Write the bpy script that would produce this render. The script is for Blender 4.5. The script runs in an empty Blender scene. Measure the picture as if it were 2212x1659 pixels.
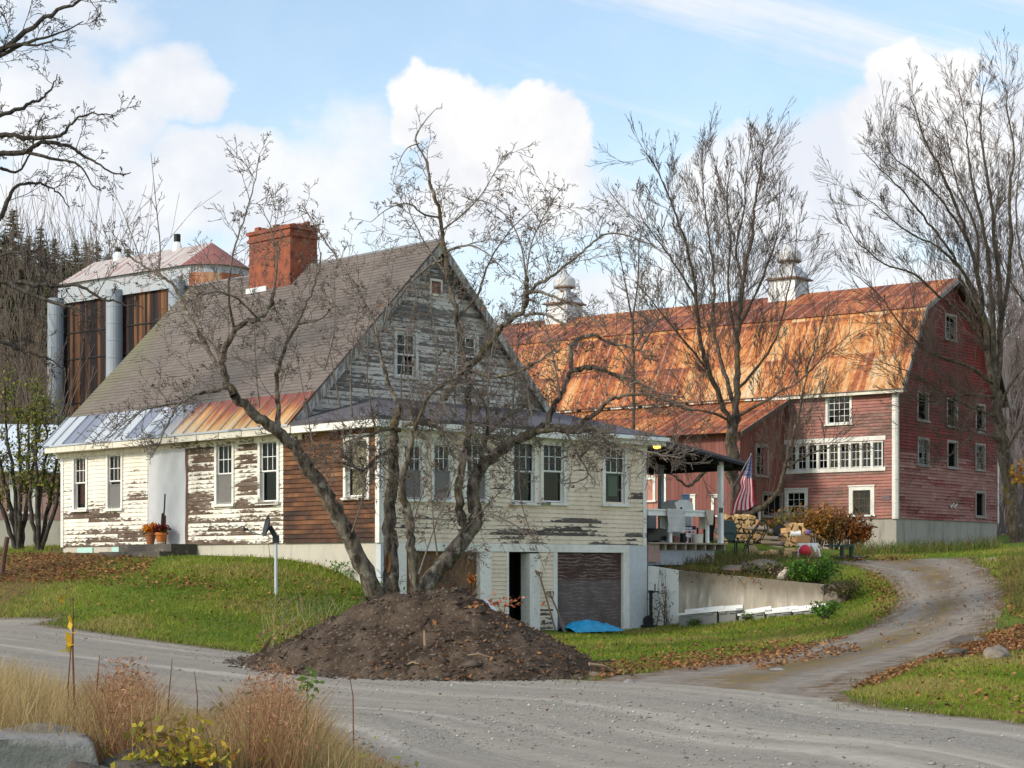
import bpy, math, random
import numpy as np
from mathutils import Vector, Matrix
rad = math.radians
RN = random.Random(11)
NR = np.random.default_rng(5)
S = bpy.context.scene
COL = S.collection
# ------------------------------------------------------------------ camera model
F, CX, HY, EYE = 4000.0, 1106.0, 1225.0, 1.6
def W(px, py, Y):
    return Vector(((px-CX)/F*Y, Y, EYE+(HY-py)/F*Y))
cam = bpy.data.cameras.new('camera'); camo = bpy.data.objects.new('camera', cam); COL.objects.link(camo)
camo.location = (0, 0, EYE); camo.rotation_euler = (rad(90), 0, 0)
cam.sensor_width = 36; cam.lens = 36*F/2212; cam.shift_y = (HY-829.5)/2212
cam.clip_start = .5; cam.clip_end = 6000
S.camera = camo
S.view_settings.view_transform = 'Standard'; S.view_settings.look = 'None'
S.view_settings.gamma = 1; S.view_settings.use_curve_mapping = False
# ------------------------------------------------------------------ object helpers
def empty(name, loc=(0, 0, 0), rz=0, parent=None):
    o = bpy.data.objects.new(name, None); COL.objects.link(o)
    o.location = loc; o.rotation_euler = (0, 0, rz); o.empty_display_size = .2
    if parent: o.parent = parent
    return o
def tag(o, label=None, cat=None, group=None, kind=None):
    if label: o['label'] = label
    if cat: o['category'] = cat
    if group: o['group'] = group
    if kind: o['kind'] = kind
    return o
class MB:
    def __init__(s): s.v = []; s.f = []; s.uv = []; s.a = []; s.mi = []
    def face(s, pts, uv=None, a=0.0, mi=0):
        n = len(s.v); s.v.extend([tuple(p) for p in pts]); s.f.append(tuple(range(n, n+len(pts))))
        if uv is None: uv = [(p[0]+p[1], p[2]) for p in pts]
        s.uv.extend(uv); s.a.extend(a if isinstance(a, (list, tuple)) else [a]*len(pts)); s.mi.append(mi)
        return s
    def box(s, lo, hi, M=None, a=0.0, mi=0):
        x0, y0, z0 = lo; x1, y1, z1 = hi
        c = [Vector(p) for p in ((x0,y0,z0),(x1,y0,z0),(x1,y1,z0),(x0,y1,z0),(x0,y0,z1),(x1,y0,z1),(x1,y1,z1),(x0,y1,z1))]
        for q in ((0,3,2,1),(4,5,6,7),(0,1,5,4),(1,2,6,5),(2,3,7,6),(3,0,4,7)):
            P = [c[i] for i in q]
            if q in ((0,3,2,1),(4,5,6,7)): uv = [(p.x, p.y) for p in P]
            elif q in ((0,1,5,4),(2,3,7,6)): uv = [(p.x, p.z) for p in P]
            else: uv = [(p.y, p.z) for p in P]
            s.face([M @ p for p in P] if M else P, uv, a, mi)
        return s
    def beam(s, p, q, w, h, up=(0, 0, 1), a=0.0, mi=0):
        p = Vector(p); q = Vector(q); d = q-p; L = d.length; d.normalize()
        up = Vector(up); x = d.cross(up)
        if x.length < 1e-4: x = d.cross(Vector((1, 0, 0)))
        x.normalize(); z = x.cross(d)
        M = Matrix((x, d, z)).transposed().to_4x4(); M.translation = p
        return s.box((-w/2, 0, -h/2), (w/2, L, h/2), M, a, mi)
    def tube(s, pts, rs, n=8, cap=True, a=0.0, mi=0):
        pts = [Vector(p) for p in pts]
        if not isinstance(rs, (list, tuple)): rs = [rs]*len(pts)
        base = len(s.v); prevx = None; ln = 0; rings = []
        for i, p in enumerate(pts):
            d = (pts[min(i+1, len(pts)-1)]-pts[max(i-1, 0)])
            if d.length < 1e-9: d = Vector((0, 0, 1))
            d.normalize()
            if prevx is None:
                x = d.cross(Vector((0, 1, .3)));
                if x.length < 1e-3: x = d.cross(Vector((1, 0, 0)))
            else: x = prevx-d*prevx.dot(d)
            x.normalize(); prevx = x; y = d.cross(x)
            if i: ln += (pts[i]-pts[i-1]).length
            rings.append([(p+(x*math.cos(2*math.pi*k/n)+y*math.sin(2*math.pi*k/n))*rs[i], ln) for k in range(n)])
        for r in rings: s.v.extend([tuple(c[0]) for c in r])
        for i in range(len(pts)-1):
            for k in range(n):
                k2 = (k+1) % n
                s.f.append((base+i*n+k, base+i*n+k2, base+(i+1)*n+k2, base+(i+1)*n+k)); s.mi.append(mi)
                l0, l1 = rings[i][0][1], rings[i+1][0][1]
                s.uv.extend([(k/n, l0), ((k+1)/n, l0), ((k+1)/n, l1), (k/n, l1)])
        if cap:
            for i, o in ((0, 0), (len(pts)-1, (len(pts)-1)*n)):
                fc = [base+o+k for k in range(n)]
                s.f.append(tuple(fc[::-1] if i == 0 else fc)); s.mi.append(mi)
                s.uv.extend([(math.cos(2*math.pi*k/n)*.5, math.sin(2*math.pi*k/n)*.5) for k in range(n)])
        av = a if isinstance(a, (list, tuple)) else [a]*len(pts)
        for i in range(len(pts)): s.a.extend([av[i]]*n)
        return s
    def lathe(s, prof, n=16, c=(0, 0, 0), a=0.0, M=None, mi=0, sq=False):
        base = len(s.v); c = Vector(c)
        for (r, z) in prof:
            for k in range(n):
                t = 2*math.pi*(k+(.5 if sq else 0))/n
                p = Vector((r*math.cos(t), r*math.sin(t), z))
                s.v.append(tuple((M @ p if M else p)+c)); s.a.append(a)
        for i in range(len(prof)-1):
            for k in range(n):
                k2 = (k+1) % n
                s.f.append((base+i*n+k, base+i*n+k2, base+(i+1)*n+k2, base+(i+1)*n+k)); s.mi.append(mi)
                s.uv.extend([(k/n*3, prof[i][1]), ((k+1)/n*3, prof[i][1]), ((k+1)/n*3, prof[i+1][1]), (k/n*3, prof[i+1][1])])
        for o, rev in ((0, 1), ((len(prof)-1)*n, 0)):
            fc = [base+o+k for k in range(n)]
            s.f.append(tuple(fc[::-1] if rev else fc)); s.mi.append(mi); s.uv.extend([(0, 0)]*n)
        return s
    def slab(s, poly, th, a=0.0, mi=0):
        "polygon (world order = outward normal up) thickened downwards along its normal"
        P = [Vector(p) for p in poly]; n = (P[1]-P[0]).cross(P[2]-P[0]).normalized()
        Q = [p-n*th for p in P]
        s.face(P, None, a, mi); s.face(Q[::-1], None, a, mi)
        for i in range(len(P)):
            j = (i+1) % len(P); s.face([P[j], P[i], Q[i], Q[j]], None, a, mi)
        return s
    def build(s, name, m, parent=None, smooth=False, bevel=0):
        me = bpy.data.meshes.new(name)
        me.from_pydata(s.v, [], s.f)
        u = me.uv_layers.new(name='UVMap')
        u.data.foreach_set('uv', np.array(s.uv, dtype=np.float32).ravel())
        at = me.attributes.new('a', 'FLOAT', 'POINT'); at.data.foreach_set('value', np.array(s.a, dtype=np.float32))
        for q in (m if isinstance(m, (list, tuple)) else [m]): me.materials.append(q)
        me.polygons.foreach_set('material_index', s.mi)
        if smooth: me.polygons.foreach_set('use_smooth', [True]*len(me.polygons))
        o = bpy.data.objects.new(name, me); COL.objects.link(o)
        if parent: o.parent = parent
        if bevel:
            md = o.modifiers.new('bevel', 'BEVEL'); md.width = bevel; md.segments = 2; md.limit_method = 'ANGLE'
        return o
def npmesh(name, V, Fq, m, parent=None, attr=None, col=None, smooth=False):
    "fast mesh: V (n,3), Fq (m,k)"
    V = np.asarray(V, dtype=np.float32); Fq = np.asarray(Fq, dtype=np.int32); k = Fq.shape[1]
    me = bpy.data.meshes.new(name)
    me.vertices.add(len(V)); me.vertices.foreach_set('co', V.ravel())
    me.loops.add(Fq.size); me.loops.foreach_set('vertex_index', Fq.ravel())
    me.polygons.add(len(Fq)); me.polygons.foreach_set('loop_start', np.arange(0, Fq.size, k, dtype=np.int32))
    if smooth: me.polygons.foreach_set('use_smooth', np.ones(len(Fq), dtype=bool))
    if attr is not None:
        at = me.attributes.new('a', 'FLOAT', 'POINT'); at.data.foreach_set('value', np.asarray(attr, dtype=np.float32))
    if col is not None:
        at = me.attributes.new('c', 'FLOAT_COLOR', 'POINT')
        c4 = np.ones((len(V), 4), dtype=np.float32); c4[:, :3] = col; at.data.foreach_set('color', c4.ravel())
    me.materials.append(m); me.update(calc_edges=True); me.validate()
    o = bpy.data.objects.new(name, me); COL.objects.link(o)
    if parent: o.parent = parent
    return o
# ------------------------------------------------------------------ material helpers
class NB:
    def __init__(s, nt): s.nt = nt; s.L = nt.links.new
    def n(s, t, **kw):
        x = s.nt.nodes.new(t)
        for k, v in kw.items(): setattr(x, k, v)
        return x
    def put(s, sock, v):
        if hasattr(v, 'is_linked'): s.L(v, sock)
        elif v is not None:
            if isinstance(v, (tuple, list)) and len(v) == 3 and sock.type == 'RGBA': v = (*v, 1)
            sock.default_value = v
    def uv(s): return s.n('ShaderNodeTexCoord').outputs['UV']
    def ob(s): return s.n('ShaderNodeTexCoord').outputs['Object']
    def geo(s): return s.n('ShaderNodeNewGeometry').outputs['Position']
    def nrm(s): return s.n('ShaderNodeNewGeometry').outputs['True Normal']
    def at(s, name='a', out='Fac'):
        x = s.n('ShaderNodeAttribute'); x.attribute_name = name; return x.outputs[out]
    def sep(s, v):
        x = s.n('ShaderNodeSeparateXYZ'); s.put(x.inputs[0], v); return x.outputs
    def comb(s, a, b, c=0.0):
        x = s.n('ShaderNodeCombineXYZ')
        for i, q in enumerate((a, b, c)): s.put(x.inputs[i], q)
        return x.outputs[0]
    def sc(s, v, k):
        x = s.n('ShaderNodeVectorMath', operation='MULTIPLY'); s.put(x.inputs[0], v); x.inputs[1].default_value = k; return x.outputs[0]
    def m(s, op, a, b=None, c=None, clamp=False):
        x = s.n('ShaderNodeMath', operation=op); x.use_clamp = clamp
        s.put(x.inputs[0], a)
        if b is not None: s.put(x.inputs[1], b)
        if c is not None: s.put(x.inputs[2], c)
        return x.outputs[0]
    def noise(s, v, scale=1.0, det=4.0, rough=.55, dist=0.0):
        x = s.n('ShaderNodeTexNoise'); s.put(x.inputs['Vector'], v)
        x.inputs['Scale'].default_value = scale; x.inputs['Detail'].default_value = det
        x.inputs['Roughness'].default_value = rough; x.inputs['Distortion'].default_value = dist
        return x.outputs['Fac']
    def white(s, v):
        x = s.n('ShaderNodeTexWhiteNoise'); x.noise_dimensions = '2D'; s.put(x.inputs['Vector'], v); return x.outputs['Value']
    def voro(s, v, scale, feat='F1', out='Distance'):
        x = s.n('ShaderNodeTexVoronoi'); x.feature = feat; s.put(x.inputs['Vector'], v); x.inputs['Scale'].default_value = scale
        return x.outputs[out]
    def ramp(s, f, stops, interp='LINEAR'):
        x = s.n('ShaderNodeValToRGB'); s.put(x.inputs[0], f); e = x.color_ramp; e.interpolation = interp
        while len(e.elements) > 1: e.elements.remove(e.elements[-1])
        for i, (p, c) in enumerate(stops):
            q = e.elements[0] if i == 0 else e.elements.new(p)
            q.position = p
            c = (c, c, c) if isinstance(c, (int, float)) else c
            q.color = (*c, 1)
        return x.outputs[0]
    def step(s, f, lo, hi):
        x = s.n('ShaderNodeMapRange'); x.interpolation_type = 'SMOOTHSTEP'; s.put(x.inputs[0], f)
        s.put(x.inputs[1], lo); s.put(x.inputs[2], hi); return x.outputs[0]
    def mix(s, f, a, b, blend='MIX'):
        x = s.n('ShaderNodeMix', data_type='RGBA', blend_type=blend); x.clamp_factor = True
        s.put(x.inputs[0], f); s.put(x.inputs[6], a); s.put(x.inputs[7], b); return x.outputs[2]
    def bump(s, h, strength=.3, dist=.01):
        x = s.n('ShaderNodeBump'); s.put(x.inputs['Height'], h); x.inputs['Strength'].default_value = strength
        x.inputs['Distance'].default_value = dist; return x.outputs[0]
MATS = {}
def mat(name, fn=None, color=(.5, .5, .5), rough=.8, metal=0.0, spec=.3, two=False):
    if name in MATS: return MATS[name]
    m = bpy.data.materials.new(name); m.use_nodes = True; nt = m.node_tree; b = NB(nt)
    p = nt.nodes['Principled BSDF']; p.inputs['Roughness'].default_value = rough
    p.inputs['Metallic'].default_value = metal; p.inputs['Specular IOR Level'].default_value = spec
    if fn:
        r = fn(b)
        if not isinstance(r, dict): r = {'c': r}
        b.put(p.inputs['Base Color'], r['c'])
        if 'r' in r: b.put(p.inputs['Roughness'], r['r'])
        if 'n' in r: b.put(p.inputs['Normal'], r['n'])
        if 'm' in r: b.put(p.inputs['Metallic'], r['m'])
        if 'e' in r:
            b.put(p.inputs['Emission Color'], r['e']); p.inputs['Emission Strength'].default_value = r.get('es', 1)
        if 't' in r:      # translucency weight
            tr = b.n('ShaderNodeBsdfTranslucent'); b.put(tr.inputs[0], r['c'])
            ms = b.n('ShaderNodeMixShader'); b.put(ms.inputs[0], r['t']); b.L(p.outputs[0], ms.inputs[1]); b.L(tr.outputs[0], ms.inputs[2])
            b.L(ms.outputs[0], nt.nodes['Material Output'].inputs[0])
    else: 
        def f2(b): 
            return None
        g = b.noise(b.ob(), 7, 5); g2 = b.noise(b.ob(), 60, 2)
        g = b.m('ADD', b.m('MULTIPLY', g, .7), b.m('MULTIPLY', g2, .3))
        c = b.mix(g, tuple(x*.72 for x in color), tuple(min(1, x*1.2) for x in color))
        b.put(p.inputs['Base Color'], c)
    MATS[name] = m
    return m
# ---- siding paint that flakes board by board: attribute a = how much is gone
def peel_mat(name, paint, paint2, woods, h=.115, edge=.035, us=.8, gstain=.35, fine=.42, stain=0.0, sc_=(.05, .035, .03)):
    def fn(b):
        u, v, _ = b.sep(b.uv()); row = b.m('FLOOR', b.m('DIVIDE', v, h))
        n1 = b.noise(b.comb(b.m('MULTIPLY', u, us), b.m('MULTIPLY', row, 3.713), 0.0), 1, 5, .62)
        n0 = b.noise(b.comb(b.m('MULTIPLY', u, .55), b.m('MULTIPLY', v, 1.1), 3.0), 1, 3, .5)
        n2 = b.noise(b.comb(b.m('MULTIPLY', u, 5.0), b.m('MULTIPLY', v, 22.0), 1.0), 1, 4, .65)
        rn = b.white(b.comb(row, b.m('FLOOR', b.m('ADD', b.m('MULTIPLY', u, .37), b.m('MULTIPLY', row, .61)))))
        fr = b.m('FRACT', b.m('DIVIDE', v, h))
        s = b.m('ADD', b.m('MULTIPLY', n1, .60-fine*.35), b.m('MULTIPLY', n0, .10))
        s = b.m('ADD', s, b.m('MULTIPLY', n2, fine)); s = b.m('ADD', s, b.m('MULTIPLY', rn, .22))
        s = b.m('ADD', s, b.m('MULTIPLY', fr, .15))
        a = b.at('a'); th = b.m('ADD', b.m('MULTIPLY', a, .36), .395)
        gone = b.m('SUBTRACT', 1, b.step(b.m('SUBTRACT', s, th), -edge, edge))
        wn = b.noise(b.comb(b.m('MULTIPLY', u, 1.1), b.m('MULTIPLY', row, 1.37), 7.0), 1, 4, .6)
        wf = b.noise(b.comb(b.m('MULTIPLY', u, 4), b.m('MULTIPLY', v, 60), 2.0), 1, 3, .6)
        wood = b.ramp(b.m('ADD', b.m('MULTIPLY', wn, .75), b.m('MULTIPLY', wf, .25)), [(.3+.4*i/(len(woods)-1), w) for i, w in enumerate(woods)])
        st = b.noise(b.comb(b.m('MULTIPLY', u, 2.2), b.m('MULTIPLY', v, .8), 9.0), 1, 5, .65)
        pc = b.mix(b.step(st, .38, .7), paint, paint2)
        dirt = b.step(b.noise(b.comb(b.m('MULTIPLY', u, 6), b.m('MULTIPLY', v, 14), 4.0), 1, 3, .7), .5, .8)
        pc = b.mix(b.m('MULTIPLY', dirt, gstain), pc, woods[0])
        hgt = b.m('SUBTRACT', 1, gone)
        if stain:
            s1 = b.noise(b.comb(b.m('MULTIPLY', u, .22), b.m('MULTIPLY', v, 1.1), 21.0), 1, 6, .68); s2 = b.noise(b.comb(b.m('MULTIPLY', u, .9), b.m('MULTIPLY', row, 1.9), 5.0), 1, 4, .6)
            pc = b.mix(b.m('MULTIPLY', b.step(b.m('ADD', b.m('MULTIPLY', s1, .6), b.m('MULTIPLY', s2, .4)), .42, .64), stain), pc, sc_)
            pc = b.mix(b.m('MULTIPLY', b.step(fr, .16, .0), .5), pc, sc_)  # lip shadow painted as a dark line along each board's lower edge
        return {'c': b.mix(gone, pc, wood), 'r': .75, 'n': b.bump(hgt, .5, .004)}
    return mat(name, fn)
M_cream = peel_mat('peeling_cream', (.76, .73, .65), (.66, .61, .50), [(.035, .024, .018), (.11, .07, .045), (.21, .17, .14)], fine=.62, us=1.7)
M_creamR = peel_mat('peeling_cream_grey', (.74, .625, .485), (.62, .52, .39), [(.035, .028, .026), (.085, .07, .062), (.15, .135, .125)], edge=.03, fine=.42, us=1.4)
M_grey = peel_mat('weathered_grey', (.52, .49, .44), (.40, .37, .33), [(.07, .06, .055), (.135, .12, .112), (.21, .19, .175)], fine=.6, us=1.6)
M_trim = peel_mat('trim_white', (.76, .74, .69), (.62, .60, .54), [(.09, .07, .055), (.17, .14, .11), (.24, .21, .18)], h=.4, us=2, fine=.5)
M_trimB = peel_mat('trim_cream_old', (.70, .66, .56), (.55, .50, .40), [(.07, .05, .035), (.14, .11, .08), (.22, .19, .15)], h=.4, us=2, fine=.5)
def brownwood(b):
    u, v, _ = b.sep(b.uv()); row = b.m('FLOOR', b.m('DIVIDE', v, .115))
    n1 = b.noise(b.comb(b.m('MULTIPLY', u, .7), b.m('MULTIPLY', row, 2.71), 0.), 1, 5, .65)
    n2 = b.noise(b.comb(b.m('MULTIPLY', u, 5), b.m('MULTIPLY', v, 70), 0.), 1, 3, .6)
    k = b.m('ADD', b.m('MULTIPLY', n1, .8), b.m('MULTIPLY', n2, .25))
    k = b.m('ADD', k, b.m('MULTIPLY', b.m('SUBTRACT', v, 3.7), .035))
    return {'c': b.ramp(k, [(.34, (.016, .009, .007)), (.45, (.055, .023, .011)), (.57, (.14, .055, .02)), (.70, (.26, .13, .055))]), 'r': .7}
M_brown = mat('bare_brown_clapboard', brownwood)
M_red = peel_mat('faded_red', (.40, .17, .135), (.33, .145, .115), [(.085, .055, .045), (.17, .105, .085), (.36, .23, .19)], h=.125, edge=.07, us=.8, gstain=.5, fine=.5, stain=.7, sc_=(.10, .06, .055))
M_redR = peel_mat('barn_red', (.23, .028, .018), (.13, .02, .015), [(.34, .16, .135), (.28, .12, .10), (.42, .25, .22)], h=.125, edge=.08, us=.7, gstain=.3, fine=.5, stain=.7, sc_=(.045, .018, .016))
def glassf():
    m = bpy.data.materials.new('window_glass'); m.use_nodes = True; nt = m.node_tree; b = NB(nt)
    for n in list(nt.nodes):
        if n.type == 'BSDF_PRINCIPLED': nt.nodes.remove(n)
    g = b.n('ShaderNodeBsdfGlossy'); g.inputs['Roughness'].default_value = .03; g.inputs[0].default_value = (.9, .93, .95, 1)
    t = b.n('ShaderNodeBsdfTransparent'); t.inputs[0].default_value = (.62, .64, .62, 1)
    fz = b.n('ShaderNodeFresnel'); fz.inputs[0].default_value = 1.5
    k = b.m('ADD', b.m('MULTIPLY', fz.outputs[0], .35), .004, clamp=True)
    ms = b.n('ShaderNodeMixShader'); b.L(k, ms.inputs[0]); b.L(t.outputs[0], ms.inputs[1]); b.L(g.outputs[0], ms.inputs[2])
    b.L(ms.outputs[0], nt.nodes['Material Output'].inputs[0]); return m
M_glass = glassf()
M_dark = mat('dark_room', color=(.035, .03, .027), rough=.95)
def shingle(b):
    u, v, _ = b.sep(b.uv()); row = b.m('FLOOR', b.m('DIVIDE', v, .14))
    tab = b.white(b.comb(row, b.m('FLOOR', b.m('ADD', b.m('DIVIDE', u, .3), b.m('MULTIPLY', row, .37)))))
    n = b.noise(b.comb(u, v, 0.), .45, 5, .6); nf = b.noise(b.comb(u, v, 0.), 22, 3, .6)
    base = b.mix(tab, (.125, .104, .093), (.170, .144, .128))
    base = b.mix(b.m('MULTIPLY', b.step(n, .35, .75), .55), base, (.105, .085, .078))
    base = b.mix(b.m('MULTIPLY', nf, .35), base, (.23, .185, .155))
    al = b.m('ADD', b.at('a'), b.m('MULTIPLY', b.m('SUBTRACT', n, .5), 1.3))
    base = b.mix(b.m('MULTIPLY', b.step(al, .45, .95), .85), base, b.mix(nf, (.125, .125, .06), (.20, .19, .115)))
    blk = b.step(b.noise(b.comb(b.m('MULTIPLY', u, 2), b.m('MULTIPLY', v, .5), 5.), 1.3, 5, .7), .62, .75)
    return {'c': b.mix(b.m('MULTIPLY', blk, .35), base, (.06, .055, .05)), 'r': .9}
M_shingle = mat('brown_shingle', shingle)
def slate(b):
    u, v, _ = b.sep(b.uv()); n = b.noise(b.comb(u, v, 0.), 3, 5); w = b.white(b.comb(b.m('FLOOR', b.m('MULTIPLY', u, 4)), b.m('FLOOR', b.m('MULTIPLY', v, 7))))
    return {'c': b.mix(b.m('ADD', b.m('MULTIPLY', n, .6), b.m('MULTIPLY', w, .4)), (.055, .052, .062), (.145, .135, .15)), 'r': .85}
M_slate = mat('slate_shingle', slate)
def rustroof(b):
    u, v, _ = b.sep(b.uv())
    du = b.m('ADD', u, b.m('MULTIPLY', b.m('SUBTRACT', b.noise(b.comb(u, v, 0.), 1.5, 3), .5), .12))
    pan = b.m('FLOOR', b.m('DIVIDE', du, .62)); shr = b.m('FLOOR', b.m('DIVIDE', b.m('ADD', v, b.m('MULTIPLY', b.white(b.comb(pan, 3.)), .06)), 1.95))
    w = b.white(b.comb(pan, shr)); wr = b.white(b.comb(shr, 7.))
    big = b.noise(b.comb(u, v, 0.), .22, 4, .55)
    st = b.noise(b.comb(b.m('MULTIPLY', u, 5.5), b.m('MULTIPLY', v, .9), 0.), 1, 5, .68)
    fine = b.noise(b.comb(u, v, 4.), 6, 5, .7)
    k = b.m('ADD', b.m('MULTIPLY', w, .16), b.m('MULTIPLY', st, .44)); k = b.m('ADD', k, b.m('MULTIPLY', fine, .40)); k = b.m('ADD', k, b.m('MULTIPLY', big, .14))
    k = b.m('ADD', k, b.at('a'))
    fr = b.m('FRACT', b.m('DIVIDE', v, 1.95)); k = b.m('SUBTRACT', k, b.m('MULTIPLY', b.step(fr, .80, 1.0), .10))
    c = b.ramp(k, [(.32, (.10, .026, .016)), (.42, (.21, .052, .020)), (.49, (.34, .095, .026)), (.55, (.48, .18, .045)), (.61, (.52, .27, .10)), (.69, (.56, .40, .24)), (.78, (.62, .56, .48))])
    rib = b.m('FRACT', b.m('DIVIDE', u, .62)); line = b.m('SUBTRACT', 1, b.step(b.m('ABSOLUTE', b.m('SUBTRACT', rib, .5)), .0, .09))
    c = b.mix(b.m('MULTIPLY', line, b.m('MULTIPLY', st, .7)), c, (.68, .56, .40))
    wav = b.m('SINE', b.m('MULTIPLY', u, 2*math.pi/.155))
    return {'c': c, 'r': .62, 'n': b.bump(b.m('ADD', wav, b.m('MULTIPLY', line, 2)), .55, .012)}
M_rust = mat('rusty_sheet_roof', rustroof, spec=.4)
def strip(b):
    u, v, _ = b.sep(b.uv())
    st = b.noise(b.comb(b.m('MULTIPLY', u, 6), b.m('MULTIPLY', v, .8), 0.), 1, 5, .68)
    pan = b.white(b.comb(b.m('FLOOR', b.m('DIVIDE', u, .55)), 2.))
    base = b.mix(st, (.29, .32, .37), (.54, .57, .60)); base = b.mix(b.m('MULTIPLY', b.step(pan, .72, .8), .75), base, (.12, .13, .20))
    run = b.m('ADD', b.m('MULTIPLY', v, .40), b.m('MULTIPLY', st, .95)); run = b.m('ADD', run, b.m('MULTIPLY', pan, .2))
    rc = b.ramp(run, [(.40, (.54, .48, .37)), (.62, (.52, .34, .15)), (.8, (.42, .18, .05)), (.95, (.24, .06, .025)), (1.0, (.20, .05, .03))])
    kk = b.step(b.m('ADD', b.at('a'), b.m('MULTIPLY', b.m('SUBTRACT', st, .5), .5)), .35, .7)
    return {'c': b.mix(kk, base, rc), 'r': .5}
M_strip = mat('eave_metal', strip, spec=.5)
def brick(b):
    p = b.geo(); x, y, z = b.sep(p); t = b.n('ShaderNodeTexBrick'); u, v, _ = b.sep(b.uv())
    b.put(t.inputs['Vector'], b.comb(u, v, 0.)); t.inputs['Scale'].default_value = 1; t.inputs['Brick Width'].default_value = .21; t.inputs['Row Height'].default_value = .075
    t.inputs['Mortar Size'].default_value = .008; t.inputs['Color1'].default_value = (.27, .062, .027, 1); t.inputs['Color2'].default_value = (.25, .06, .03, 1); t.inputs['Mortar'].default_value = (.20, .10, .07, 1)
    n = b.noise(b.ob(), 3, 5, .65)
    c = b.mix(b.step(n, .42, .72), t.outputs[0], (.31, .095, .04)); c = b.mix(b.m('MULTIPLY', b.step(b.noise(b.ob(), 5, 5, .7), .46, .66), .85), c, (.085, .035, .026))
    return {'c': c, 'n': b.bump(t.outputs['Fac'], -.6, .015)}
M_brick = mat('old_brick', brick)
def concrete(c1, c2, dark):
    def fn(b):
        p = b.ob(); n = b.noise(p, 1.3, 6, .6); x, y, z = b.sep(p)
        s = b.noise(b.comb(b.m('MULTIPLY', b.m('ADD', x, y), 3), b.m('MULTIPLY', z, .5), 0.), 1, 5, .65)
        c = b.mix(n, c1, c2); c = b.mix(b.m('MULTIPLY', b.step(s, .48, .75), .75), c, dark)
        return {'c': b.mix(b.m('MULTIPLY', b.noise(p, 30, 2), .25), c, c2), 'n': b.bump(b.noise(p, 18, 5), .3, .02)}
    return fn
M_conc = mat('foundation_concrete', concrete((.40, .37, .31), (.54, .50, .42), (.25, .22, .17)))
M_wallc = mat('stained_concrete', concrete((.33, .29, .23), (.47, .43, .36), (.13, .11, .085)))
M_barnf = mat('barn_foundation', concrete((.27, .25, .22), (.40, .37, .32), (.13, .12, .10)))
M_white = mat('white_paint', color=(.80, .80, .78), rough=.55)
M_pier = mat('pale_blue_grey_paint', color=(.50, .53, .55), rough=.8)
def plyf(b):
    u, v, _ = b.sep(b.uv()); w = b.n('ShaderNodeTexWave'); w.wave_type = 'RINGS'; w.inputs['Scale'].default_value = 1.6; w.inputs['Distortion'].default_value = 9; w.inputs['Detail'].default_value = 3; w.inputs['Detail Scale'].default_value = 1.4
    b.put(w.inputs['Vector'], b.comb(b.m('MULTIPLY', u, .8), b.m('MULTIPLY', v, 2.2), 0.))
    n = b.noise(b.comb(u, v, 0.), 2.5, 5); k = b.m('MULTIPLY', b.step(w.outputs['Fac'], .45, .95), b.step(n, .3, .7))
    low = b.step(v, 1.35, 1.15)
    top = b.mix(k, (.060, .030, .026), (.22, .165, .14)); bot = b.mix(b.m('ADD', b.m('MULTIPLY', k, .5), b.m('MULTIPLY', n, .5)), (.075, .055, .05), (.24, .20, .185))
    return {'c': b.mix(low, top, bot), 'r': .8}
M_ply = mat('plywood_dark', plyf)
M_ply2 = mat('plywood_brown', lambda b: b.ramp(b.noise(b.sc(b.uv(), (3, 1.2, 1)), 1, 5, .6), [(.3, (.07, .032, .018)), (.5, (.15, .075, .035)), (.7, (.24, .13, .06))]))
M_black = mat('black', color=(.012, .012, .014), rough=.6)
M_galv = mat('galvanised', lambda b: {'c': b.mix(b.noise(b.sc(b.ob(), (1, 1, .4)), 2, 5), (.40, .44, .48), (.60, .64, .68)), 'r': .5, 'm': .25})
# ------------------------------------------------------------------ terrain
CTRL = [(0,0,0),(5,5,0),(-1,14.7,0),(4,14.7,0),(1.2,26,0),(3.9,23.3,0),(5.3,19.1,0),(-4.5,33,.06),(-11.6,42,.39),
 (-4.2,21.5,0),(-12,33,.28),(-18,50,.7),(-19,40,.55),(-8,20,.15),(-30,62,1.0),(-30,35,.6),(8,10,0),(-9,8,.3),(12,18,.05),
 (-13.3,54,2.0),(-8.3,49.2,1.92),(-4.6,45.4,1.62),(-3.45,43.4,1.05),(-9.5,42.5,1.0),(-6,40,.78),(-3.6,40.5,.45),(-1.2,41,.05),(-3.2,36.5,.18),(-15,50,1.35),(-18,58,2.0),
 (-1.4,45.5,.05),(1,47.5,-.06),(3.6,50.4,-.06),(2,44,-.06),(2,38,-.04),(3,33,0),(5.5,40,.06),(7.2,46.2,.22),(8.3,47.6,.42),(5.5,48.3,.0),(9.7,46.0,.85),(10.8,50,1.2),
 (9,30,.22),(8,24,.13),(10,41,.80),(9.4,50,1.22),(12,62,1.95),(14,68,2.25),(15,72,2.35),(21,78,2.6),(8,66,2.2),(5,72,2.25),(0,72,2.3),(-8,64,2.3),(-16,64,2.3),(-24,78,3.2),
 (14,44,1.3),(16,55,1.95),(20,64,2.6),(26,50,2.6),(12,33,.55),(20,35,1.2),(30,72,3.4),(30,20,.6),(11,57,1.35),(12.3,56,1.6),(40,92,4),(0,95,3.5),(-40,95,4),(-40,55,2),(40,40,2.2),
 (-2.9,10.6,.46),(-1.7,11.2,.36),(-3.6,12.6,.42),(-2.3,13.2,.27),(-.9,11.6,.14),(-4.6,15.5,.33),(-6.5,18.5,.27),(-2.7,8.5,.4)]
_c = np.array(CTRL, dtype=float); _n = len(_c)
def _phi(r2): return np.where(r2 > 1e-9, .5*r2*np.log(np.maximum(r2, 1e-9)), 0)
_d = ((_c[:, None, :2]-_c[None, :, :2])**2).sum(-1)
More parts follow.
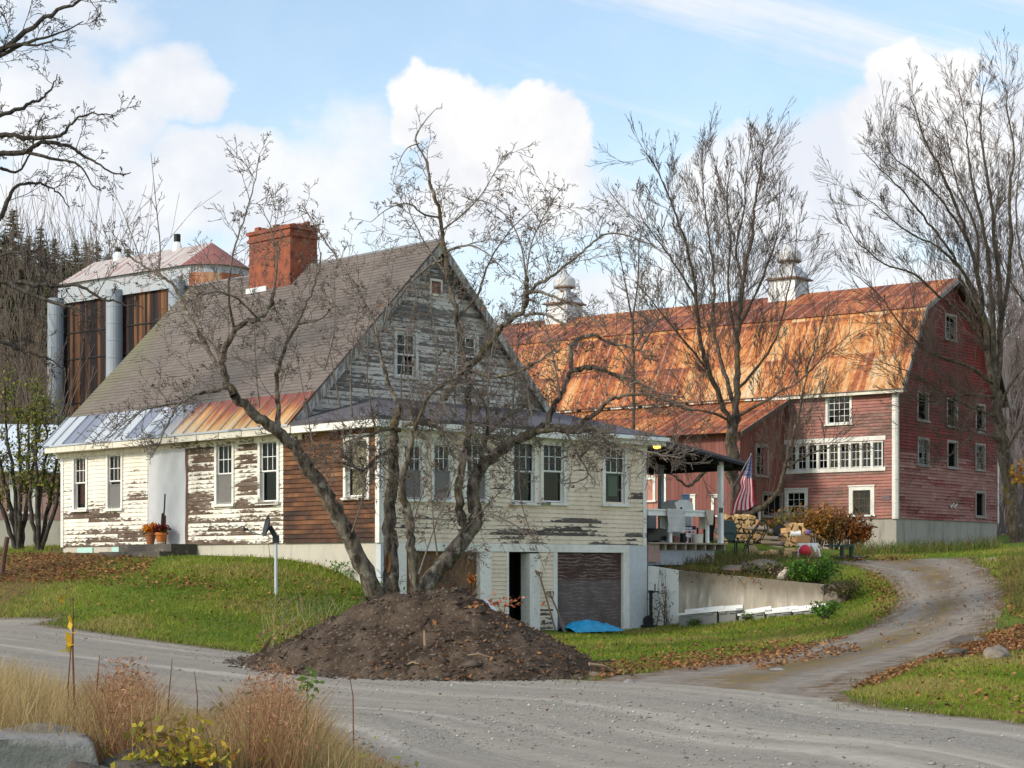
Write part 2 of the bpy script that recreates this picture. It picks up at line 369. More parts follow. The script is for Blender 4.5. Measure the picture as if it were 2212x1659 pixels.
_A = np.zeros((_n+3, _n+3)); _A[:_n, :_n] = _phi(_d)+np.eye(_n)*.4
_A[:_n, _n] = 1; _A[:_n, _n+1:] = _c[:, :2]; _A[_n, :_n] = 1; _A[_n+1:, :_n] = _c[:, :2].T
_w = np.linalg.solve(_A, np.concatenate([_c[:, 2], np.zeros(3)]))
def terr(P):
    "P (n,2) -> z"
    P = np.asarray(P, dtype=float); out = np.empty(len(P))
    for i in range(0, len(P), 4000):
        q = P[i:i+4000]; d = ((q[:, None, :]-_c[None, :, :2])**2).sum(-1)
        z = _phi(d) @ _w[:_n]+_w[_n]+q @ _w[_n+1:]
        x, y = q[:, 0], q[:, 1]
        fx = np.clip((np.abs(x)-30)/12, 0, 1); fy = np.clip((y-80)/15, 0, 1); f = np.maximum(fx, fy); f = f*f*(3-2*f)
        # raised bank held up by the retaining wall beside the house
        hx = (x+3.15)*.71325+(y-44)*.70091; hy = -(x+3.15)*.70091+(y-44)*.71325
        kx = (x-3.72)*.8918-(y-50.75)*.4524; ky = (x-3.72)*.4524+(y-50.75)*.8918
        wt = 1.64-kx*.1; zb = wt+.04+np.clip(ky-.9, 0, 12)*.075
        k = np.clip((ky-.95)/.4, 0, 1)*np.clip((hx-9.2)/.3, 0, 1)*np.clip((6.6-kx+ky*.5)/1.6, 0, 1)*np.clip((14-ky)/4, 0, 1); k = k*k*(3-2*k)
        z = z+k*np.maximum(0, zb-z)
        out[i:i+4000] = np.clip(z, -.3, 4.5)*(1-f)+np.clip(2.8+(y-60)*.012, .2, 4)*f
    return out
def tz(x, y): return float(terr([(x, y)])[0])
_YS = np.concatenate([np.arange(8, 40, .06), np.arange(40, 100, .12)])
def hitn(PX):
    "many V pixels -> ground points (n,3), nan where none"
    PX = np.asarray(PX, dtype=float); out = np.full((len(PX), 3), np.nan)
    kx = (PX[:, 0]-CX)/F; kz = (HY-PX[:, 1])/F
    for i in range(len(PX)):
        Y = GY; lo = 0
        # coarse-to-fine bisection on a cached height grid
        xs = kx[i]*Y; zr = EYE+kz[i]*Y; g = gz(xs, Y)
        j = np.argmax(g > zr)
        if g[j] > zr[j]:
            y = Y[j]
            if j > 0:
                a = zr[j-1]-g[j-1]; bb = g[j]-zr[j]; y = Y[j-1]+(Y[j]-Y[j-1])*a/(a+bb+1e-9)
            out[i] = (kx[i]*y, y, EYE+kz[i]*y)
    return out
GX0, GX1, GY0, GY1, GS = -46.0, 46.0, -6.0, 100.0, .5
_gx = np.arange(GX0, GX1+.01, GS); _gy = np.arange(GY0, GY1+.01, GS)
_mx, _my = np.meshgrid(_gx, _gy); GZ = terr(np.stack([_mx.ravel(), _my.ravel()], 1)).reshape(_mx.shape)
def gz(x, y):
    "bilinear terrain height (this is also exactly what the ground mesh is)"
    x = np.clip((np.asarray(x, dtype=float)-GX0)/GS, 0, len(_gx)-1.001); y = np.clip((np.asarray(y, dtype=float)-GY0)/GS, 0, len(_gy)-1.001)
    i = x.astype(int); j = y.astype(int); u = x-i; v = y-j
    return (GZ[j, i]*(1-u)+GZ[j, i+1]*u)*(1-v)+(GZ[j+1, i]*(1-u)+GZ[j+1, i+1]*u)*v
GY = np.concatenate([np.arange(8, 40, .1), np.arange(40, 99, .2)])
def hit(px, py): return hitn([(px, py)])[0]
def G(x, y): return Vector((x, y, float(gz(x, y))))
def pip(P, poly):
    P = np.asarray(P); inside = np.zeros(len(P), bool); n = len(poly); j = n-1
    for i in range(n):
        xi, yi = poly[i][:2]; xj, yj = poly[j][:2]
        c = ((yi > P[:, 1]) != (yj > P[:, 1])) & (P[:, 0] < (xj-xi)*(P[:, 1]-yi)/(yj-yi+1e-12)+xi); inside ^= c; j = i
    return inside
def sample(poly, n):
    "n V-pixels uniformly inside a V polygon"
    q = np.array(poly, float); lo = q.min(0); hi = q.max(0); out = []; k = 0
    while k < n:
        P = lo+(hi-lo)*NR.random((2*n+50, 2)); P = P[pip(P, poly)]; out.append(P); k += len(P)
    return np.concatenate(out)[:n]
# ---- ground material
def groundf(b):
    p = b.geo(); n = b.noise(p, .55, 6, .62); f = b.noise(p, 9, 5, .7); ff = b.noise(p, 45, 3, .7)
    g = b.ramp(b.m('ADD', b.m('MULTIPLY', n, .6), b.m('MULTIPLY', f, .4)), [(.32, (.060, .10, .013)), (.47, (.11, .165, .02)), (.58, (.16, .19, .03)), (.72, (.22, .18, .06))])
    g = b.mix(b.m('MULTIPLY', ff, .35), g, (.03, .035, .008))
    d = b.mix(f, (.10, .065, .035), (.20, .12, .06))
    return {'c': b.mix(b.step(b.m('ADD', b.at('a'), b.m('MULTIPLY', b.m('SUBTRACT', f, .5), .9)), .45, .75), g, d), 'r': .95, 'n': b.bump(ff, .5, .03)}
M_ground = mat('lawn_ground', groundf, spec=.1)
EDGE_U = [(-46,78),(-30,62)]+[tuple(hit(*p)[:2]) for p in ((0,1334),(110,1350),(240,1370),(400,1392),(560,1413),(760,1434),(930,1450),(1110,1462),(1290,1471))]+[(2.6,25.0)]+[tuple(hit(*p)[:2]) for p in ((1790,1506),(1900,1528),(2040,1545),(2212,1563))]+[(6.6,14),(8,8),(9,1),(10,-5.8)]
EDGE_L = [(-53,72),(-36,57)]+[(-17.5,36.5),(-16,34.8),(-14,32.4),(-11.8,29.8),(-9.6,27),(-7.6,24.8),(-6.0,23),(-4.7,21.2),(-3.9,20),(-3.1,18.6)]+[(-2.3,17),(-1.6,15.4),(-.9,13.6),(-.2,11.5)]+[(.9,9),(2,5),(3.2,1),(4.2,-5.8)]
def ribbon(name, A, B, m, off, sub=6, nv=14, jag=.12, seed=1):
    rr = np.random.default_rng(seed); A = np.array(A, float); B = np.array(B, float)
    def dens(P):
        out = []
        for i in range(len(P)-1):
            p0, p1, p2, p3 = P[max(i-1, 0)], P[i], P[i+1], P[min(i+2, len(P)-1)]
            for k in range(sub):
                t = k/sub; out.append(.5*(2*p1+(p2-p0)*t+(2*p0-5*p1+4*p2-p3)*t*t+(3*p1-p0-3*p2+p3)*t**3))
        out.append(P[-1]); return np.array(out)
    A = dens(A); B = dens(B); n = len(A)
    ja = rr.normal(0, jag, n); jb = rr.normal(0, jag, n)
    d = (B-A); L = np.linalg.norm(d, axis=1, keepdims=True); A = A+d/L*ja[:, None]; B = B+d/L*jb[:, None]
    V = []; uv = []; s = 0
    for i in range(n):
        if i: s += np.linalg.norm((A[i]+B[i]-A[i-1]-B[i-1])/2)
        for j in range(nv+1):
            t = j/nv; q = A[i]*(1-t)+B[i]*t; e = min(t, 1-t)*2
            V.append((q[0], q[1], float(gz(q[0], q[1]))+off*(1 if 0 < j < nv else .1))); uv.append((s, t*L[i, 0]))
    mb = MB(); W1 = nv+1
    for i in range(n-1):
        for j in range(nv):
            q = (i*W1+j, i*W1+j+1, (i+1)*W1+j+1, (i+1)*W1+j)
            mb.face([V[k] for k in q], [uv[k] for k in q], [min(1, 2*min(k % W1, nv-k % W1)/nv) for k in q])
    o = mb.build(name, m, smooth=True); tag(o, kind='structure'); return o, A, B
def gravel(b):
    u, v, _ = b.sep(b.uv()); p = b.geo()
    w = b.m('ADD', v, b.m('MULTIPLY', b.m('SUBTRACT', b.noise(b.comb(b.m('MULTIPLY', u, .10), v, 0.), 1, 3), .5), .9))
    tr = b.noise(b.comb(b.m('MULTIPLY', u, .07), b.m('MULTIPLY', w, 1.7), 0.), 1, 5, .6)
    f = b.noise(p, 6, 6, .72); ff = b.noise(p, 48, 3, .75); cell = b.voro(p, 42, out='Color')
    c = b.ramp(tr, [(.32, (.19, .158, .12)), (.46, (.285, .25, .20)), (.56, (.37, .332, .275)), (.68, (.50, .46, .395))])
    c = b.mix(b.m('MULTIPLY', b.step(f, .45, .8), .45), c, (.17, .155, .135)); gr = b.sep(cell)[0]
    loose = b.m('SUBTRACT', 1, b.step(tr, .38, .60))
    c = b.mix(b.m('MULTIPLY', loose, b.m('MULTIPLY', gr, .6)), c, b.mix(gr, (.12, .115, .11), (.56, .55, .53)))
    c = b.mix(b.m('MULTIPLY', ff, .5), c, (.17, .155, .13))
    mid2 = b.noise(p, 1.4, 5, .7); c = b.mix(b.m('MULTIPLY', b.step(mid2, .5, .75), .4), c, (.21, .185, .155))
    ed = b.step(b.m('ADD', b.at('a'), b.m('MULTIPLY', b.m('SUBTRACT', f, .5), .22)), .16, .02)
    c = b.mix(b.m('MULTIPLY', ed, .85), c, b.mix(ff, (.10, .075, .05), (.25, .20, .14)))
    return {'c': c, 'r': .95, 'n': b.bump(b.m('ADD', ff, b.m('MULTIPLY', gr, b.m('MULTIPLY', loose, 1.3))), .6, .02)}
M_road = mat('gravel', gravel, spec=.1)
def drivef(b):
    u, v, _ = b.sep(b.uv()); p = b.geo(); a = b.at('a')
    f = b.noise(p, 3, 6, .68); ff = b.noise(p, 48, 3, .75); lo = b.noise(p, .5, 4)
    rt = b.noise(b.comb(b.m('MULTIPLY', u, .16), b.m('MULTIPLY', v, 3.2), 0.), 1, 6, .66); f = b.m('ADD', b.m('MULTIPLY', f, .55), b.m('MULTIPLY', rt, .45)); f = b.step(f, .36, .64)
    c = b.mix(f, (.135, .105, .078), (.31, .262, .21)); trk = b.m('SUBTRACT', 1, b.step(b.m('ABSOLUTE', b.m('SUBTRACT', b.m('ADD', a, b.m('MULTIPLY', b.m('SUBTRACT', lo, .5), .25)), .52)), .05, .30))
    c = b.mix(b.m('MULTIPLY', trk, .55), c, b.mix(f, (.25, .225, .19), (.36, .33, .29))); c = b.mix(b.m('MULTIPLY', ff, .5), c, (.13, .105, .08))
    mid = b.step(b.m('ADD', a, b.m('MULTIPLY', b.m('SUBTRACT', f, .5), .7)), .72, .95)
    c = b.mix(b.m('MULTIPLY', mid, b.step(lo, .36, .54)), c, b.mix(f, (.10, .10, .03), (.23, .15, .075)))
    ed = b.step(b.m('ADD', a, b.m('MULTIPLY', b.m('SUBTRACT', f, .5), .5)), .22, .0)
    c = b.mix(b.m('MULTIPLY', ed, .8), c, (.15, .085, .045))
    return {'c': c, 'r': .95, 'n': b.bump(ff, .5, .02)}
M_drive = mat('driveway_dirt', drivef, spec=.1)
road, RA, RB = ribbon('road', EDGE_U, EDGE_L, M_road, .03, sub=10, nv=20, jag=.05)
DL = [(1230,1484),(1330,1462),(1440,1447),(1560,1427),(1700,1402),(1800,1380),(1880,1352),(1925,1320),(1936,1290),(1922,1262),(1892,1240),(1850,1224),(1795,1214)]
DR = [(1880,1540),(1830,1496),(1880,1474),(1950,1450),(2030,1418),(2090,1388),(2140,1355),(2168,1322),(2172,1292),(2160,1262),(2140,1236),(2112,1216),(2092,1204)]
drive, DA, DB = ribbon('driveway', [hit(*p)[:2] for p in DL], [hit(*p)[:2] for p in DR], M_drive, .024, sub=6, nv=18, jag=.08, seed=3)
# ground sheet, with leaf-litter / bare earth attribute from world-space patches
LIT = []
for (x, y, rx, ry, s) in ((60,1222,300,34,.9),(-20,1250,260,22,.7),(220,1262,120,9,.35),(480,1275,60,10,.3),(600,1300,160,14,.25),(640,1385,90,20,.3),(1500,1440,260,12,.75),(1400,1462,160,10,.7),(1750,1418,170,9,.6),(1920,1320,26,60,.35),(2140,1405,180,22,.9),(1990,1440,150,12,.7),(2170,1260,30,60,.5),(1800,1505,60,8,.4)):
    c = hit(x, y)
    if not np.isnan(c[0]): LIT.append((c[0], c[1], rx/F*c[1], ry*c[1]*c[1]/(F*1.5)*.9, s))
def litter(x, y):
    r = np.zeros(np.shape(x))
    for (cx, cy, sx, sy, s) in LIT:
        r = np.maximum(r, s*np.clip(1.25-np.sqrt(((x-cx)/sx)**2+((y-cy)/max(sy, .5))**2), 0, 1))
    return r
_V = np.stack([_mx.ravel(), _my.ravel(), GZ.ravel()], 1); nx = len(_gx); ny = len(_gy)
_i, _j = np.meshgrid(np.arange(nx-1), np.arange(ny-1)); _q = (_j*nx+_i).ravel()
gr = npmesh('ground', _V, np.stack([_q, _q+1, _q+nx+1, _q+nx], 1), M_ground, attr=litter(_V[:, 0], _V[:, 1]), smooth=True); tag(gr, kind='structure')
M_far = mat('far_meadow', lambda b: b.mix(b.noise(b.geo(), .05, 5), (.07, .08, .02), (.14, .12, .05)))
far = MB()
for (x0, x1, y0, y1) in ((-900,-45.9,-50,1200),(45.9,900,-50,1200),(-45.9,45.9,99.9,1200),(-45.9,45.9,-50,-5.9)):
    far.face([(x0,y0,-.3),(x1,y0,-.3),(x1,y1,2.4 if y1 > 100 else -.3),(x0,y1,2.4 if y1 > 100 else -.3)])
tag(far.build('terrain', M_far), kind='structure')
# ------------------------------------------------------------------ sky and sun
SUN_AZ = math.degrees(math.atan2(-.86, -.52)); SUN_EL = 30      # direction towards the sun (x, y)
w = bpy.data.worlds.new('World'); S.world = w; w.use_nodes = True; w.cycles.sampling_method = 'MANUAL'; w.cycles.sample_map_resolution = 256; nt = w.node_tree; nt.nodes.clear(); b = NB(nt)
sky = b.n('ShaderNodeTexSky'); sky.sky_type = 'NISHITA'; sky.sun_disc = False; sky.sun_elevation = rad(SUN_EL)
sdir = Vector((-.86, -.52, 0)).normalized(); sky.sun_rotation = math.atan2(sdir.x, sdir.y); sky.air_density = 1; sky.dust_density = .6; sky.ozone_density = 1.5
dv = b.n('ShaderNodeTexCoord').outputs['Generated']; x, y, z = b.sep(dv); yy = b.m('MAXIMUM', y, .06)
sx = b.m('DIVIDE', x, yy); sz = b.m('DIVIDE', z, yy); P2 = b.comb(sx, sz, 0.)
# domain-warp so the cloud outlines billow
def vadd(a, c):
    q = b.n('ShaderNodeVectorMath', operation='ADD'); b.put(q.inputs[0], a); b.put(q.inputs[1], c); return q.outputs[0]
nA = b.n('ShaderNodeTexNoise'); b.put(nA.inputs['Vector'], P2); nA.inputs['Scale'].default_value = 22; nA.inputs['Detail'].default_value = 7; nA.inputs['Roughness'].default_value = .56
off = b.n('ShaderNodeVectorMath', operation='MULTIPLY_ADD'); b.put(off.inputs[0], nA.outputs['Color']); off.inputs[1].default_value = (.05, .05, 0); off.inputs[2].default_value = (-.025, -.025, 0)
PW = b.sep(vadd(P2, off.outputs[0]))
def blob(px, py, rx, ry, s, P=PW):
    cx = (px-CX)/F; cz = (HY-py)/F
    dx = b.m('MULTIPLY', b.m('SUBTRACT', P[0], cx), F/rx); dz = b.m('MULTIPLY', b.m('SUBTRACT', P[1], cz), F/ry)
    d = b.m('ADD', b.m('MULTIPLY', dx, dx), b.m('MULTIPLY', dz, dz))
    return b.m('MULTIPLY', b.m('SUBTRACT', 1, d), s)
def union(L):
    r = L[0]
    for q in L[1:]:
        r = b.m('SMOOTH_MAX', r, q, .25)
    return r
hard = union([blob(960,215,125,85,1),blob(905,250,90,70,1),blob(1060,300,170,110,1),blob(1130,265,110,85,1),blob(1215,290,85,95,1),blob(1180,380,140,110,.9),blob(1010,380,160,120,.9),
              blob(1960,170,110,90,1),blob(2060,165,90,70,1),blob(1900,260,90,80,.9),blob(2060,280,180,130,.9),blob(2230,240,60,45,.8)])
soft = union([blob(120,30,230,90,.7),blob(330,175,110,75,.75),blob(230,215,160,60,.6),blob(440,210,50,50,.45),blob(250,300,90,50,.7),blob(60,230,190,190,.9),blob(160,440,330,120,1.1),blob(500,380,190,90,1.0),blob(640,440,220,130,.8),
              blob(780,320,130,100,.5),blob(1080,450,330,110,1.0),blob(1300,440,130,60,.7),blob(1580,300,70,40,.6),blob(1620,390,190,130,1.1),blob(1850,400,260,190,1.2),blob(2150,430,230,200,1.2),blob(1350,620,180,50,.5),blob(1750,560,330,110,.9),blob(620,560,260,45,.5),blob(1900,620,420,60,.7),blob(2000,330,250,160,1.3),blob(2210,330,130,150,1.1)])
bil = b.noise(P2, 30, 6, .55); big = b.noise(b.comb(b.m('MULTIPLY', sx, 1.), b.m('MULTIPLY', sz, 1.6), 3.), 9, 6, .58)
mh = b.step(b.m('ADD', hard, b.m('MULTIPLY', b.m('SUBTRACT', bil, .5), 1.1)), -.06, .55)
msf = b.step(b.m('ADD', soft, b.m('MULTIPLY', b.m('SUBTRACT', big, .5), 2.3)), -.62, .72)
front = b.step(y, .05, .3)
gen = b.step(b.noise(dv, 2.6, 6, .6), .42, .66)
cir = b.noise(b.comb(b.m('ADD', b.m('MULTIPLY', sx, 3.2), b.m('MULTIPLY', sz, 5)), b.m('SUBTRACT', b.m('MULTIPLY', sz, 26), b.m('MULTIPLY', sx, -7)), 0.), 1, 7, .62)
rightside = b.step(sx, -.10, .06)
cirm = b.m('MULTIPLY', b.step(cir, .34, .66), b.m('ADD', b.m('MULTIPLY', rightside, .70), .12))
horiz = b.m('ADD', b.m('MULTIPLY', b.step(sz, .27, .14), .36), .20)
fm = b.m('MAXIMUM', b.m('MAXIMUM', mh, b.m('MULTIPLY', msf, .93)), b.m('MAXIMUM', cirm, horiz))
mask = b.m('ADD', b.m('MULTIPLY', front, fm), b.m('MULTIPLY', b.m('SUBTRACT', 1, front), gen), clamp=True)
shade = b.step(b.m('ADD', b.noise(P2, 15, 6, .58), b.m('MULTIPLY', mh, .06)), .36, .64)
ccol = b.mix(shade, (.83, .85, .91), (.99, .985, .985))
sk = b.mix(1.0, sky.outputs[0], (1.02, 1.06, 1.0), 'MULTIPLY')
bgA = b.n('ShaderNodeBackground'); b.L(sk, bgA.inputs[0]); bgA.inputs[1].default_value = .15
bgC = b.n('ShaderNodeBackground'); b.L(ccol, bgC.inputs[0]); b.L(b.m('ADD', b.m('MULTIPLY', front, -.22), .90), bgC.inputs[1])
mx = b.n('ShaderNodeMixShader'); b.L(mask, mx.inputs[0]); b.L(bgA.outputs[0], mx.inputs[1]); b.L(bgC.outputs[0], mx.inputs[2])
wo = b.n('ShaderNodeOutputWorld'); b.L(mx.outputs[0], wo.inputs[0])
sl = bpy.data.lights.new('sun', 'SUN'); sl.energy = 2.3; S.view_settings.exposure = .6; sl.angle = rad(8); sl.color = (1, .91, .77)
so = bpy.data.objects.new('sun', sl); COL.objects.link(so)
sv = Vector((sdir.x*math.cos(rad(SUN_EL)), sdir.y*math.cos(rad(SUN_EL)), math.sin(rad(SUN_EL))))
so.rotation_euler = sv.to_track_quat('Z', 'Y').to_euler()
# ------------------------------------------------------------------ local frames of the buildings
class Frame:
    def __init__(s, cx, cy, alpha): s.cx, s.cy = cx, cy; s.sa, s.ca = math.sin(rad(alpha)), math.cos(rad(alpha)); s.rz = rad(90-alpha)
    def x(s, px, y=0.0):
        t = (px-CX)/F; return (t*(s.cy+y*s.sa)-s.cx+y*s.ca)/(s.sa-t*s.ca)
    def y(s, px, x=0.0):
        t = (px-CX)/F; return (s.cx+x*s.sa-t*(s.cy+x*s.ca))/(s.ca+t*s.sa)
    def z(s, py, x, y): return EYE+(HY-py)/F*(s.cy+x*s.ca+y*s.sa)
    def w(s, x, y, z=0.0): return Vector((s.cx+x*s.sa-y*s.ca, s.cy+x*s.ca+y*s.sa, z))
class Plane:
    def __init__(s, O, du, n): s.O = Vector(O); s.du = Vector(du); s.n = Vector(n)
    def p(s, u, v, d=0.0): return s.O+s.du*u+s.n*d+Vector((0, 0, v))
def siding(mb, P, u0, u1, v0, v1, holes=(), h=.115, peel=None, ur=None, lip=.022, cell=.5, base=0.0):
    "lapped boards on plane P, cut round the holes (ua, ub, va, vb)"
    nb = int(round((v1-v0)/h))
    for i in range(nb):
        a, c = v0+i*h, v0+(i+1)*h; mid = (a+c)/2
        lo, hi = (u0, u1) if ur is None else ur(mid)
        if hi-lo < .05: continue
        cuts = {lo, hi}; k = math.ceil(lo/cell)*cell
        while k < hi: cuts.add(k); k += cell
        act = [q for q in holes if q[2] < mid < q[3]]
        for q in act:
            for e in q[:2]:
                if lo < e < hi: cuts.add(e)
        cs = sorted(cuts)
        for e, g in zip(cs, cs[1:]):
            if g-e < 1e-4: continue
            m_ = (e+g)/2
            if any(q[0] < m_ < q[1] for q in act): continue
            pe = (peel(e, mid), peel(g, mid)) if peel else (base, base)
            d0, d1 = lip, .003
            flip = P.du.cross(Vector((0, 0, 1))).dot(P.n) > 0
            q4 = [P.p(e, a, d0), P.p(g, a, d0), P.p(g, c, d1), P.p(e, c, d1)]; uv = [(e, a+.002), (g, a+.002), (g, c-.002), (e, c-.002)]; aa = [pe[0], pe[1], pe[1], pe[0]]
            l4 = [P.p(e, a, 0), P.p(g, a, 0), P.p(g, a, d0), P.p(e, a, d0)]; luv = [(e, a+.001), (g, a+.001), (g, a+.002), (e, a+.002)]
            if not flip: q4, uv, aa, l4, luv = q4[::-1], uv[::-1], aa[::-1], l4[::-1], luv[::-1]
            mb.face(q4, uv, aa); mb.face(l4, luv, aa)
    return mb
def pbox(mb, P, u0, u1, v0, v1, d0, d1, a=0.0):
    "box lying on plane P between depths d0..d1 (outwards)"
    M = Matrix((P.du, P.n, Vector((0, 0, 1)))).transposed().to_4x4(); M.translation = P.O
    uo = u0
    return mb.box((u0, d0, v0), (u1, d1, v1), M, a)
def window(parent, P, g, trim=.09, up=(3, 2), lo=(1, 1), tmat=None, sill=True, curtain=None, storm=None, broken=0, depth=.55, split=True, sash=None, peel=.15, head=True, inner=True, fr_=.032):
    "g = glass opening (u0, u1, v0, v1)"
    u0, u1, v0, v1 = g; tmat = tmat or M_trim; sash = sash or M_white
    t = MB(); a = peel
    pbox(t, P, u0-trim, u0, v0-.02, v1+trim*.9, -.10, .045, a); pbox(t, P, u1, u1+trim, v0-.02, v1+trim*.9, -.10, .045, a)
    pbox(t, P, u0, u1, v1, v1+trim*.9, -.10, .043, a)
    if head: pbox(t, P, u0-trim-.03, u1+trim+.03, v1+trim*.9, v1+trim*.9+.05, -.02, .075, a)
    w = t.build('window', tmat, parent)
    if sill:
        s_ = MB(); pbox(s_, P, u0-trim-.05, u1+trim+.05, v0-.09, v0-.02, -.1, .10, a+.1); s_.build('sill', tmat, w)
    mid = (v0+v1)/2
    def grid(mb, a0, a1, b0, b1, nu, nv, d, fr=fr_, mw=.018):
        pbox(mb, P, a0, a0+fr, b0, b1, d-.03, d); pbox(mb, P, a1-fr, a1, b0, b1, d-.03, d)
        pbox(mb, P, a0+fr, a1-fr, b0, b0+fr, d-.03, d); pbox(mb, P, a0+fr, a1-fr, b1-fr, b1, d-.03, d)
        for i in range(1, nu):
            k = a0+fr+(a1-a0-2*fr)*i/nu; pbox(mb, P, k-mw/2, k+mw/2, b0+fr, b1-fr, d-.024, d-.003)
        for i in range(1, nv):
            k = b0+fr+(b1-b0-2*fr)*i/nv; pbox(mb, P, a0+fr, a1-fr, k-mw/2, k+mw/2, d-.022, d-.005)
    if split:
        A = MB(); grid(A, u0, u1, mid, v1, up[0], up[1], -.02); A.build('sash', sash, w)
        B = MB(); grid(B, u0, u1, v0, mid+.02, lo[0], lo[1], -.055); B.build('sash', sash, w)
    else:
        A = MB(); grid(A, u0, u1, v0, v1, up[0], up[1], -.02); A.build('sash', sash, w)
    pn = MB(); nu, nv = up
    for half in ((0, 1) if split else (0,)):
        if split: b0, b1, d, cu, cv = ((mid, v1, -.035, up[0], up[1]) if half == 0 else (v0, mid, -.07, lo[0], lo[1]))
        else: b0, b1, d, cu, cv = v0, v1, -.035, up[0], up[1]
        for i in range(cu):
            for j in range(cv):
                if broken and RN.random() < broken: continue
                ua, ub = u0+(u1-u0)*i/cu, u0+(u1-u0)*(i+1)/cu; va, vb = b0+(b1-b0)*j/cv, b0+(b1-b0)*(j+1)/cv
                e = [RN.uniform(-.004, .004) for _ in range(4)]
                q = [P.p(ua, va, d+e[0]), P.p(ub, va, d+e[1]), P.p(ub, vb, d+e[1]+e[2]-e[0]), P.p(ua, vb, d+e[2])]
                fl_ = P.du.cross(Vector((0, 0, 1))).dot(P.n) > 0
                pn.face(q if fl_ else q[::-1], [(ua, va), (ub, va), (ub, vb), (ua, vb)])
    if pn.f: pn.build('pane', M_glass, w)
    if curtain:
        cm, ca, cb, cva, cvb = curtain; c = MB(); n = 22
        for i in range(n):
            x0, x1 = u0+(u1-u0)*(ca+(cb-ca)*i/n), u0+(u1-u0)*(ca+(cb-ca)*(i+1)/n)
            f = lambda k: -.16+.02*math.sin(k*1.9)
            y0, y1 = v0+(v1-v0)*cva, v0+(v1-v0)*cvb
            c.face([P.p(x0, y0, f(i)), P.p(x1, y0, f(i+1)), P.p(x1, y1, f(i+1)), P.p(x0, y1, f(i))], [(x0, y0), (x1, y0), (x1, y1), (x0, y1)])
        c.build('curtain', cm, w, smooth=True)
    if storm:
        s_ = MB(); pbox(s_, P, u0+.03, u1-.03, v0+.03, v0+(v1-v0)*storm, -.012, -.006); pbox(s_, P, u0, u1, v0+(v1-v0)*storm, v0+(v1-v0)*storm+.04, -.018, .004)
        s_.build('insect_screen', M_screen, w)
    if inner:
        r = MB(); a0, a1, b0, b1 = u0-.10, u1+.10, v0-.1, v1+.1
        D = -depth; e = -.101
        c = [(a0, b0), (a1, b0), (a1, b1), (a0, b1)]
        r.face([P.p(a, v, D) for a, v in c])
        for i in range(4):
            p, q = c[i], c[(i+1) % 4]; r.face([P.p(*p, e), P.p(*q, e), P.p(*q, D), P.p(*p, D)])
        r.build('interior', M_dark, w)  # near-black shadow box stands in for the unlit room
    return w
M_screen = mat('insect_screen', color=(.17, .16, .15), rough=.7)
M_curt = mat('beige_curtain', lambda b: b.mix(b.noise(b.sc(b.uv(), (5, 2, 1)), 1, 4), (.40, .33, .22), (.72, .66, .52)))
M_curtR = mat('red_curtain', color=(.20, .045, .03))
M_green = mat('pale_green_cloth', color=(.22, .36, .26))
# ------------------------------------------------------------------ the farmhouse
H = Frame(-3.15, 44, 45.5)
house = empty('farmhouse', (H.cx, H.cy, 0), H.rz)
tag(house, 'weathered cream clapboard farmhouse with brown shingle roof, brick chimney and garage underneath', 'house')
PL = Plane((0, 0, 0), (0, 1, 0), (-1, 0, 0)); PR = Plane((0, 0, 0), (1, 0, 0), (0, -1, 0)); PG = Plane((0, 3.2, 0), (1, 0, 0), (0, -1, 0))
LEN = 14.3; WID = 9.55; Z0 = 2.2; ZT = 5.16
def gl(px0, px1, py0, py1):      # glass opening on the long front from picture pixels
    a, c = H.y(px1), H.y(px0); m = (a+c)/2; return (a, c, H.z(py1, 0, m), H.z(py0, 0, m))
def gr_(px0, px1, py0, py1, y=0.0):
    a, c = H.x(px0, y), H.x(px1, y); m = (a+c)/2; return (a, c, H.z(py1, m, y), H.z(py0, m, y))
def grow_(g, k=.05): return (g[0]-k, g[1]+k, g[2]-k, g[3]+k)
WL = [gl(162, 187, 989, 1099), gl(235, 263, 983, 1097), gl(470, 503, 961, 1087), gl(564, 600, 954, 1083)]
W5 = gl(749, 795, 950, 1072)
sdoor = (H.y(404), H.y(324), 2.2, H.z(968, 0, H.y(364)))
sb = H.y(612.5)
def bl(u, v, L):
    r = 0
    for (cu, cv, ru, rv, s) in L: r = max(r, s*max(0, 1-((u-cu)/ru)**2-((v-cv)/rv)**2))
    return r
def peelL(u, v):
    b0 = .27+.30*max(0, (3.8-v)/1.5)
    return min(1.12, b0+.13+.80*bl(u, v, [(H.y(435), 4.1, 1.1, 1.3, 1.15), (H.y(538), 3.9, .75, 1.4, 1.15), (H.y(300), 3.7, 1.0, .9, .75), (H.y(210), 3.15, 2.2, .35, .85), (H.y(170), 3.6, .9, .55, .5), (H.y(270), 2.45, 2.6, .30, .9), (H.y(480), 2.6, 1.9, .35, .85), (H.y(590), 3.1, .5, 1.2, .6), (H.y(415), 3.2, .6, .8, .7), (H.y(170), 2.35, 1.3, .22, .9), (H.y(450), 2.3, 2.0, .25, .75)]))
mb = siding(MB(), PL, sb, LEN, Z0, ZT, [grow_(q, .02) for q in WL]+[sdoor], peel=peelL)
mb.build('front_wall', M_cream, house)
mb = siding(MB(), PL, 0.12, sb-.02, Z0, ZT, [grow_(W5, .02)], cell=.8, lip=.034); tag(mb.build('bare_wall', M_brown, house), 'unpainted dark brown clapboards')
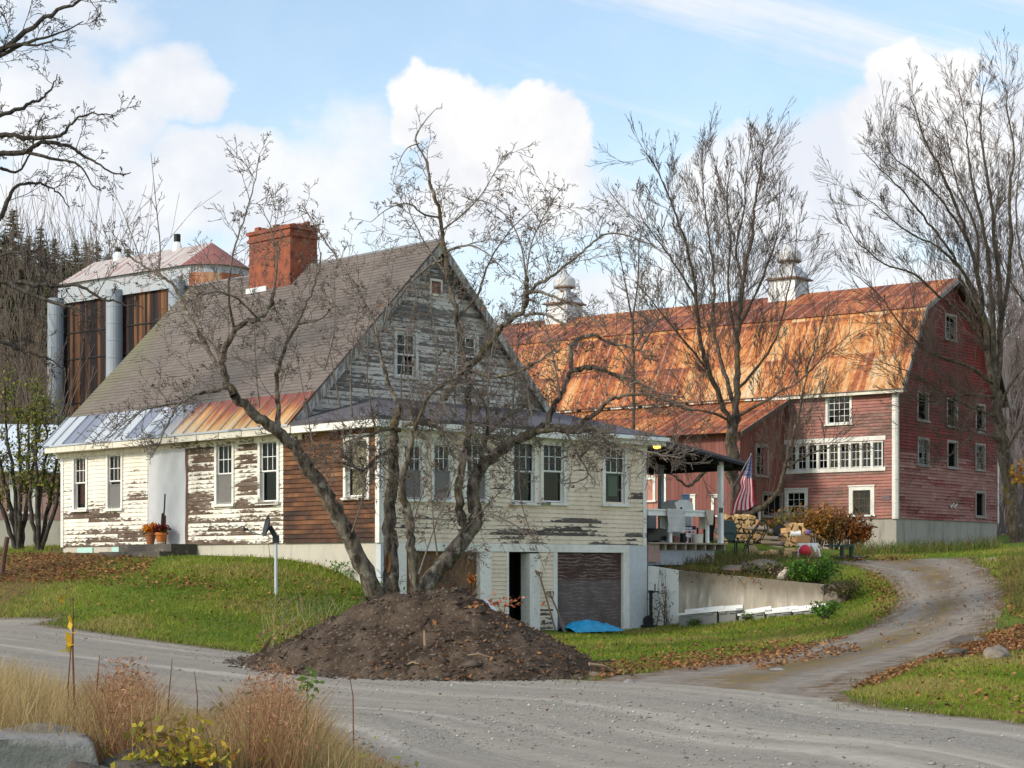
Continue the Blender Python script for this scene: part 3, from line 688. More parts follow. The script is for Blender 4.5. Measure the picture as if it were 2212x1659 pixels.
# right (garage side) wall of the low front wing
WR = [gr_(1108, 1153, 954, 1084), gr_(1172, 1216, 954, 1084), gr_(1306, 1348, 957, 1087), gr_(872, 909, 962, 1076), gr_(936, 972, 962, 1077), gr_(1007, 1048, 960, 1079)]
def peelR(u, v):
    return min(1.0, .10+bl(u, v, [(H.x(1240), 2.60, 1.7, .36, 1.3), (H.x(1130), 2.45, 1.9, .30, .9), (H.x(1260), 3.85, 1.0, .5, .62), (H.x(1380), 3.6, .5, .7, .75), (H.x(1372), 2.4, .7, .22, .9), (H.x(900), 2.6, 2.2, .4, .6), (H.x(1080), 3.6, .5, 1.2, .45), (H.x(1000), 3.0, .9, .9, .3), (H.x(1310), 2.32, 2.0, .2, .6)]))
mb = siding(MB(), PR, .12, WID-.1, Z0, ZT, [grow_(q, .02) for q in WR], peel=peelR); mb.build('side_wall', M_creamR, house)
# gable wall above the low roof
GW = [gr_(856, 896, 722, 812, 3.2), gr_(986, 1027, 728, 812, 3.2)]
def peelG(u, v): return min(1.2, max(.12, .98-.6*max(0, (u-6.3)/2.5)-.12*(v < 6.4))+.15*math.sin(v*5+u))
mb = siding(MB(), PG, 0, 9.4, 5.15, 10.25, [grow_(q, .02) for q in GW], peel=peelG, ur=lambda v: (max(0, v-5.5), min(9.4, 9.4-(v-5.5))), h=.12)
mb.build('gable_wall', M_grey, house)
# corner boards
cb = MB(); pbox(cb, PL, -.03, .12, Z0-.02, ZT-.15, -.02, .035, .3); pbox(cb, PR, -.005, .12, Z0-.02, ZT-.15, -.02, .03, .3); cb.build('corner_board', M_trim, house)
cb = MB(); pbox(cb, PR, WID-.14, WID, Z0-.02, ZT, -.02, .035, .42); cb.build('corner_board', M_trim, house)
cb = MB(); pbox(cb, PL, LEN-.12, LEN+.02, Z0-.02, ZT-.1, -.02, .035, .45); cb.build('corner_board', M_trim, house)
# closed back of the building so light does not leak in
sh = MB(); sh.box((.9, 3.9, -.1), (9.3, LEN-.02, 5.0)); sh.face([(.0, LEN, 1.5), (9.4, LEN, 1.5), (9.4, LEN, 5.5), (4.7, LEN, 10.2), (0, LEN, 5.5)][::-1]); sh.face([(9.4, 3.2, 1.5), (9.4, LEN, 1.5), (9.4, LEN, 5.5), (9.4, 3.2, 5.5)]); sh.face([(WID, 0, -.1), (WID, 3.2, -.1), (WID, 3.2, 5.2), (WID, 0, 5.2)])
sh.build('rear_wall', M_grey, house)
# foundation
fd = MB(); fd.box((.03, .0, .8), (.35, LEN-.02, Z0)); fd.build('foundation', M_conc, house)
M_mint = mat('mint_foam', color=(.42, .66, .58), rough=.6)
for (a, c) in ((167, 200), (242, 276)):
    q = MB(); pbox(q, PL, H.y(c), H.y(a), H.z(1197, 0, H.y((a+c)/2)), Z0-.04, -.1, .01); q.build('vent_panel', M_mint, house)
# windows of the long front
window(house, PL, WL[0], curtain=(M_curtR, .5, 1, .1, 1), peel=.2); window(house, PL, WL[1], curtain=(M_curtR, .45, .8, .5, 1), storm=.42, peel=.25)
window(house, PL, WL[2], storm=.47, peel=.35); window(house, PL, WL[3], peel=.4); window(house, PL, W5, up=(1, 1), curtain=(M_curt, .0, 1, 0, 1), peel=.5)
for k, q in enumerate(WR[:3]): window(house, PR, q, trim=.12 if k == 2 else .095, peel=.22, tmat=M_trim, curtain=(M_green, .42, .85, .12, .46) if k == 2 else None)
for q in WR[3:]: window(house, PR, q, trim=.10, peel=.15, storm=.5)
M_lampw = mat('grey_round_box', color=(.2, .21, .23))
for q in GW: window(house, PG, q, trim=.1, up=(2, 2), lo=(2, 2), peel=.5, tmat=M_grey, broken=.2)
v = gr_(930, 950, 608, 635, 3.2); t = MB()
for i in range(6): pbox(t, PG, v[0], v[1], v[2]+(v[3]-v[2])*i/6, v[2]+(v[3]-v[2])*(i+.55)/6, .0, .045)
vt = t.build('attic_vent', mat('red_vent', color=(.20, .06, .035)), house); t = MB(); pbox(t, PG, v[0]-.06, v[1]+.06, v[3], v[3]+.06, -.02, .05, .4); pbox(t, PG, v[0]-.06, v[0], v[2], v[3], -.02, .048, .4); pbox(t, PG, v[1], v[1]+.06, v[2], v[3], -.02, .048, .4); pbox(t, PG, v[0]-.06, v[1]+.06, v[2]-.06, v[2], -.02, .05, .4); t.build('vent_frame', M_trimB, vt)
# ---- roofs
def courses(mb, o, du, dvv, L, Hh, h, afn=None, lip=.011, cell=.8):
    "shingle courses on a sloping plane: o origin at eave, du along eave, dvv up slope"
    o = Vector(o); du = Vector(du); dvv = Vector(dvv); n = du.cross(dvv).normalized()
    nb = int(Hh/h)
    for i in range(nb):
        k = 0; jit = RN.uniform(-.004, .004)
        while k < L-1e-6:
            e = min(L, k+cell); a, c = i*h, min(Hh, (i+1)*h); l0 = lip+jit+.004*math.sin(k*3+i); l1 = lip+jit+.004*math.sin(e*3+i)
            q = [o+du*k+dvv*a+n*l0, o+du*e+dvv*a+n*l1, o+du*e+dvv*c, o+du*k+dvv*c]
            A = [afn(k, a), afn(e, a), afn(e, c), afn(k, c)] if afn else 0.0
            mb.face(q, [(k, a+.002), (e, a+.002), (e, c-.002), (k, c-.002)], A)
            mb.face([o+du*k+dvv*a, o+du*e+dvv*a, q[1], q[0]], [(k, a), (e, a), (e, a), (k, a)], A); k = e
    return mb
def zr(x): return 5.56+x*1.01
Y0, Y1 = 2.95, LEN+.28; XR = 4.7
sl_ = Vector((XR-.42, 0, zr(XR)-zr(.42))); SLL = sl_.length; sl_.normalize()
rf = MB(); courses(rf, (.42, Y1, zr(.42)+.02), (0, -1, 0), sl_, Y1-Y0, SLL, .14, lambda k, a: .82-k/7.0-.02*a)
rf.slab([(-.42, Y0, zr(-.42)), (-.42, Y1, zr(-.42)), (XR, Y1, zr(XR)), (XR, Y0, zr(XR))][::-1], .12)
rf.slab([(9.82, Y0, zr(-.42)), (9.82, Y1, zr(-.42)), (XR, Y1, zr(XR)), (XR, Y0, zr(XR))], .12)
roof = rf.build('roof', M_shingle, house)
rc = MB(); rc.tube([(XR, Y0, zr(XR)+.01), (XR, (Y0+Y1)/2, zr(XR)-.03), (XR, Y1, zr(XR)+.01)], .07, 6); rc.build('ridge_cap', mat('ridge_metal', color=(.2, .19, .19), rough=.6), roof)
st = MB(); s2 = Vector((.87, 0, .87*1.01)); SL2 = s2.length; s2.normalize(); n2 = Vector((-s2.z, 0, s2.x)); o2 = Vector((-.47, 0, zr(-.47)+.045))
k = 0
def sa_(u): return min(1, max(0, (u-4.9)/3.0))
while k < Y1-Y0-1e-6:
    e = min(Y1-Y0, k+.55); q = [o2+Vector((0, Y1-k, 0)), o2+Vector((0, Y1-e, 0)), o2+s2*SL2+Vector((0, Y1-e, 0)), o2+s2*SL2+Vector((0, Y1-k, 0))]
    st.face(q, [(k+.01, 0), (e-.01, 0), (e-.01, SL2), (k+.01, SL2)], [sa_(k), sa_(e), sa_(e), sa_(k)])
    r0 = len(st.v); st.beam(q[0]+n2*.015, q[3]+n2*.015, .03, .05, up=n2, a=sa_(k)*.6); k = e
st.face([o2+Vector((0, Y1, 0)), o2+Vector((0, Y0, 0)), o2+Vector((0, Y0, -.05)), o2+Vector((0, Y1, -.05))][::-1])
st.build('metal_strip', M_strip, roof)
# eave trim of the long front: fascia, soffit, frieze
ev = MB()
def fas(y0, y1, a): ev.box((-.44, y0, zr(-.42)-.22), (-.40, y1, zr(-.42)-.02), None, a); ev.box((-.40, y0, zr(-.42)-.215), (.0, y1, zr(-.42)-.185), None, a); ev.box((-.07, y0, zr(-.42)-.36), (-.035, y1, zr(-.42)-.215), None, a)
y = Y0-.05
while y < Y1-.1:
    fas(y, min(Y1-.06, y+.98), min(1.0, .5+.45*math.exp(-((y-6.0)/2.2)**2))); y += 1
ev.build('eave_trim', M_trimB, house)
rk = MB()
for xa, xb, s_ in ((-.42, XR, 1), (9.82, XR, -1)):
    za, zb = zr(-.42), zr(XR); y_ = Y0-.02
    pts = [(xa, za-.03), (xb, zb-.03), (xb, zb-.33), (xa+.02*s_, za-.32)]
    for yy_ in (y_, y_+.04):
        P_ = [(a_, yy_, c_) for a_, c_ in pts]; rk.face(P_ if (s_ > 0) == (yy_ == y_+.04) else P_[::-1], [(a_*1.4, c_*.3) for a_, c_ in pts], .5)
rk.build('rake_board', mat('old_rake', lambda b: b.mix(b.step(b.noise(b.sc(b.uv(), (3, 2, 1)), 2, 5, .7), .42, .6), (.13, .115, .105), (.42, .40, .36))), roof)
# low hipped roof of the front wing
ZE = 5.17
A, B_, C_, D_, T0, T1 = (-.42, -.42, ZE), (9.98, -.42, ZE), (9.98, 3.2, ZE), (-.42, 3.2, ZE), (2.6, 3.2, 6.02), (9.3, 3.2, 6.02)
hr = MB()
for P_ in ([A, B_, T1, T0], [D_, A, T0], [B_, C_, T1]): hr.slab(P_, .10)
hr.build('wing_roof', M_slate, house)
wt = MB(); wt.box((-.38, -.40, ZE-.26), (9.94, -.36, ZE-.09), None, .2); wt.box((-.40, -.38, ZE-.26), (-.36, 3.0, ZE-.09), None, .35); wt.box((-.36, -.36, ZE-.25), (9.9, .0, ZE-.22), None, .1); wt.box((-.36, 0, ZE-.25), (0, 3.0, ZE-.22), None, .1); wt.box((9.55, 0, ZE-.25), (9.9, 3., ZE-.22), None, .1)
wt.box((.0, -.06, ZE-.42), (WID, -.03, ZE-.25), None, .15); wt.box((9.90, -.38, ZE-.26), (9.94, 3.1, ZE-.09), None, .2)
wt.build('wing_eave_trim', M_trim, house)
gt = MB(); gt.box((6.4, -.52, ZE-.14), (9.98, -.41, ZE-.04)); gt.build('gutter', M_white, house)
# chimney
CXA, CXB, CYA, CYB, CT = 4.05, 4.78, 8.69, 10.65, 11.42
ch = MB(); ch.box((CXA, CYA, 9.2), (CXB+.25, CYB, CT-.32)); ch.box((CXA-.05, CYA-.05, CT-.32), (CXB+.30, CYB+.05, CT-.24)); ch.box((CXA-.01, CYA-.01, CT-.24), (CXB+.26, CYB+.01, CT-.1)); ch.box((CXA-.06, CYA-.06, CT-.1), (CXB+.31, CYB+.06, CT))
for i in range(46):
    t = RN.random(); x_ = RN.uniform(CXA, CXB+.2); y_ = RN.uniform(CYA, CYB-.2); hh = RN.uniform(.03, .16)
    ch.box((x_, y_, CT-.02), (x_+.1, y_+.2, CT+hh*(.3+t)), None)
chim = ch.build('chimney', M_brick, roof, bevel=.012)
fl = MB(); fl.box((CXA-.07, CYB-.9, zr(CXA)-.03), (CXA+.02, CYB+.08, zr(CXA)+.12)); fl.build('flashing', mat('white_flashing', color=(.62, .64, .66)), chim)
# plastic sheet over the front door, lamp above, stone steps
pd = MB(); u0, u1 = sdoor[0], sdoor[1]; v0, v1 = Z0+.02, sdoor[3]; nu_, nv_ = 26, 40; um = u0+(u1-u0)*.42
def dcl(i, j):
    u = u0+(u1-u0)*i/nu_; t = j/nv_; f = .05+.014*math.sin(i*.8+.6*math.sin(j*.2))+.006*math.sin(j*.4+i*.7)
    if .42 < i/nu_ < .66 and t < .55: f += .06*(1-t/.55)
    return PL.p(u, v0+(v1-v0)*t, f)
for i in range(nu_):
    for j in range(nv_):
        t = (j+.5)/nv_; x_ = (i+.5)/nu_
        if t < .52 and abs(x_-.56) < .085*(1-t/.52)+.006: continue
        pd.face([dcl(i, j), dcl(i, j+1), dcl(i+1, j+1), dcl(i+1, j)])
M_plas = mat('plastic_sheet', lambda b: {'c': b.mix(b.noise(b.ob(), 3, 5), (.60, .61, .62), (.74, .75, .76)), 'r': .35, 't': .25})
plastic = pd.build('plastic_sheet', M_plas, house, smooth=True)
dd = MB(); pbox(dd, PL, u0, u1, Z0, v1+.02, -.2, -.12); pbox(dd, PL, u0-.07, u0, Z0, v1, -.03, .03); pbox(dd, PL, u1, u1+.07, Z0, v1, -.03, .03); dd.build('front_door', mat('door_brown', color=(.16, .09, .06)), house)
aw = MB(); um_ = (u0+u1)/2
for i in range(14):
    a_, c_ = u0-.05+(u1-u0+.1)*i/14, u0-.05+(u1-u0+.1)*(i+1)/14; f = lambda u: v1+.02+.22*(1-((u-um_)/((u1-u0+.1)/2))**2)
    aw.face([PL.p(a_, v1, .03), PL.p(a_, f(a_), .03), PL.p(c_, f(c_), .03), PL.p(c_, v1, .03)])
aw.build('door_head', mat('grey_green_board', color=(.24, .25, .22)), house)
lm = MB(); q = PL.p(H.y(351), v1+.18, .05); lm.tube([q+Vector((.03, 0, .25)), q+Vector((-.22, 0, .30)), q+Vector((-.25, 0, .1))], .02, 6); lm.lathe([(.03, .12), (.12, .0), (.15, -.1), (.0, -.08)], 12, q+Vector((-.25, 0, 0))); lm.build('porch_lamp', mat('grey_metal', color=(.16, .17, .15)), house)
# ------------------------------------------------------------------ garage level
def zg(py, px): return H.z(py, H.x(px), 0)
GB = -.12; gx = H.x
g1 = (gx(877), gx(1036)); g2 = (gx(1203), gx(1345)); gd = (gx(1098), gx(1142))
bnd = MB(); pbox(bnd, PR, gx(858), gx(1358), 1.99, Z0-.005, -.06, .03, .12); bnd.build('garage_header', M_trim, house)
gw = MB(); siding(gw, PR, gx(1060), gd[0]-.06, GB, 1.99, h=.105, base=.12); gw.build('garage_wall', M_creamR, house)
gw = MB(); siding(gw, PR, gx(1165), gx(1195), GB, 1.99, h=.105, peel=lambda u, v: .15+.6*(v < .5)); gw.build('garage_wall', M_creamR, house)
for a_, c_, p_ in ((858, 877, .2), (1036, 1060, .2), (1194, 1203, .1), (1345, 1358.5, .15), (1093, 1098, .1)):
    pst = MB(); pbox(pst, PR, gx(a_), gx(c_), GB, 1.99, -.12, .025, p_); pst.build('garage_post', M_trim, house)
d1 = MB(); pbox(d1, PR, g1[0], g1[1], GB, 1.99, -.17, -.13); d1.build('garage_door', M_ply2, house)
d2 = MB(); pbox(d2, PR, g2[0], g2[1], GB, 1.99, -.10, -.06); tag(d2.build('garage_door', M_ply, house), 'swirling dark plywood garage door')
dk = MB(); pbox(dk, PR, gd[0], gd[1]+.3, GB, 1.99, -.9, -.85); pbox(dk, PR, gd[0]-.02, gd[0], GB, 1.99, -.9, -.1); tag(dk.build('doorway', M_black, house), 'dark open doorway beside the plywood door')  # black sheet set back in the opening stands in for the unlit garage
od = MB(); a_ = PR.p(gx(1143), 0, -.05); c_ = PR.p(gx(1152), 0, .62)
# door leaf swung out, seen nearly edge on
pbox(od, PR, gx(1143), gx(1165), GB+.02, 1.95, -.3, .03, .12); od.build('open_door', M_trim, house)
pr_ = MB(); pbox(pr_, PR, gx(1358.5), WID+.02, GB, Z0-.01, -1.0, .03); pr_.box((WID-.02, .04, GB), (WID+.02, 3.2, Z0-.01)); pr_.build('garage_pier', M_pier, house)
fr = MB(); pbox(fr, PR, 0.02, gx(858), GB, Z0-.01, -.15, .02); fr.build('garage_pier', M_pier, house)
# ------------------------------------------------------------------ side porch
DX0, DX1, DD = 9.6, 12.95, 2.6; DZ = 2.28
dk = MB(); n_ = 22
for i in range(n_): dk.box((DX0, -.12+(DD+.12)*i/n_, DZ-.04), (DX1, -.12+(DD+.12)*(i+.94)/n_, DZ))
deck = dk.build('porch_deck', mat('deck_boards', color=(.33, .27, .19)), house)
for i in range(8):
    j_ = MB(); x_ = DX0+.25+(DX1-DX0-.35)*i/7; j_.box((x_, -.08, DZ-.20), (x_+.05, DD, DZ-.04)); j_.build('joist', mat('joist_wood', color=(.30, .26, .20)), deck)
bm_ = MB(); bm_.box((9.62, .12, 1.66), (12.65, .30, DZ-.205)); bm_.box((12.45, .3, 1.66), (12.65, DD, DZ-.21)); bm_.build('porch_beam', mat('grey_beam', color=(.37, .38, .41)), house)
bk_ = MB(); bk_.box((9.65, .62, 1.3), (12.4, .66, DZ-.05)); bk_.build('under_deck_shade', M_black, house)  # black sheet behind the joists stands for the dark under the deck
sp = MB(); sp.box((9.6, -.05, 1.75), (10.12, .12, 2.02)); sp.box((9.6, -.06, 2.02), (10.05, .11, 2.23)); sp.build('beam_end', mat('worn_beam', color=(.34, .22, .19)), house)
for (x_, y_) in ((12.78, 0.0), (12.78, 2.25)):
    p_ = MB(); p_.box((x_-.065, y_-.065, DZ), (x_+.065, y_+.065, 4.62)); p_.build('porch_post', M_white if y_ == 0 else mat('blue_grey_post', color=(.34, .37, .42)), house)
rl = MB(); xr = H.x(1532); rl.box((DX0, -.06, 3.02), (xr, .06, 3.16)); rl.box((DX0, -.10, 3.16), (xr, .10, 3.20)); rl.box((xr-.12, -.04, DZ), (xr-.04, .04, 3.02)); rl.box((10.55, -.03, DZ), (10.63, .03, 3.02)); rl.build('porch_railing', M_white, house)
pf = MB(); xa, za, xb, zb = 9.7, 5.14, 13.75, 4.60
pf.slab([(xa, -.35, za), (xb, -.35, zb), (xb, 3.4, zb), (xa, 3.4, za)], .07); pf.build('porch_roof', M_slate, house)
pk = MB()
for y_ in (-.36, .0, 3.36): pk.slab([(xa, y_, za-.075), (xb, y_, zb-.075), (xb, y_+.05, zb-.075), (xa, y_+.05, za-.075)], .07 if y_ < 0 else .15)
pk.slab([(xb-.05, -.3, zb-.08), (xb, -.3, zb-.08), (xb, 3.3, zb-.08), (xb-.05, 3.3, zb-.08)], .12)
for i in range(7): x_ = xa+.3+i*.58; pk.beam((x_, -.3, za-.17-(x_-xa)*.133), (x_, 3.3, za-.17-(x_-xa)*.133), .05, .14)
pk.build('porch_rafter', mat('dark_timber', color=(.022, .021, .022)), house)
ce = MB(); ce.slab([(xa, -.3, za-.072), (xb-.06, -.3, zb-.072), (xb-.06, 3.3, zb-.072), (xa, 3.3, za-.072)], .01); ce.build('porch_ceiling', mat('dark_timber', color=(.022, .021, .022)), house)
M_glow = mat('lit_globe', lambda b: {'c': (1, .6, .15), 'e': (1, .50, .08), 'es': 2.2})
gb = MB(); gp = (H.x(1419, -.12), -.12, H.z(960, H.x(1419, -.12), -.12)); gb.lathe([(.0, -.13), (.09, -.1), (.13, 0), (.10, .09), (.04, .13)], 16, gp); gb.build('globe_lamp', M_glow, house, smooth=True)
# ------------------------------------------------------------------ the red barn
B = Frame(14.96, 72, 38)
barn = empty('barn', (B.cx, B.cy, 0), B.rz)
tag(barn, 'faded red gambrel barn with rusty orange metal roof and white framed windows', 'barn')
BF = Plane((0, 0, 0), (0, 1, 0), (-1, 0, 0)); BG = Plane((0, 0, 0), (1, 0, 0), (0, -1, 0))
BW, BL, BZ0, BZT = 9.6, 26.0, 3.5, 8.75
BRK = (1.8, 11.93); RDG = (4.8, 13.40); EV = (-.32, 8.52)
def bf(px0, px1, py0, py1):
    a, c = B.y(px1), B.y(px0); m = (a+c)/2; return (a, c, B.z(py1, 0, m), B.z(py0, 0, m))
def bg(px0, px1, py0, py1):
    a, c = B.x(px0), B.x(px1); m = (a+c)/2; return (a, c, B.z(py1, m, 0), B.z(py0, m, 0))
wup = bf(1789, 1836, 855, 914); wlo = bf(1701, 1739, 1064, 1124); wlo2 = bf(1843, 1881, 1059, 1111)
sa, sc_ = B.y(1908), B.y(1699); srow = (sa, sc_, B.z(1010, 0, sa), B.z(953, 0, sa))
YL = B.y(1696)
def pBF(u, v): return min(1.1, .55+.25*math.sin(u*2.1+v*3.3)*math.sin(v*1.7)+bl(u, v, [(1.2, 7.3, 2.5, .8, .35), (3.5, 8.2, 2, .7, .3), (2.5, 5.4, 3, .35, .3)]))
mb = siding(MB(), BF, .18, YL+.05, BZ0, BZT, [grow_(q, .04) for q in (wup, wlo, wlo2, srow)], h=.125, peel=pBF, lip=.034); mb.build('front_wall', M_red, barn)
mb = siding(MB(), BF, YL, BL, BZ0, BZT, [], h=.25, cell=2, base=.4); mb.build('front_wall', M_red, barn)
GWN = [bg(1982, 2002.5, 850, 907), bg(2046, 2065, 863, 920), bg(2108, 2125, 877, 933), bg(1983, 2003.5, 950, 1004), bg(2046.5, 2065.5, 956, 1009), bg(2107.5, 2125, 962, 1014), bg(2107.5, 2125.5, 1065, 1115), bg(2042, 2063, 683, 733)]
def gur(v):
    if v < 9.0: return (.0, BW)
    x = (v-9.03)/(11.93-9.03)*1.8 if v < 11.93 else 1.8+(v-11.93)/(13.40-11.93)*3.0
    return (max(0, x), BW-max(0, x))
def pBG(u, v): return min(1.25, .12+max(0, min(1, (6.35-v)/.5+.25*math.sin(u*1.3)))*.95+.13*math.sin(v*4.1+u*.8))
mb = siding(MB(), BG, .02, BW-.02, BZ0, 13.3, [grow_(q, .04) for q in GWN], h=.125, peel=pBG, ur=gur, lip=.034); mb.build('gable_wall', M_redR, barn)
t = MB(); pbox(t, BF, -.03, .18, BZ0-.02, 8.7, -.03, .05, .1); pbox(t, BG, -.05, .10, BZ0-.02, 8.95, -.03, .05, .1); t.build('corner_board', M_trim, barn)
t = MB(); pbox(t, BG, BW-.09, BW+.03, BZ0-.02, 8.95, -.03, .05, .2); t.build('corner_board', M_trim, barn)
fd = MB(); fd.box((.03, .03, 1.6), (BW-.03, BL, BZ0)); fd.build('foundation', M_barnf, barn)
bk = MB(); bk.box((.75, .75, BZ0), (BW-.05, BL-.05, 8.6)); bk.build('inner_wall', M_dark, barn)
M_btrim = M_trim
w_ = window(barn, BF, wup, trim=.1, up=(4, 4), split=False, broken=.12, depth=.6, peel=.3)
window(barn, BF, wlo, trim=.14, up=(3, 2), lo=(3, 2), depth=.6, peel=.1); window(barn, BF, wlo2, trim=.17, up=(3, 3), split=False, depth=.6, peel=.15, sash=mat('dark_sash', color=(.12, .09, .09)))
# the long strip of nine
for i in range(9):
    a, c = sa+(sc_-sa)*i/9, sa+(sc_-sa)*(i+1)/9
    window(barn, BF, (a+.05, c-.05, srow[2]+.05, srow[3]-.03), trim=.049, fr_=.024, up=(2, 3), split=False, broken=.1, depth=.6, peel=.2, head=False, sill=False)
t = MB(); pbox(t, BF, sa-.12, sc_+.12, srow[3]+.045, srow[3]+.22, -.05, .06, .15); t.build('window_head', M_trim, barn)
t = MB(); pbox(t, BF, sa-.12, sc_+.12, srow[2]-.12, srow[2]+.028, -.05, .075, .5); t.build('window_sill', M_trim, barn)
M_oldfr = peel_mat('old_frame', (.31, .28, .26), (.25, .22, .20), [(.12, .10, .09), (.2, .17, .16), (.28, .25, .23)], h=.4, us=2)
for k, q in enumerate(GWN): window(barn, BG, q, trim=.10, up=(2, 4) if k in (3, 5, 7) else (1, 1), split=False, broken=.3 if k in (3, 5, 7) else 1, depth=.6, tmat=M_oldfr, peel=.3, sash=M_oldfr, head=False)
# roof
rf = MB()
def rquad(p0, p1, y0, y1, voff, af):
    n = max(1, int((y1-y0)/.62)); L = math.hypot(p1[0]-p0[0], p1[1]-p0[1])
    for i in range(n):
        a, c = y0+(y1-y0)*i/n, y0+(y1-y0)*(i+1)/n
        q = [(p0[0], a, p0[1]), (p0[0], c, p0[1]), (p1[0], c, p1[1]), (p1[0], a, p1[1])]
        rf.face(q[::-1] if p1[0] > p0[0] else q, [(a, voff), (c, voff), (c, voff+L), (a, voff+L)][::-1] if p1[0] > p0[0] else [(a, voff), (c, voff), (c, voff+L), (a, voff+L)], af)
RY0, RY1 = -.42, BL+.4
rquad(EV, BRK, RY0, 8.0, .1, -.005); rquad(EV, BRK, 8.0, RY1, .1, -.06)
rquad((BRK[0]-.1, BRK[1]-.03), RDG, RY0, RY1, 5.9, -.13)
mir = lambda p: (BW-p[0], p[1])
rquad(mir(EV), mir(BRK), RY0, RY1, .1, 0); rquad((BW-BRK[0]+.1, BRK[1]-.03), RDG, RY0, RY1, 5.9, -.1)
broof = rf.build('roof', M_rust, barn)
un = MB(); PROF = [EV, BRK, RDG, mir(BRK), mir(EV)]
for p0, p1 in zip(PROF, PROF[1:]):
    q = [(p0[0], RY0+.01, p0[1]-.05), (p0[0], RY1-.01, p0[1]-.05), (p1[0], RY1-.01, p1[1]-.05), (p1[0], RY0+.01, p1[1]-.05)]
    un.face(q)
un.build('roof_boards', mat('dark_roof_boards', color=(.07, .045, .035)), broof)
rk = MB()
for p0, p1 in zip(PROF, PROF[1:]):
    rk.beam((p0[0], RY0-.02, p0[1]-.09), (p1[0], RY0-.02, p1[1]-.09), .035, .17, up=(0, 0, 1), a=.3)
rk.build('rake_board', M_oldfr, broof)
ea = MB(); ea.box((-.30, RY0, 8.36), (-.24, YL+.6, 8.52), None, .35); ea.box((-.24, RY0, 8.40), (0, YL+.6, 8.44), None, .4); ea.build('eave_trim', M_trimB, barn)
e2 = MB()
for i in range(24): 
    a = YL+.6+i*.8; e2.box((-.30, a, 8.40), (-.26, a+RN.uniform(.5, .78), 8.53), None, RN.uniform(.1, .6))
e2.build('eave_metal', mat('eave_scraps', lambda b: b.mix(b.step(b.noise(b.ob(), 3, 4), .45, .55), (.62, .62, .58), (.36, .13, .04))), broof)
# ventilators on the ridge
M_vent = mat('white_metal', lambda b: {'c': b.mix(b.step(b.noise(b.ob(), 3, 5, .7), .55, .72), (.52, .52, .52), (.33, .30, .27)), 'r': .45, 'm': .15})
M_ledge = mat('rust_ledge', color=(.22, .15, .11))
for px in (1705, 1219):
    t_ = (px-CX)/F; yv = B.y(px, 4.8)
    lo = MB(); k = 1.4142
    lo.lathe([(.70*k, -.55), (.60*k, .62), (.60*k, .64)], 4, (4.8, yv, RDG[1]), sq=True)
    o_ = lo.build('ventilator', M_vent, broof)
    l2 = MB(); l2.lathe([(.60*k, .60), (.76*k, .62), (.76*k, .69), (.5*k, .72)], 4, (4.8, yv, RDG[1]), sq=True); l2.build('ledge', M_ledge, o_)
    l3 = MB(); l3.lathe([(.72*k, .685), (.56*k, .86), (.40*k, 1.14), (.29*k, 1.26)], 4, (4.8, yv, RDG[1]), sq=True)
    l3.lathe([(.31, 1.2), (.31, 1.40), (.50, 1.46), (.53, 1.52), (.53, 1.78), (.50, 1.86), (.36, 1.95), (.22, 2.08), (.12, 2.22), (.05, 2.34), (.055, 2.40), (.02, 2.48)], 20, (4.8, yv, RDG[1])); l3.build('cap', M_vent, o_)
    l4 = MB(); l4.lathe([(.34, 1.39), (.51, 1.43), (.51, 1.47), (.3, 1.45)], 20, (4.8, yv, RDG[1])); l4.build('rim', M_ledge, o_)
# lean-to along the front
def vboards(c1, c2, dk, w=.19):
    def fn(b):
        u, v, _ = b.sep(b.uv()); i = b.m('FLOOR', b.m('DIVIDE', u, w)); r = b.white(b.comb(i, 3.)); fr = b.m('FRACT', b.m('DIVIDE', u, w))
        n = b.noise(b.comb(b.m('MULTIPLY', u, 7), b.m('MULTIPLY', v, .6), 0.), 1, 5, .65)
        c = b.mix(b.m('ADD', b.m('MULTIPLY', r, .4), b.m('MULTIPLY', n, .6)), c1, c2)
        return {'c': b.mix(b.step(fr, .1, .02), c, dk), 'r': .85}
    return fn
M_vred = mat('vertical_red_boards', vboards((.13, .048, .042), (.30, .115, .095), (.035, .015, .014)))
M_vsunlit = mat('vertical_sunlit_boards', vboards((.32, .13, .095), (.52, .25, .19), (.06, .025, .02), .3))  # lighter pinkish boards, with the sunlight put into the colour
LX, LZ0, LZ1 = -3.5, 7.0, 8.38
lw = MB(); LE = Plane((0, YL, 0), (-1, 0, 0), (0, -1, 0)); LF = Plane((LX, 0, 0), (0, 1, 0), (-1, 0, 0))
def lex(px): return -B.x(px, YL)
def lez(py, px): return B.z(py, B.x(px, YL), YL)
ow = (lex(1688), lex(1648), lez(1114, 1668), lez(1069, 1668)); uw = (lex(1657), lex(1633), lez(1026, 1645), lez(966, 1645)); dw = (lex(1637), lex(1618), 2.2, lez(1097, 1628))
for (u0, u1, v0, v1) in ((0, ow[0], 2.1, 0), (ow[0], ow[1], 2.1, ow[2]), (ow[0], ow[1], ow[3], 0), (ow[1], dw[0], 2.1, uw[2]), (ow[1], dw[0], uw[3], 0), (dw[0], dw[1], dw[3], uw[2]), (dw[0], uw[1], uw[3], 0), (uw[1], 3.5, dw[3], 0), (dw[1], 3.5, 2.1, dw[3])):
    if u1 <= u0: continue
    f = lambda u: LZ1-.1-(LZ1-LZ0)*u/3.5
    lw.face([LE.p(u0, v0), LE.p(u0, v1 or f(u0)), LE.p(u1, v1 or f(u1)), LE.p(u1, v0)], [(u0, v0), (u0, v1 or f(u0)), (u1, v1 or f(u1)), (u1, v0)])
lw.build('wing_end_wall', M_vred, barn)
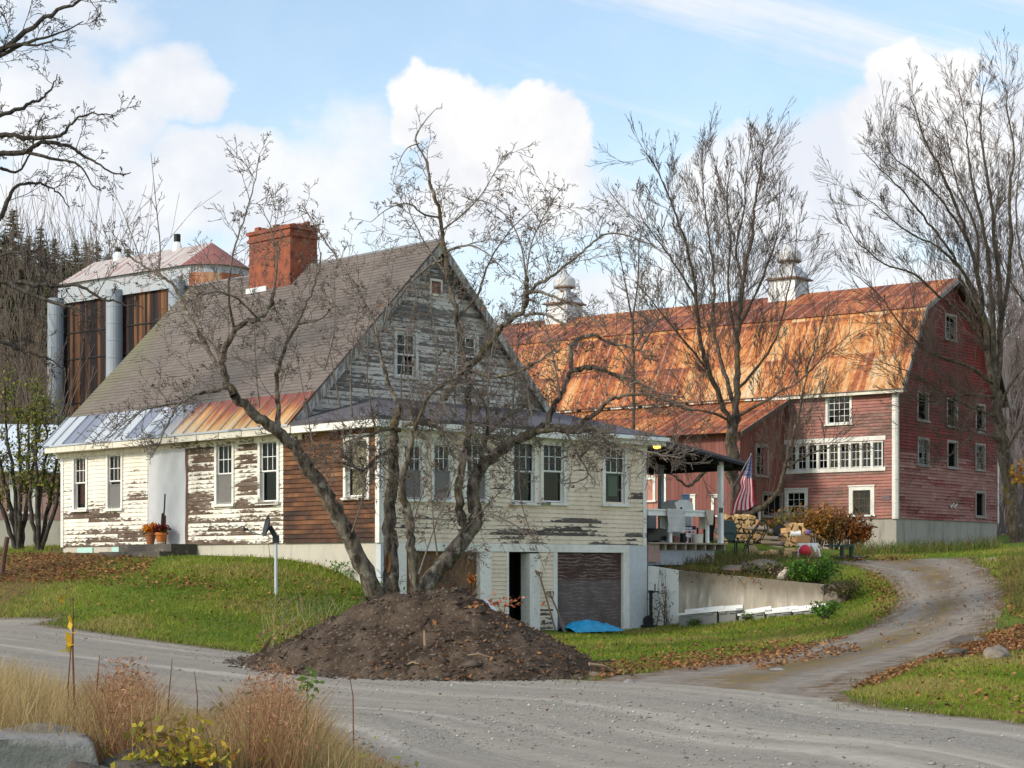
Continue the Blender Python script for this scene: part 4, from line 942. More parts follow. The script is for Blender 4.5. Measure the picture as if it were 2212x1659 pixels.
window(barn, LE, ow, trim=.07, up=(3, 1), split=False, broken=1, tmat=M_oldfr, sash=M_oldfr, depth=.8); window(barn, LE, uw, trim=.09, up=(2, 3), split=False, broken=0, tmat=M_oldfr, sash=M_oldfr, depth=.8)
dd = MB(); dd.box((-dw[1], YL+.5, 2.1), (-dw[0], YL+.55, dw[3])); dd.build('doorway', M_black, barn)  # black sheet stands in for the darkness inside the lean-to
dt = MB(); dt.box((-dw[0]+.02, YL-.05, 2.2), (-dw[0]+.14, YL+.02, dw[3]+.1)); dt.build('door_post', M_trim, barn)
YP = B.y(1436, LX)
fw = MB(); fw.face([LF.p(YL, 2.1), LF.p(YL, LZ0), LF.p(YP, LZ0), LF.p(YP, 2.1)], [(YL, 2.1), (YL, LZ0), (YP, LZ0), (YP, 2.1)]); fw.build('wing_front_wall', M_vred, barn)
fw = MB(); fw.face([LF.p(YP, 2.1), LF.p(YP, LZ0), LF.p(BL, LZ0), LF.p(BL, 2.1)], [(YP, 2.1), (YP, LZ0), (BL, LZ0), (BL, 2.1)]); fw.build('wing_front_wall', M_vsunlit, barn)
pp = MB(); pbox(pp, LF, YP-.08, YP+.08, 2.1, LZ0-.1, -.02, .04, .1); pp.build('door_edge_board', M_trim, barn)
def lfw(px0, px1, py0, py1):
    a, c = B.y(px1, LX), B.y(px0, LX); m = (a+c)/2; return (a, c, B.z(py1, LX, m), B.z(py0, LX, m))
for q in (lfw(1390, 1411, 1036, 1080), lfw(1543, 1556, 1076, 1112), lfw(1489, 1497, 1076, 1104)): window(barn, LF, q, trim=.12, up=(1, 2), split=False, depth=.4, peel=.1, inner=True)
lr = MB()
n = 34
for i in range(n):
    a, c = YL-.3+(BL-YL+.3)*i/n, YL-.3+(BL-YL+.3)*(i+1)/n
    p0, p1 = (LX-.45, LZ0-.16), (-.12, LZ1+.02); L = math.hypot(p1[0]-p0[0], p1[1]-p0[1])
    lr.face([(p0[0], c, p0[1]), (p0[0], a, p0[1]), (p1[0], a, p1[1]), (p1[0], c, p1[1])], [(c, 5), (a, 5), (a, 5+L), (c, 5+L)], -.10)
lr.build('wing_roof', M_rust, barn)
lk = MB(); lk.beam((LX-.47, YL-.32, LZ0-.24), (-.1, YL-.32, LZ1-.06), .05, .16); lk.build('wing_rake_board', mat('dark_rake', color=(.10, .075, .065)), barn)
lu = MB(); lu.face([(LX-.44, YL-.29, LZ0-.2), (LX-.44, BL, LZ0-.2), (-.1, BL, LZ1-.03), (-.1, YL-.29, LZ1-.03)]); lu.build('wing_roof_boards', mat('dark_roof_boards'), barn)
# small marks on the walls
def bq(px0, px1, py0, py1, m, name):
    q = bg(px0, px1, py0, py1); t = MB(); pbox(t, BG, q[0], q[1], q[2], q[3], .01, .035); t.build(name, m, barn)
bq(2053, 2072, 1081, 1084, M_ledge, 'shelf_board')
t = MB(); q = bg(2048, 2068, 1086, 1098)
for i in range(6): t.beam(BG.p(q[0]+.1+i*.1, q[3]-.1-.03*(i % 2), .05), BG.p(q[0]+.16+i*.11, q[2]+.1*(i % 3), .08), .05, .05)
t.build('old_lamp', mat('white_bits', color=(.6, .58, .56)), barn)
q = bf(1906.5, 1923, 1070, 1081); t = MB(); pbox(t, BF, q[0], q[1], q[2], q[3], .0, .04); t.build('name_plate', mat('faded_plate', color=(.17, .12, .13)), barn)
# ------------------------------------------------------------------ tall rusty crib behind the house
crib = empty('corn_crib', (-12.96, 80, 0)); tag(crib, 'tall rusty board crib with round ends, patched metal roof and grey metal columns', 'crib')
cd = Vector((-.77, .64, 0)).normalized(); cn = Vector((-cd.y, cd.x, 0))*1.0
if cn.y > 0: cn = -cn
CLN, CR, CZE, CZA, CZB = 8.15, 1.62, 14.45, 15.62, 13.55
def stad(r, n=14):
    pts = []
    for i in range(n+1):
        t = math.pi*i/n; pts.append(-cd*math.cos(t-math.pi/2)*r*1.0+cn*math.sin(t-math.pi/2)*r*-1)
    out = []
    a0 = math.atan2(cn.y, cn.x)
    for i in range(n+1):      # right end, from front (cn) round to the back
        t = math.pi*i/n; out.append(cn*math.cos(t)*r-cd*math.sin(t)*r)
    for i in range(n+1):
        t = math.pi*i/n; out.append(cd*CLN-cn*math.cos(t)*r+cd*math.sin(t)*r)
    return out
def ring(mb, r, z0, z1, seg=.7):
    P_ = stad(r); u = 0
    for i in range(len(P_)):
        a, c = P_[i], P_[(i+1) % len(P_)]; L = (c-a).length; k = max(1, int(L/seg))
        for j in range(k):
            p, q = a.lerp(c, j/k), a.lerp(c, (j+1)/k)
            f = [p+Vector((0, 0, z0)), q+Vector((0, 0, z0)), q+Vector((0, 0, z1)), p+Vector((0, 0, z1))]
            mb.face(f, [(u, z0), (u+L/k, z0), (u+L/k, z1), (u, z1)]); u += L/k
M_cribm = mat('crib_metal', lambda b: {'c': b.mix(b.step(b.noise(b.sc(b.uv(), (3, .5, 1)), 1, 5, .65), .52, .68), (.36, .39, .42), (.27, .12, .07)), 'r': .5})
M_cribw = mat('crib_boards', lambda b: b.ramp(b.m('ADD', b.m('MULTIPLY', b.white(b.comb(b.m('FLOOR', b.m('MULTIPLY', b.sep(b.uv())[0], 5.5)), 2.)), .45), b.m('MULTIPLY', b.noise(b.sc(b.uv(), (6, .32, 1)), 1, 5, .65), .62)), [(.38, (.006, .005, .006)), (.52, (.022, .012, .012)), (.62, (.055, .024, .014)), (.72, (.13, .055, .022)), (.85, (.24, .11, .045))]))
M_cribr = mat('crib_roof', lambda b: {'c': b.mix(b.step(b.noise(b.sc(b.uv(), (7, .5, 1)), 1, 5, .7), .45, .62), (.46, .44, .42), (.27, .11, .08)), 'r': .55})
M_cone = mat('red_cone', lambda b: {'c': b.mix(b.noise(b.ob(), 2, 5, .6), (.19, .07, .06), (.32, .14, .12)), 'r': .6})
t = MB(); ring(t, CR, CZB, CZE); t.build('metal_band', M_cribm, crib)
M_crr = mat('crib_rusty_sheets', lambda b: {'c': b.ramp(b.m('ADD', b.m('MULTIPLY', b.white(b.comb(b.m('FLOOR', b.m('MULTIPLY', b.sep(b.uv())[0], 3.2)), 1.)), .5), b.m('MULTIPLY', b.noise(b.sc(b.uv(), (5, .7, 1)), 1, 5), .5)), [(.25, (.22, .05, .02)), (.5, (.36, .13, .06)), (.7, (.48, .34, .22)), (.85, (.40, .46, .42))])})
t = MB(); P_ = stad(CR+.02)[1:14]
for i_, (a, c) in enumerate(zip(P_, P_[1:])): t.face([a+Vector((0, 0, CZE-1.7)), c+Vector((0, 0, CZE-1.7)), c+Vector((0, 0, CZE-.36)), a+Vector((0, 0, CZE-.36))][::-1], [(i_*.4, 0), (i_*.4+.4, 0), (i_*.4+.4, 1.2), (i_*.4, 1.2)][::-1])
t.build('rusty_sheets', M_crr, crib)
t = MB(); ring(t, CR-.16, 2.5, CZB+.3); t.build('board_wall', M_cribw, crib)
t = MB()
for z_ in (5, 7, 9, 11, 12.2):
    P_ = stad(CR-.13, 8)
    for a, c in zip(P_, P_[1:]+P_[:1]): t.beam(a+Vector((0, 0, z_)), c+Vector((0, 0, z_)), .03, .05)
t.build('hoop', M_black, crib)
P_ = stad(CR+.16); up1, up2 = Vector((0, 0, CZA)), cd*CLN+Vector((0, 0, CZA)); zb = Vector((0, 0, CZE-.04)); n = 14
rt = MB(); rcn = MB()
for i in range(n): rcn.face([P_[i]+zb, P_[i+1]+zb, up1])
u = 0; m_ = len(P_); A0, A1 = P_[0], P_[m_-1]; K = 14
for j in range(K):
    a, c = A0.lerp(A1, j/K), A0.lerp(A1, (j+1)/K); a2, c2 = up1.lerp(up2, j/K), up1.lerp(up2, (j+1)/K)
    rt.face([a+zb, c+zb, c2, a2][::-1], [(j*.6, 0), (j*.6+.6, 0), (j*.6+.6, 2), (j*.6, 2)][::-1])
A0, A1 = P_[n], P_[n+1]; rt.face([A0+zb, A1+zb, up2, up1]);
for i in range(n+1, 2*n+1): rt.face([P_[i]+zb, P_[i+1]+zb, up2])
rr_ = rt.build('roof', M_cribr, crib); rcn.build('end_roof', M_cone, crib)
for s_, h_ in ((2.3, .62), (6.4, .45)):
    v = MB(); c = up1.lerp(up2, s_/CLN); v.lathe([(.25, -.25), (.2, .1), (.12, .32)], 8, c); o_ = v.build('roof_vent', M_white, crib); v = MB(); v.lathe([(.14, .28), (.15, .32), (.15, h_), (.05, h_+.02)], 8, c); v.build('vent_pipe', M_black, o_)
for s_ in (.24, 4.45, 8.68):
    p = cn*(CR+.12)+cd*s_; v = MB(); pts = [p+Vector((0, 0, z_)) for z_ in np.arange(1.8, 14.3 if s_ < 8 else 13.9, .75)]
    v.tube(pts, .37, 20); v.build('column', mat('grey_column', lambda b: {'c': b.mix(b.noise(b.sc(b.ob(), (1, 1, .4)), 2, 5), (.22, .25, .29), (.34, .37, .41)), 'r': .55}), crib, smooth=False)
    v = MB()
    for q in pts[1:-1]: v.lathe([(.372, -.02), (.385, 0), (.372, .02)], 20, q)
    v.build('column_seam', mat('grey_column'), crib)
# ------------------------------------------------------------------ shed at far left
shed = empty('shed', (-19, 66, 2.4), rad(12)); tag(shed, 'low reddish shed with a pale metal roof behind the leafy shrubs beside the house', 'shed')
v = MB(); v.face([(-6, 0, .9), (4.6, 0, .9), (4.6, 0, 2.8), (-6, 0, 2.8)], [(-6, 0), (4.6, 0), (4.6, 2), (-6, 2)]); v.face([(4.6, 0, .9), (4.6, 5, .9), (4.6, 5, 2.8), (4.6, 2.5, 4.4), (4.6, 0, 2.8)], [(0, 0), (5, 0), (5, 2), (2.5, 4), (0, 2)]); v.build('wall', mat('shed_boards', vboards((.24, .13, .12), (.46, .30, .27), (.07, .04, .04), .2)), shed)
v = MB(); v.box((-6, .02, -.6), (4.58, 5, .9)); v.build('foundation', M_conc, shed)
v = MB(); v.slab([(-6.2, -.4, 2.62), (4.9, -.4, 2.62), (4.9, 2.5, 4.5), (-6.2, 2.5, 4.5)], .06); v.slab([(4.9, 5.4, 2.62), (-6.2, 5.4, 2.62), (-6.2, 2.5, 4.5), (4.9, 2.5, 4.5)], .06); v.build('roof', mat('pale_metal_roof', lambda b: {'c': b.mix(b.noise(b.ob(), 1.5, 5), (.50, .56, .64), (.72, .77, .82)), 'r': .45}), shed)
SP = Plane((0, 0, 0), (1, 0, 0), (0, -1, 0))
window(shed, SP, (1.2, 1.85, 1.2, 2.45), trim=.16, up=(2, 2), lo=(2, 2), depth=.4)
# ------------------------------------------------------------------ trees
def bundle_mesh(name, groups, m, parent):
    "groups: list of (pts (N,K,3), rad (N,K), sides)"
    Vs, Fs, As = [], [], []; base = 0
    for pts, rd, n in groups:
        pts = np.asarray(pts, float); rd = np.asarray(rd, float)
        if len(pts) == 0: continue
        N, K, _ = pts.shape
        d = np.empty_like(pts); d[:, 1:-1] = pts[:, 2:]-pts[:, :-2]; d[:, 0] = pts[:, 1]-pts[:, 0]; d[:, -1] = pts[:, -1]-pts[:, -2]
        d /= np.linalg.norm(d, axis=2, keepdims=True)+1e-9
        ref = np.zeros_like(d); ref[..., 0] = .31; ref[..., 1] = .94; ref[..., 2] = .12
        x = np.cross(d, ref); x /= np.linalg.norm(x, axis=2, keepdims=True)+1e-9; y = np.cross(d, x)
        a = np.arange(n)*2*np.pi/n
        ring = pts[:, :, None, :]+rd[:, :, None, None]*(x[:, :, None, :]*np.cos(a)[None, None, :, None]+y[:, :, None, :]*np.sin(a)[None, None, :, None])
        Vs.append(ring.reshape(-1, 3)); As.append(np.repeat(rd.reshape(-1), n))
        i, k, s = np.meshgrid(np.arange(N), np.arange(K-1), np.arange(n), indexing='ij'); s2 = (s+1) % n
        q = base+i*K*n+k*n; Fs.append(np.stack([q+s, q+s2, q+n+s2, q+n+s], -1).reshape(-1, 4)); base += N*K*n
    return npmesh(name, np.concatenate(Vs), np.concatenate(Fs), m, parent, attr=np.concatenate(As), smooth=True)
def barkf(c1, c2, lich, moss, tw):
    def fn(b):
        p = b.geo(); n = b.noise(b.sc(p, (1, 1, .35)), 9, 6, .65); l = b.noise(p, 5, 5, .65); r = b.at('a')
        c = b.mix(b.step(n, .35, .68), c1, c2); c = b.mix(b.m('MULTIPLY', b.step(l, .54, .66), .75), c, lich)
        mm = b.noise(p, 1.6, 4, .6); c = b.mix(b.m('MULTIPLY', b.step(mm, .58, .70), .8), c, moss)
        return {'c': b.mix(b.step(r, .035, .008), c, tw), 'r': .9, 'n': b.bump(b.m('ADD', n, b.m('MULTIPLY', b.noise(b.sc(p, (1, 1, .3)), 30, 4, .7), .5)), 1.0, .035)}
    return fn
M_apple = mat('apple_bark', barkf((.045, .035, .026), (.235, .195, .155), (.33, .31, .25), (.10, .08, .02), (.185, .155, .132)), spec=.1)
M_maple = mat('maple_bark', barkf((.055, .042, .030), (.16, .128, .095), (.20, .18, .135), (.15, .10, .025), (.125, .10, .085)), spec=.1)
M_darkb = mat('dark_bark', barkf((.03, .026, .023), (.09, .078, .068), (.13, .125, .10), (.05, .045, .02), (.062, .052, .046)), spec=.1)
def catmull(P, sub):
    P = np.asarray(P, float); out = []
    for i in range(len(P)-1):
        p0, p1, p2, p3 = P[max(i-1, 0)], P[i], P[i+1], P[min(i+2, len(P)-1)]
        for k in range(sub):
            t = k/sub; out.append(.5*(2*p1+(p2-p0)*t+(2*p0-5*p1+4*p2-p3)*t*t+(3*p1-p0-3*p2+p3)*t**3))
    out.append(P[-1]); return np.array(out)
class Tree:
    def __init__(s, seed, rf=None): s.rf = rf; s.r = random.Random(seed); s.tw = {3: [], 5: [], 6: []}; s.tips = []
    def rv(s): return Vector((s.r.gauss(0, 1), s.r.gauss(0, 1), s.r.gauss(0, 1)))
    def twig(s, p, d, L, r, lev, Q):
        "Q: dict n (children per level), ang, up (tropism), wand, ratio, droop"
        K = 5 if lev > 0 else 7
        pts = [p.copy()]; d = d.normalized(); st = L/(K-1); dirs = [d.copy()]
        for k in range(K-1):
            d = (d+s.rv()*Q['wand']+Vector((0, 0, Q['up'][min(lev, len(Q['up'])-1)]))*.22).normalized(); p = p+d*st; pts.append(p.copy()); dirs.append(d.copy())
        rr = [max(Q['rmin'], r*(1-.72*k/(K-1))) for k in range(K)]
        s.tw[3 if r < .03 else 5].append((pts, rr))
        if lev < len(Q['n']):
            n = Q['n'][lev]; n = max(0, int(n*(.7+.6*s.r.random())))
            for c in range(n):
                t = (.18+.8*(c+s.r.random())/max(1, n))*(K-1); i = min(K-2, int(t)); f = t-i
                q = pts[i].lerp(pts[i+1], f); pd = dirs[i]; perp = s.rv(); perp = (perp-pd*perp.dot(pd)).normalized(); a = rad(Q['ang']*s.r.uniform(.6, 1.35))
                cd_ = pd*math.cos(a)+perp*math.sin(a)
                s.twig(q, cd_, L*Q['ratio']*s.r.uniform(.55, 1.15)*(1-.45*t/(K-1)), rr[i]*.62, lev+1, Q)
        else: s.tips.append(pts[-1])
    def limb(s, V, Y, r0, r1, sides=10, sub=5, wob=.015):
        "traced limb: V = [(px, py, dY)], radii in picture px at depth Y"
        P = catmull([(v[0], v[1], v[2] if len(v) > 2 else 0) for v in V], sub)
        pts = [W(a, c, Y+d) for a, c, d in P]; n = len(pts); k = Y/F; g = lambda q: q*(s.rf if s.rf else min(.84, .62+.009*q)); r0, r1 = g(r0), g(r1)
        pts = [p+s.rv()*k*(.22*min(r0, 9)) if 0 < i < n-1 and r0 > 2.5 else p for i, p in enumerate(pts)]
        rr = [k*(r0+(r1-r0)*(i/(n-1))**.9)*(1+s.r.uniform(-.08, .12)) for i in range(n)]
        s.limbs = getattr(s, 'limbs', []); s.limbs.append((pts, rr, sides)); return pts, rr
    def sprout(s, pts, rr, per_m, L, r, Q, t0=.15, t1=1.0, up=.5, side=None):
        Ls = [0]
        for a, c in zip(pts, pts[1:]): Ls.append(Ls[-1]+(c-a).length)
        tot = Ls[-1]; n = int(tot*(t1-t0)*per_m+s.r.random())
        for c in range(n):
            x = tot*(t0+(t1-t0)*(c+s.r.random())/max(n, 1)); i = 0
            while i < len(Ls)-2 and Ls[i+1] < x: i += 1
            f = (x-Ls[i])/max(1e-6, Ls[i+1]-Ls[i]); q = pts[i].lerp(pts[i+1], f); pd = (pts[i+1]-pts[i]).normalized()
            perp = s.rv(); perp = (perp-pd*perp.dot(pd)).normalized(); a = rad(s.r.uniform(35, 85))
            d = pd*math.cos(a)+perp*math.sin(a)+Vector((0, 0, up))*s.r.random()
            k = s.r.random(); l = L*(.35+1.0*k*k)*(1-.5*x/tot)
            s.twig(q, d, l, min(r*(.6+.5*k), rr[i]*.7), 0, Q)
    def build(s, root, m, trunk_n):
        "limbs[:trunk_n] -> trunk mesh, the others + twigs -> crown"
        def lm(L):
            out = {}
            for pts, rr, sd in L: out.setdefault((len(pts), sd), []).append((pts, rr))
            return [([p for p, _ in q], [r for _, r in q], k[1]) for k, q in out.items()]
        bundle_mesh('trunk', lm(s.limbs[:trunk_n]), m, root)
        g = lm(s.limbs[trunk_n:])
        for sd, q in s.tw.items():
            by = {}
            for pts, rr in q: by.setdefault(len(pts), []).append((pts, rr))
            for K, e in by.items(): g.append(([p for p, _ in e], [r for _, r in e], sd))
        bundle_mesh('crown', g, m, root)
def leaf_mesh(name, pts, size, m, cols, parent=None, flat=0.0, seed=1, asp=.55):
    "many small bent leaves; pts (n,3)"
    rr = np.random.default_rng(seed); P = np.asarray(pts, float); n = len(P)
    nrm = rr.normal(size=(n, 3)); nrm[:, 2] = np.abs(nrm[:, 2])*(1-flat)+flat*3; nrm /= np.linalg.norm(nrm, axis=1, keepdims=True)
    t = rr.normal(size=(n, 3)); t -= nrm*(t*nrm).sum(1, keepdims=True); t /= np.linalg.norm(t, axis=1, keepdims=True); u = np.cross(nrm, t)
    sz = (size*(.6+.8*rr.random(n)))[:, None] if np.ndim(size) == 0 else np.asarray(size)[:, None]
    cu = rr.uniform(.05, .35, (n, 1))
    V = np.stack([P-t*sz*.5, P+u*sz*asp*.5+nrm*sz*cu*.5, P+t*sz*.5+nrm*sz*cu, P-u*sz*asp*.5+nrm*sz*cu*.4], 1).reshape(-1, 3)
    Fq = np.arange(4*n).reshape(-1, 4); c = np.asarray(cols, float)[rr.integers(0, len(cols), n)]*rr.uniform(.7, 1.25, (n, 1)); c = np.repeat(c, 4, 0)
    return npmesh(name, V, Fq, m, parent, col=c)
M_leaf = mat('leaf', lambda b: {'c': b.at('c', 'Color'), 't': .3}, rough=.7, spec=.15)
# ---- the old apple tree in front of the house
QA = dict(n=[6, 3, 2], ang=50, up=[.34, .18, .05], wand=.13, ratio=.66, rmin=.0048)
AY = 35.5
T = Tree(21)
root = empty('apple_tree', W(868, 1290, AY)); tag(root, 'old bare apple tree with several leaning trunks rising behind the dirt mound', 'tree')
inv = root.location.copy()
def L_(V, r0, r1, sides=10, sub=5): return T.limb(V, AY, r0, r1, sides, sub)
tA = L_([(822,1330,0),(805,1270,0),(762,1180,-.2),(722,1100,-.4),(690,1042,-.5),(645,980,-.7),(600,934,-.9),(548,895,-1.1),(505,852,-1.3)], 24, 13, 12)
tB = L_([(850,1330,.2),(845,1260,.2),(846,1190,.3),(842,1110,.4),(852,1015,.5),(851,960,.5),(856,905,.6),(864,872,.6)], 24, 9, 12)
tC = L_([(892,1330,-.1),(897,1270,-.2),(889,1180,-.3),(884,1120,-.4),(868,1052,-.5),(884,985,-.6),(893,935,-.5),(885,870,-.5)], 17, 6, 10)
tD = L_([(880,1340,0),(918,1270,.1),(962,1214,.3),(1006,1160,.5),(1030,1120,.6),(1022,1068,.7),(1030,1026,.8),(1062,988,.9),(1108,952,1.1),(1152,934,1.3)], 25, 13, 12)
tE = L_([(1003,1160,.5),(997,1120,.5),(991,1060,.5),(999,1005,.6),(1008,950,.7),(1014,880,.7),(1007,800,.7),(987,690,.7),(964,582,.7),(957,515,.7),(949,460,.6),(934,405,.6),(920,345,.6)], 14, 4.5, 10)
A2 = L_([(505,852,-1.3),(483,806,-1.4),(486,752,-1.5),(510,708,-1.6),(556,688,-1.6),(584,662,-1.5),(592,628,-1.5)], 12, 5, 9)
A3 = L_([(600,934,-.9),(600,880,-.9),(598,820,-1),(610,766,-1.2),(632,716,-1.3),(660,662,-1.5),(684,600,-1.7),(694,545,-1.8)], 9, 2.2, 8)
A4 = L_([(487,838,-1.4),(455,846,-1.7),(420,853,-2),(389,872,-2.3),(368,905,-2.5),(350,945,-2.6),(330,985,-2.6)], 7, 1.6, 7)
A5 = L_([(389,872,-2.3),(350,876,-2.5),(308,887,-2.8),(268,915,-3.2),(232,950,-3.5)], 4, 1.2, 6)
A6 = L_([(485,800,-1.4),(458,772,-1.2),(425,712,-1),(394,658,-.8),(376,618,-.6),(342,593,-.4),(308,574,-.3),(280,552,-.2),(262,520,-.2)], 7.5, 2, 8)
A7 = L_([(343,594,-.4),(346,536,-.3),(340,470,-.2),(333,400,-.2),(326,330,-.1)], 3, .9, 5)
A8 = L_([(308,574,-.3),(285,510,0),(262,450,.2),(236,395,.4)], 2.4, .8, 5)
A9 = L_([(505,708,-1.6),(494,640,-1.9),(500,560,-2.1),(525,480,-2.2),(548,400,-2.3),(560,335,-2.4)], 5, 1.1, 6)
A10 = L_([(592,628,-1.5),(598,560,-1.5),(584,490,-1.4),(560,440,-1.4)], 4, 1, 6)
A11 = L_([(640,700,-1.3),(690,690,-1.6),(730,660,-1.9),(790,700,-2.1)], 4, 1.2, 6)
A12 = L_([(556,688,-1.6),(520,650,-2),(470,630,-2.3),(430,640,-2.5),(405,665,-2.6)], 4.5, 1.2, 6)
B2 = L_([(854,964,.5),(838,978,.2),(811,990,-.2),(785,1016,-.5),(760,1006,-.7),(742,1000,-.9)], 7, 3.5, 8)
B3 = L_([(864,930,.6),(845,928,.3),(825,930,0),(790,942,-.3),(756,953,-.6),(700,985,-1)], 6.5, 1.8, 8)
B4 = L_([(872,918,.6),(900,914,.2),(930,918,-.2),(958,930,-.5),(980,955,-.7),(1006,992,-.9)], 7.5, 2.5, 8)
B5 = L_([(864,880,.6),(840,830,1),(820,760,1.3),(806,690,1.5),(770,620,1.7),(730,560,1.9),(690,500,2),(652,440,2.1)], 7, 1.3, 7)
C2 = L_([(893,935,-.5),(915,880,-.8),(935,845,-1),(990,815,-1.1)], 6, 5, 8)
D1 = L_([(1152,934,1.3),(1178,912,1.4),(1197,878,1.5),(1216,843,1.6),(1232,797,1.6),(1233,755,1.6),(1252,731,1.5),(1288,726,1.3),(1330,744,1.1),(1382,756,.9),(1406,786,.8)], 11, 3, 9)
D2 = L_([(1233,800,1.6),(1260,795,1.4),(1288,796,1.2),(1330,810,1),(1372,824,.8),(1428,850,.5),(1480,858,.3)], 9.5, 2, 8)
D3 = L_([(1180,925,1.3),(1210,922,1.2),(1241,927,1.1),(1265,906,1),(1288,892,.9),(1316,864,.8),(1345,856,.7),(1400,854,.5),(1450,868,.3),(1500,885,.1)], 11, 2, 8)
D4 = L_([(1152,934,1.3),(1205,928,1),(1245,934,.7),(1280,926,.5),(1316,940,.2),(1352,966,0),(1400,976,-.2),(1470,990,-.4)], 9, 1.8, 8)
D5 = L_([(1225,935,.8),(1240,965,.6),(1254,985,.5),(1278,962,.3),(1310,945,.2)], 5, 3, 7)
D6 = L_([(1250,985,.5),(1265,1010,.4),(1268,1030,.4),(1240,1042,.3),(1215,1046,.2)], 4, 1.4, 6)
D7 = L_([(1268,1020,.4),(1285,1040,.3),(1282,1056,.3)], 3, 1.3, 6)
D8 = L_([(1064,990,.9),(1045,950,1.2),(1090,905,1.4),(1130,880,1.5),(1155,862,1.6)], 8, 4, 8)
D9 = L_([(1030,1020,.8),(1050,950,.2),(1052,890,-.2),(1030,840,-.4)], 6, 3, 7)
F1 = L_([(958,862,.5),(985,822,.5),(1010,790,.5),(1038,768,.5),(1078,714,.4),(1104,690,.4),(1134,660,.3),(1137,625,.3),(1136,598,.3)], 12, 7, 9)
F2 = L_([(1137,640,.3),(1160,616,.3),(1190,598,.3),(1232,565,.3),(1274,529,.3),(1316,504,.3),(1370,514,.3),(1420,535,.3)], 6.5, 1.4, 8)
F3 = L_([(1137,634,.3),(1165,630,0),(1190,638,-.2),(1236,656,-.4),(1272,680,-.6),(1292,706,-.7)], 6, 1.8, 7)
F4 = L_([(1134,682,.3),(1160,678,.1),(1184,682,0),(1206,694,-.2),(1230,704,-.3)], 5.5, 3, 7)
F5 = L_([(1136,604,.3),(1128,540,.5),(1104,480,.7),(1060,440,.9),(1010,430,1)], 3.5, 1, 6)
F6 = L_([(1136,600,.3),(1150,520,.2),(1190,440,.1),(1215,405,.1)], 3, .8, 5)
F7 = L_([(1020,800,.5),(1060,812,.2),(1110,806,-.2),(1160,780,-.5),(1190,760,-.7)], 8, 3, 8)
F8 = L_([(1382,756,.9),(1404,720,.8),(1420,690,.7),(1436,650,.6)], 4.5, 1.5, 6)
E2 = L_([(949,470,.6),(915,462,.4),(880,440,.2),(840,450,0),(800,480,-.2)], 4, 1.1, 6)
E3 = L_([(952,500,.6),(1000,462,.5),(1040,420,.4),(1070,370,.4),(1096,325,.4)], 3.6, .8, 6)
E4 = L_([(960,545,.7),(1010,530,.4),(1050,545,.1),(1095,590,-.2)], 4.5, 1.4, 7)
E5 = L_([(958,560,.7),(920,580,1),(880,620,1.3),(845,670,1.5),(820,720,1.6)], 5, 1.3, 7)
E6 = L_([(920,345,.6),(898,300,.6),(918,262,.6),(945,232,.6)], 4, .8, 6)
E7 = L_([(905,310,.6),(880,320,.5),(862,350,.4),(850,390,.4)], 2.6, .8, 5)
E8 = L_([(963,590,.7),(930,545,.9),(905,500,1),(880,445,1.1),(872,400,1.1)], 4, .9, 6)
E9 = L_([(985,690,.7),(1030,640,.9),(1050,580,1),(1085,520,1.1),(1130,470,1.1),(1175,430,1.1)], 5, .9, 6)
shoots = []
for (x0, y0, x1, y1) in ((690,1040,640,760),(700,800,720,560),(760,900,780,620),(735,880,690,640),(812,930,800,640),(870,900,905,620),(905,900,880,700),(940,830,925,640),(1060,940,1080,660),(1105,940,1130,640),(1150,900,1165,690),(985,900,1000,700),(830,700,850,560),(560,880,548,640),(1210,860,1150,600),(880,1180,960,930),(905,1240,1000,980),(1000,1150,1130,1010),(1040,1100,1190,1190),(1120,1010,1180,1240),(890,1230,850,1030),(945,1200,930,960),(760,1150,800,980)):
    d = T.r.uniform(-1, 1.2); shoots.append(L_([(x0, y0, d), (x0*.6+x1*.4+T.r.uniform(-18, 18), y0*.6+y1*.4, d*1.2), (x1, y1, d*1.4)], 3.6, .9, 5, 5))
main = [A2,A3,A4,A5,A6,A9,A10,A11,A12,B2,B3,B4,B5,C2,D1,D2,D3,D4,D5,D8,D9,F1,F2,F3,F4,F5,F6,F7,F8,E2,E3,E4,E5,E8,E9]
upper = [A2, A3, A9, A10, A11, B5, F5, E2, E3, E4, E5, E8, E9]
for q in main: T.sprout(*q, 6.0 if any(q is u_ for u_ in upper) else 10.0, 1.15, .0085, QA, t0=.12, up=.55)
for q in shoots: T.sprout(*q, 4.6, .7, .008, QA, t0=.2, up=.5)
for q in (A7,A8,E6,E7,D6,D7): T.sprout(*q, 3.8, .5, .006, dict(QA, n=[4, 2]), t0=.2, up=.4)
T.sprout(*tE, 7, 1.1, .010, QA, t0=.32, up=.5); T.sprout(*tA, 2.6, .7, .009, QA, t0=.45, up=.3); T.sprout(*tB, 3.5, .8, .010, QA, t0=.5); T.sprout(*tC, 5, .9, .010, QA, t0=.35); T.sprout(*tD, 2.4, .8, .009, QA, t0=.45)
QD = dict(QA, up=[-.25, -.3, -.2])     # hanging tangle under the crown
for q in (B3,B4,D4,D5,D8,D9,F7,tD,C2,B2): T.sprout(*q, 11, 1.2, .0075, QD, t0=.15, up=-.7)
def rebase(T, o):
    for k in T.tw: T.tw[k] = [([p-o for p in pts], rr) for pts, rr in T.tw[k]]
    T.limbs = [([p-o for p in pts], rr, s) for pts, rr, s in T.limbs]
    T.tips = [p-o for p in T.tips]
rebase(T, inv); T.build(root, M_apple, 5)
print('apple twigs', sum(len(q) for q in T.tw.values()))
tp = np.array([tuple(t) for t in T.tips]); sel = tp[NR.random(len(tp)) < .035]
leaf_mesh('withered_leaves', sel, .075, M_leaf, [(.16, .07, .03), (.24, .11, .04), (.10, .05, .03)], root, seed=4)
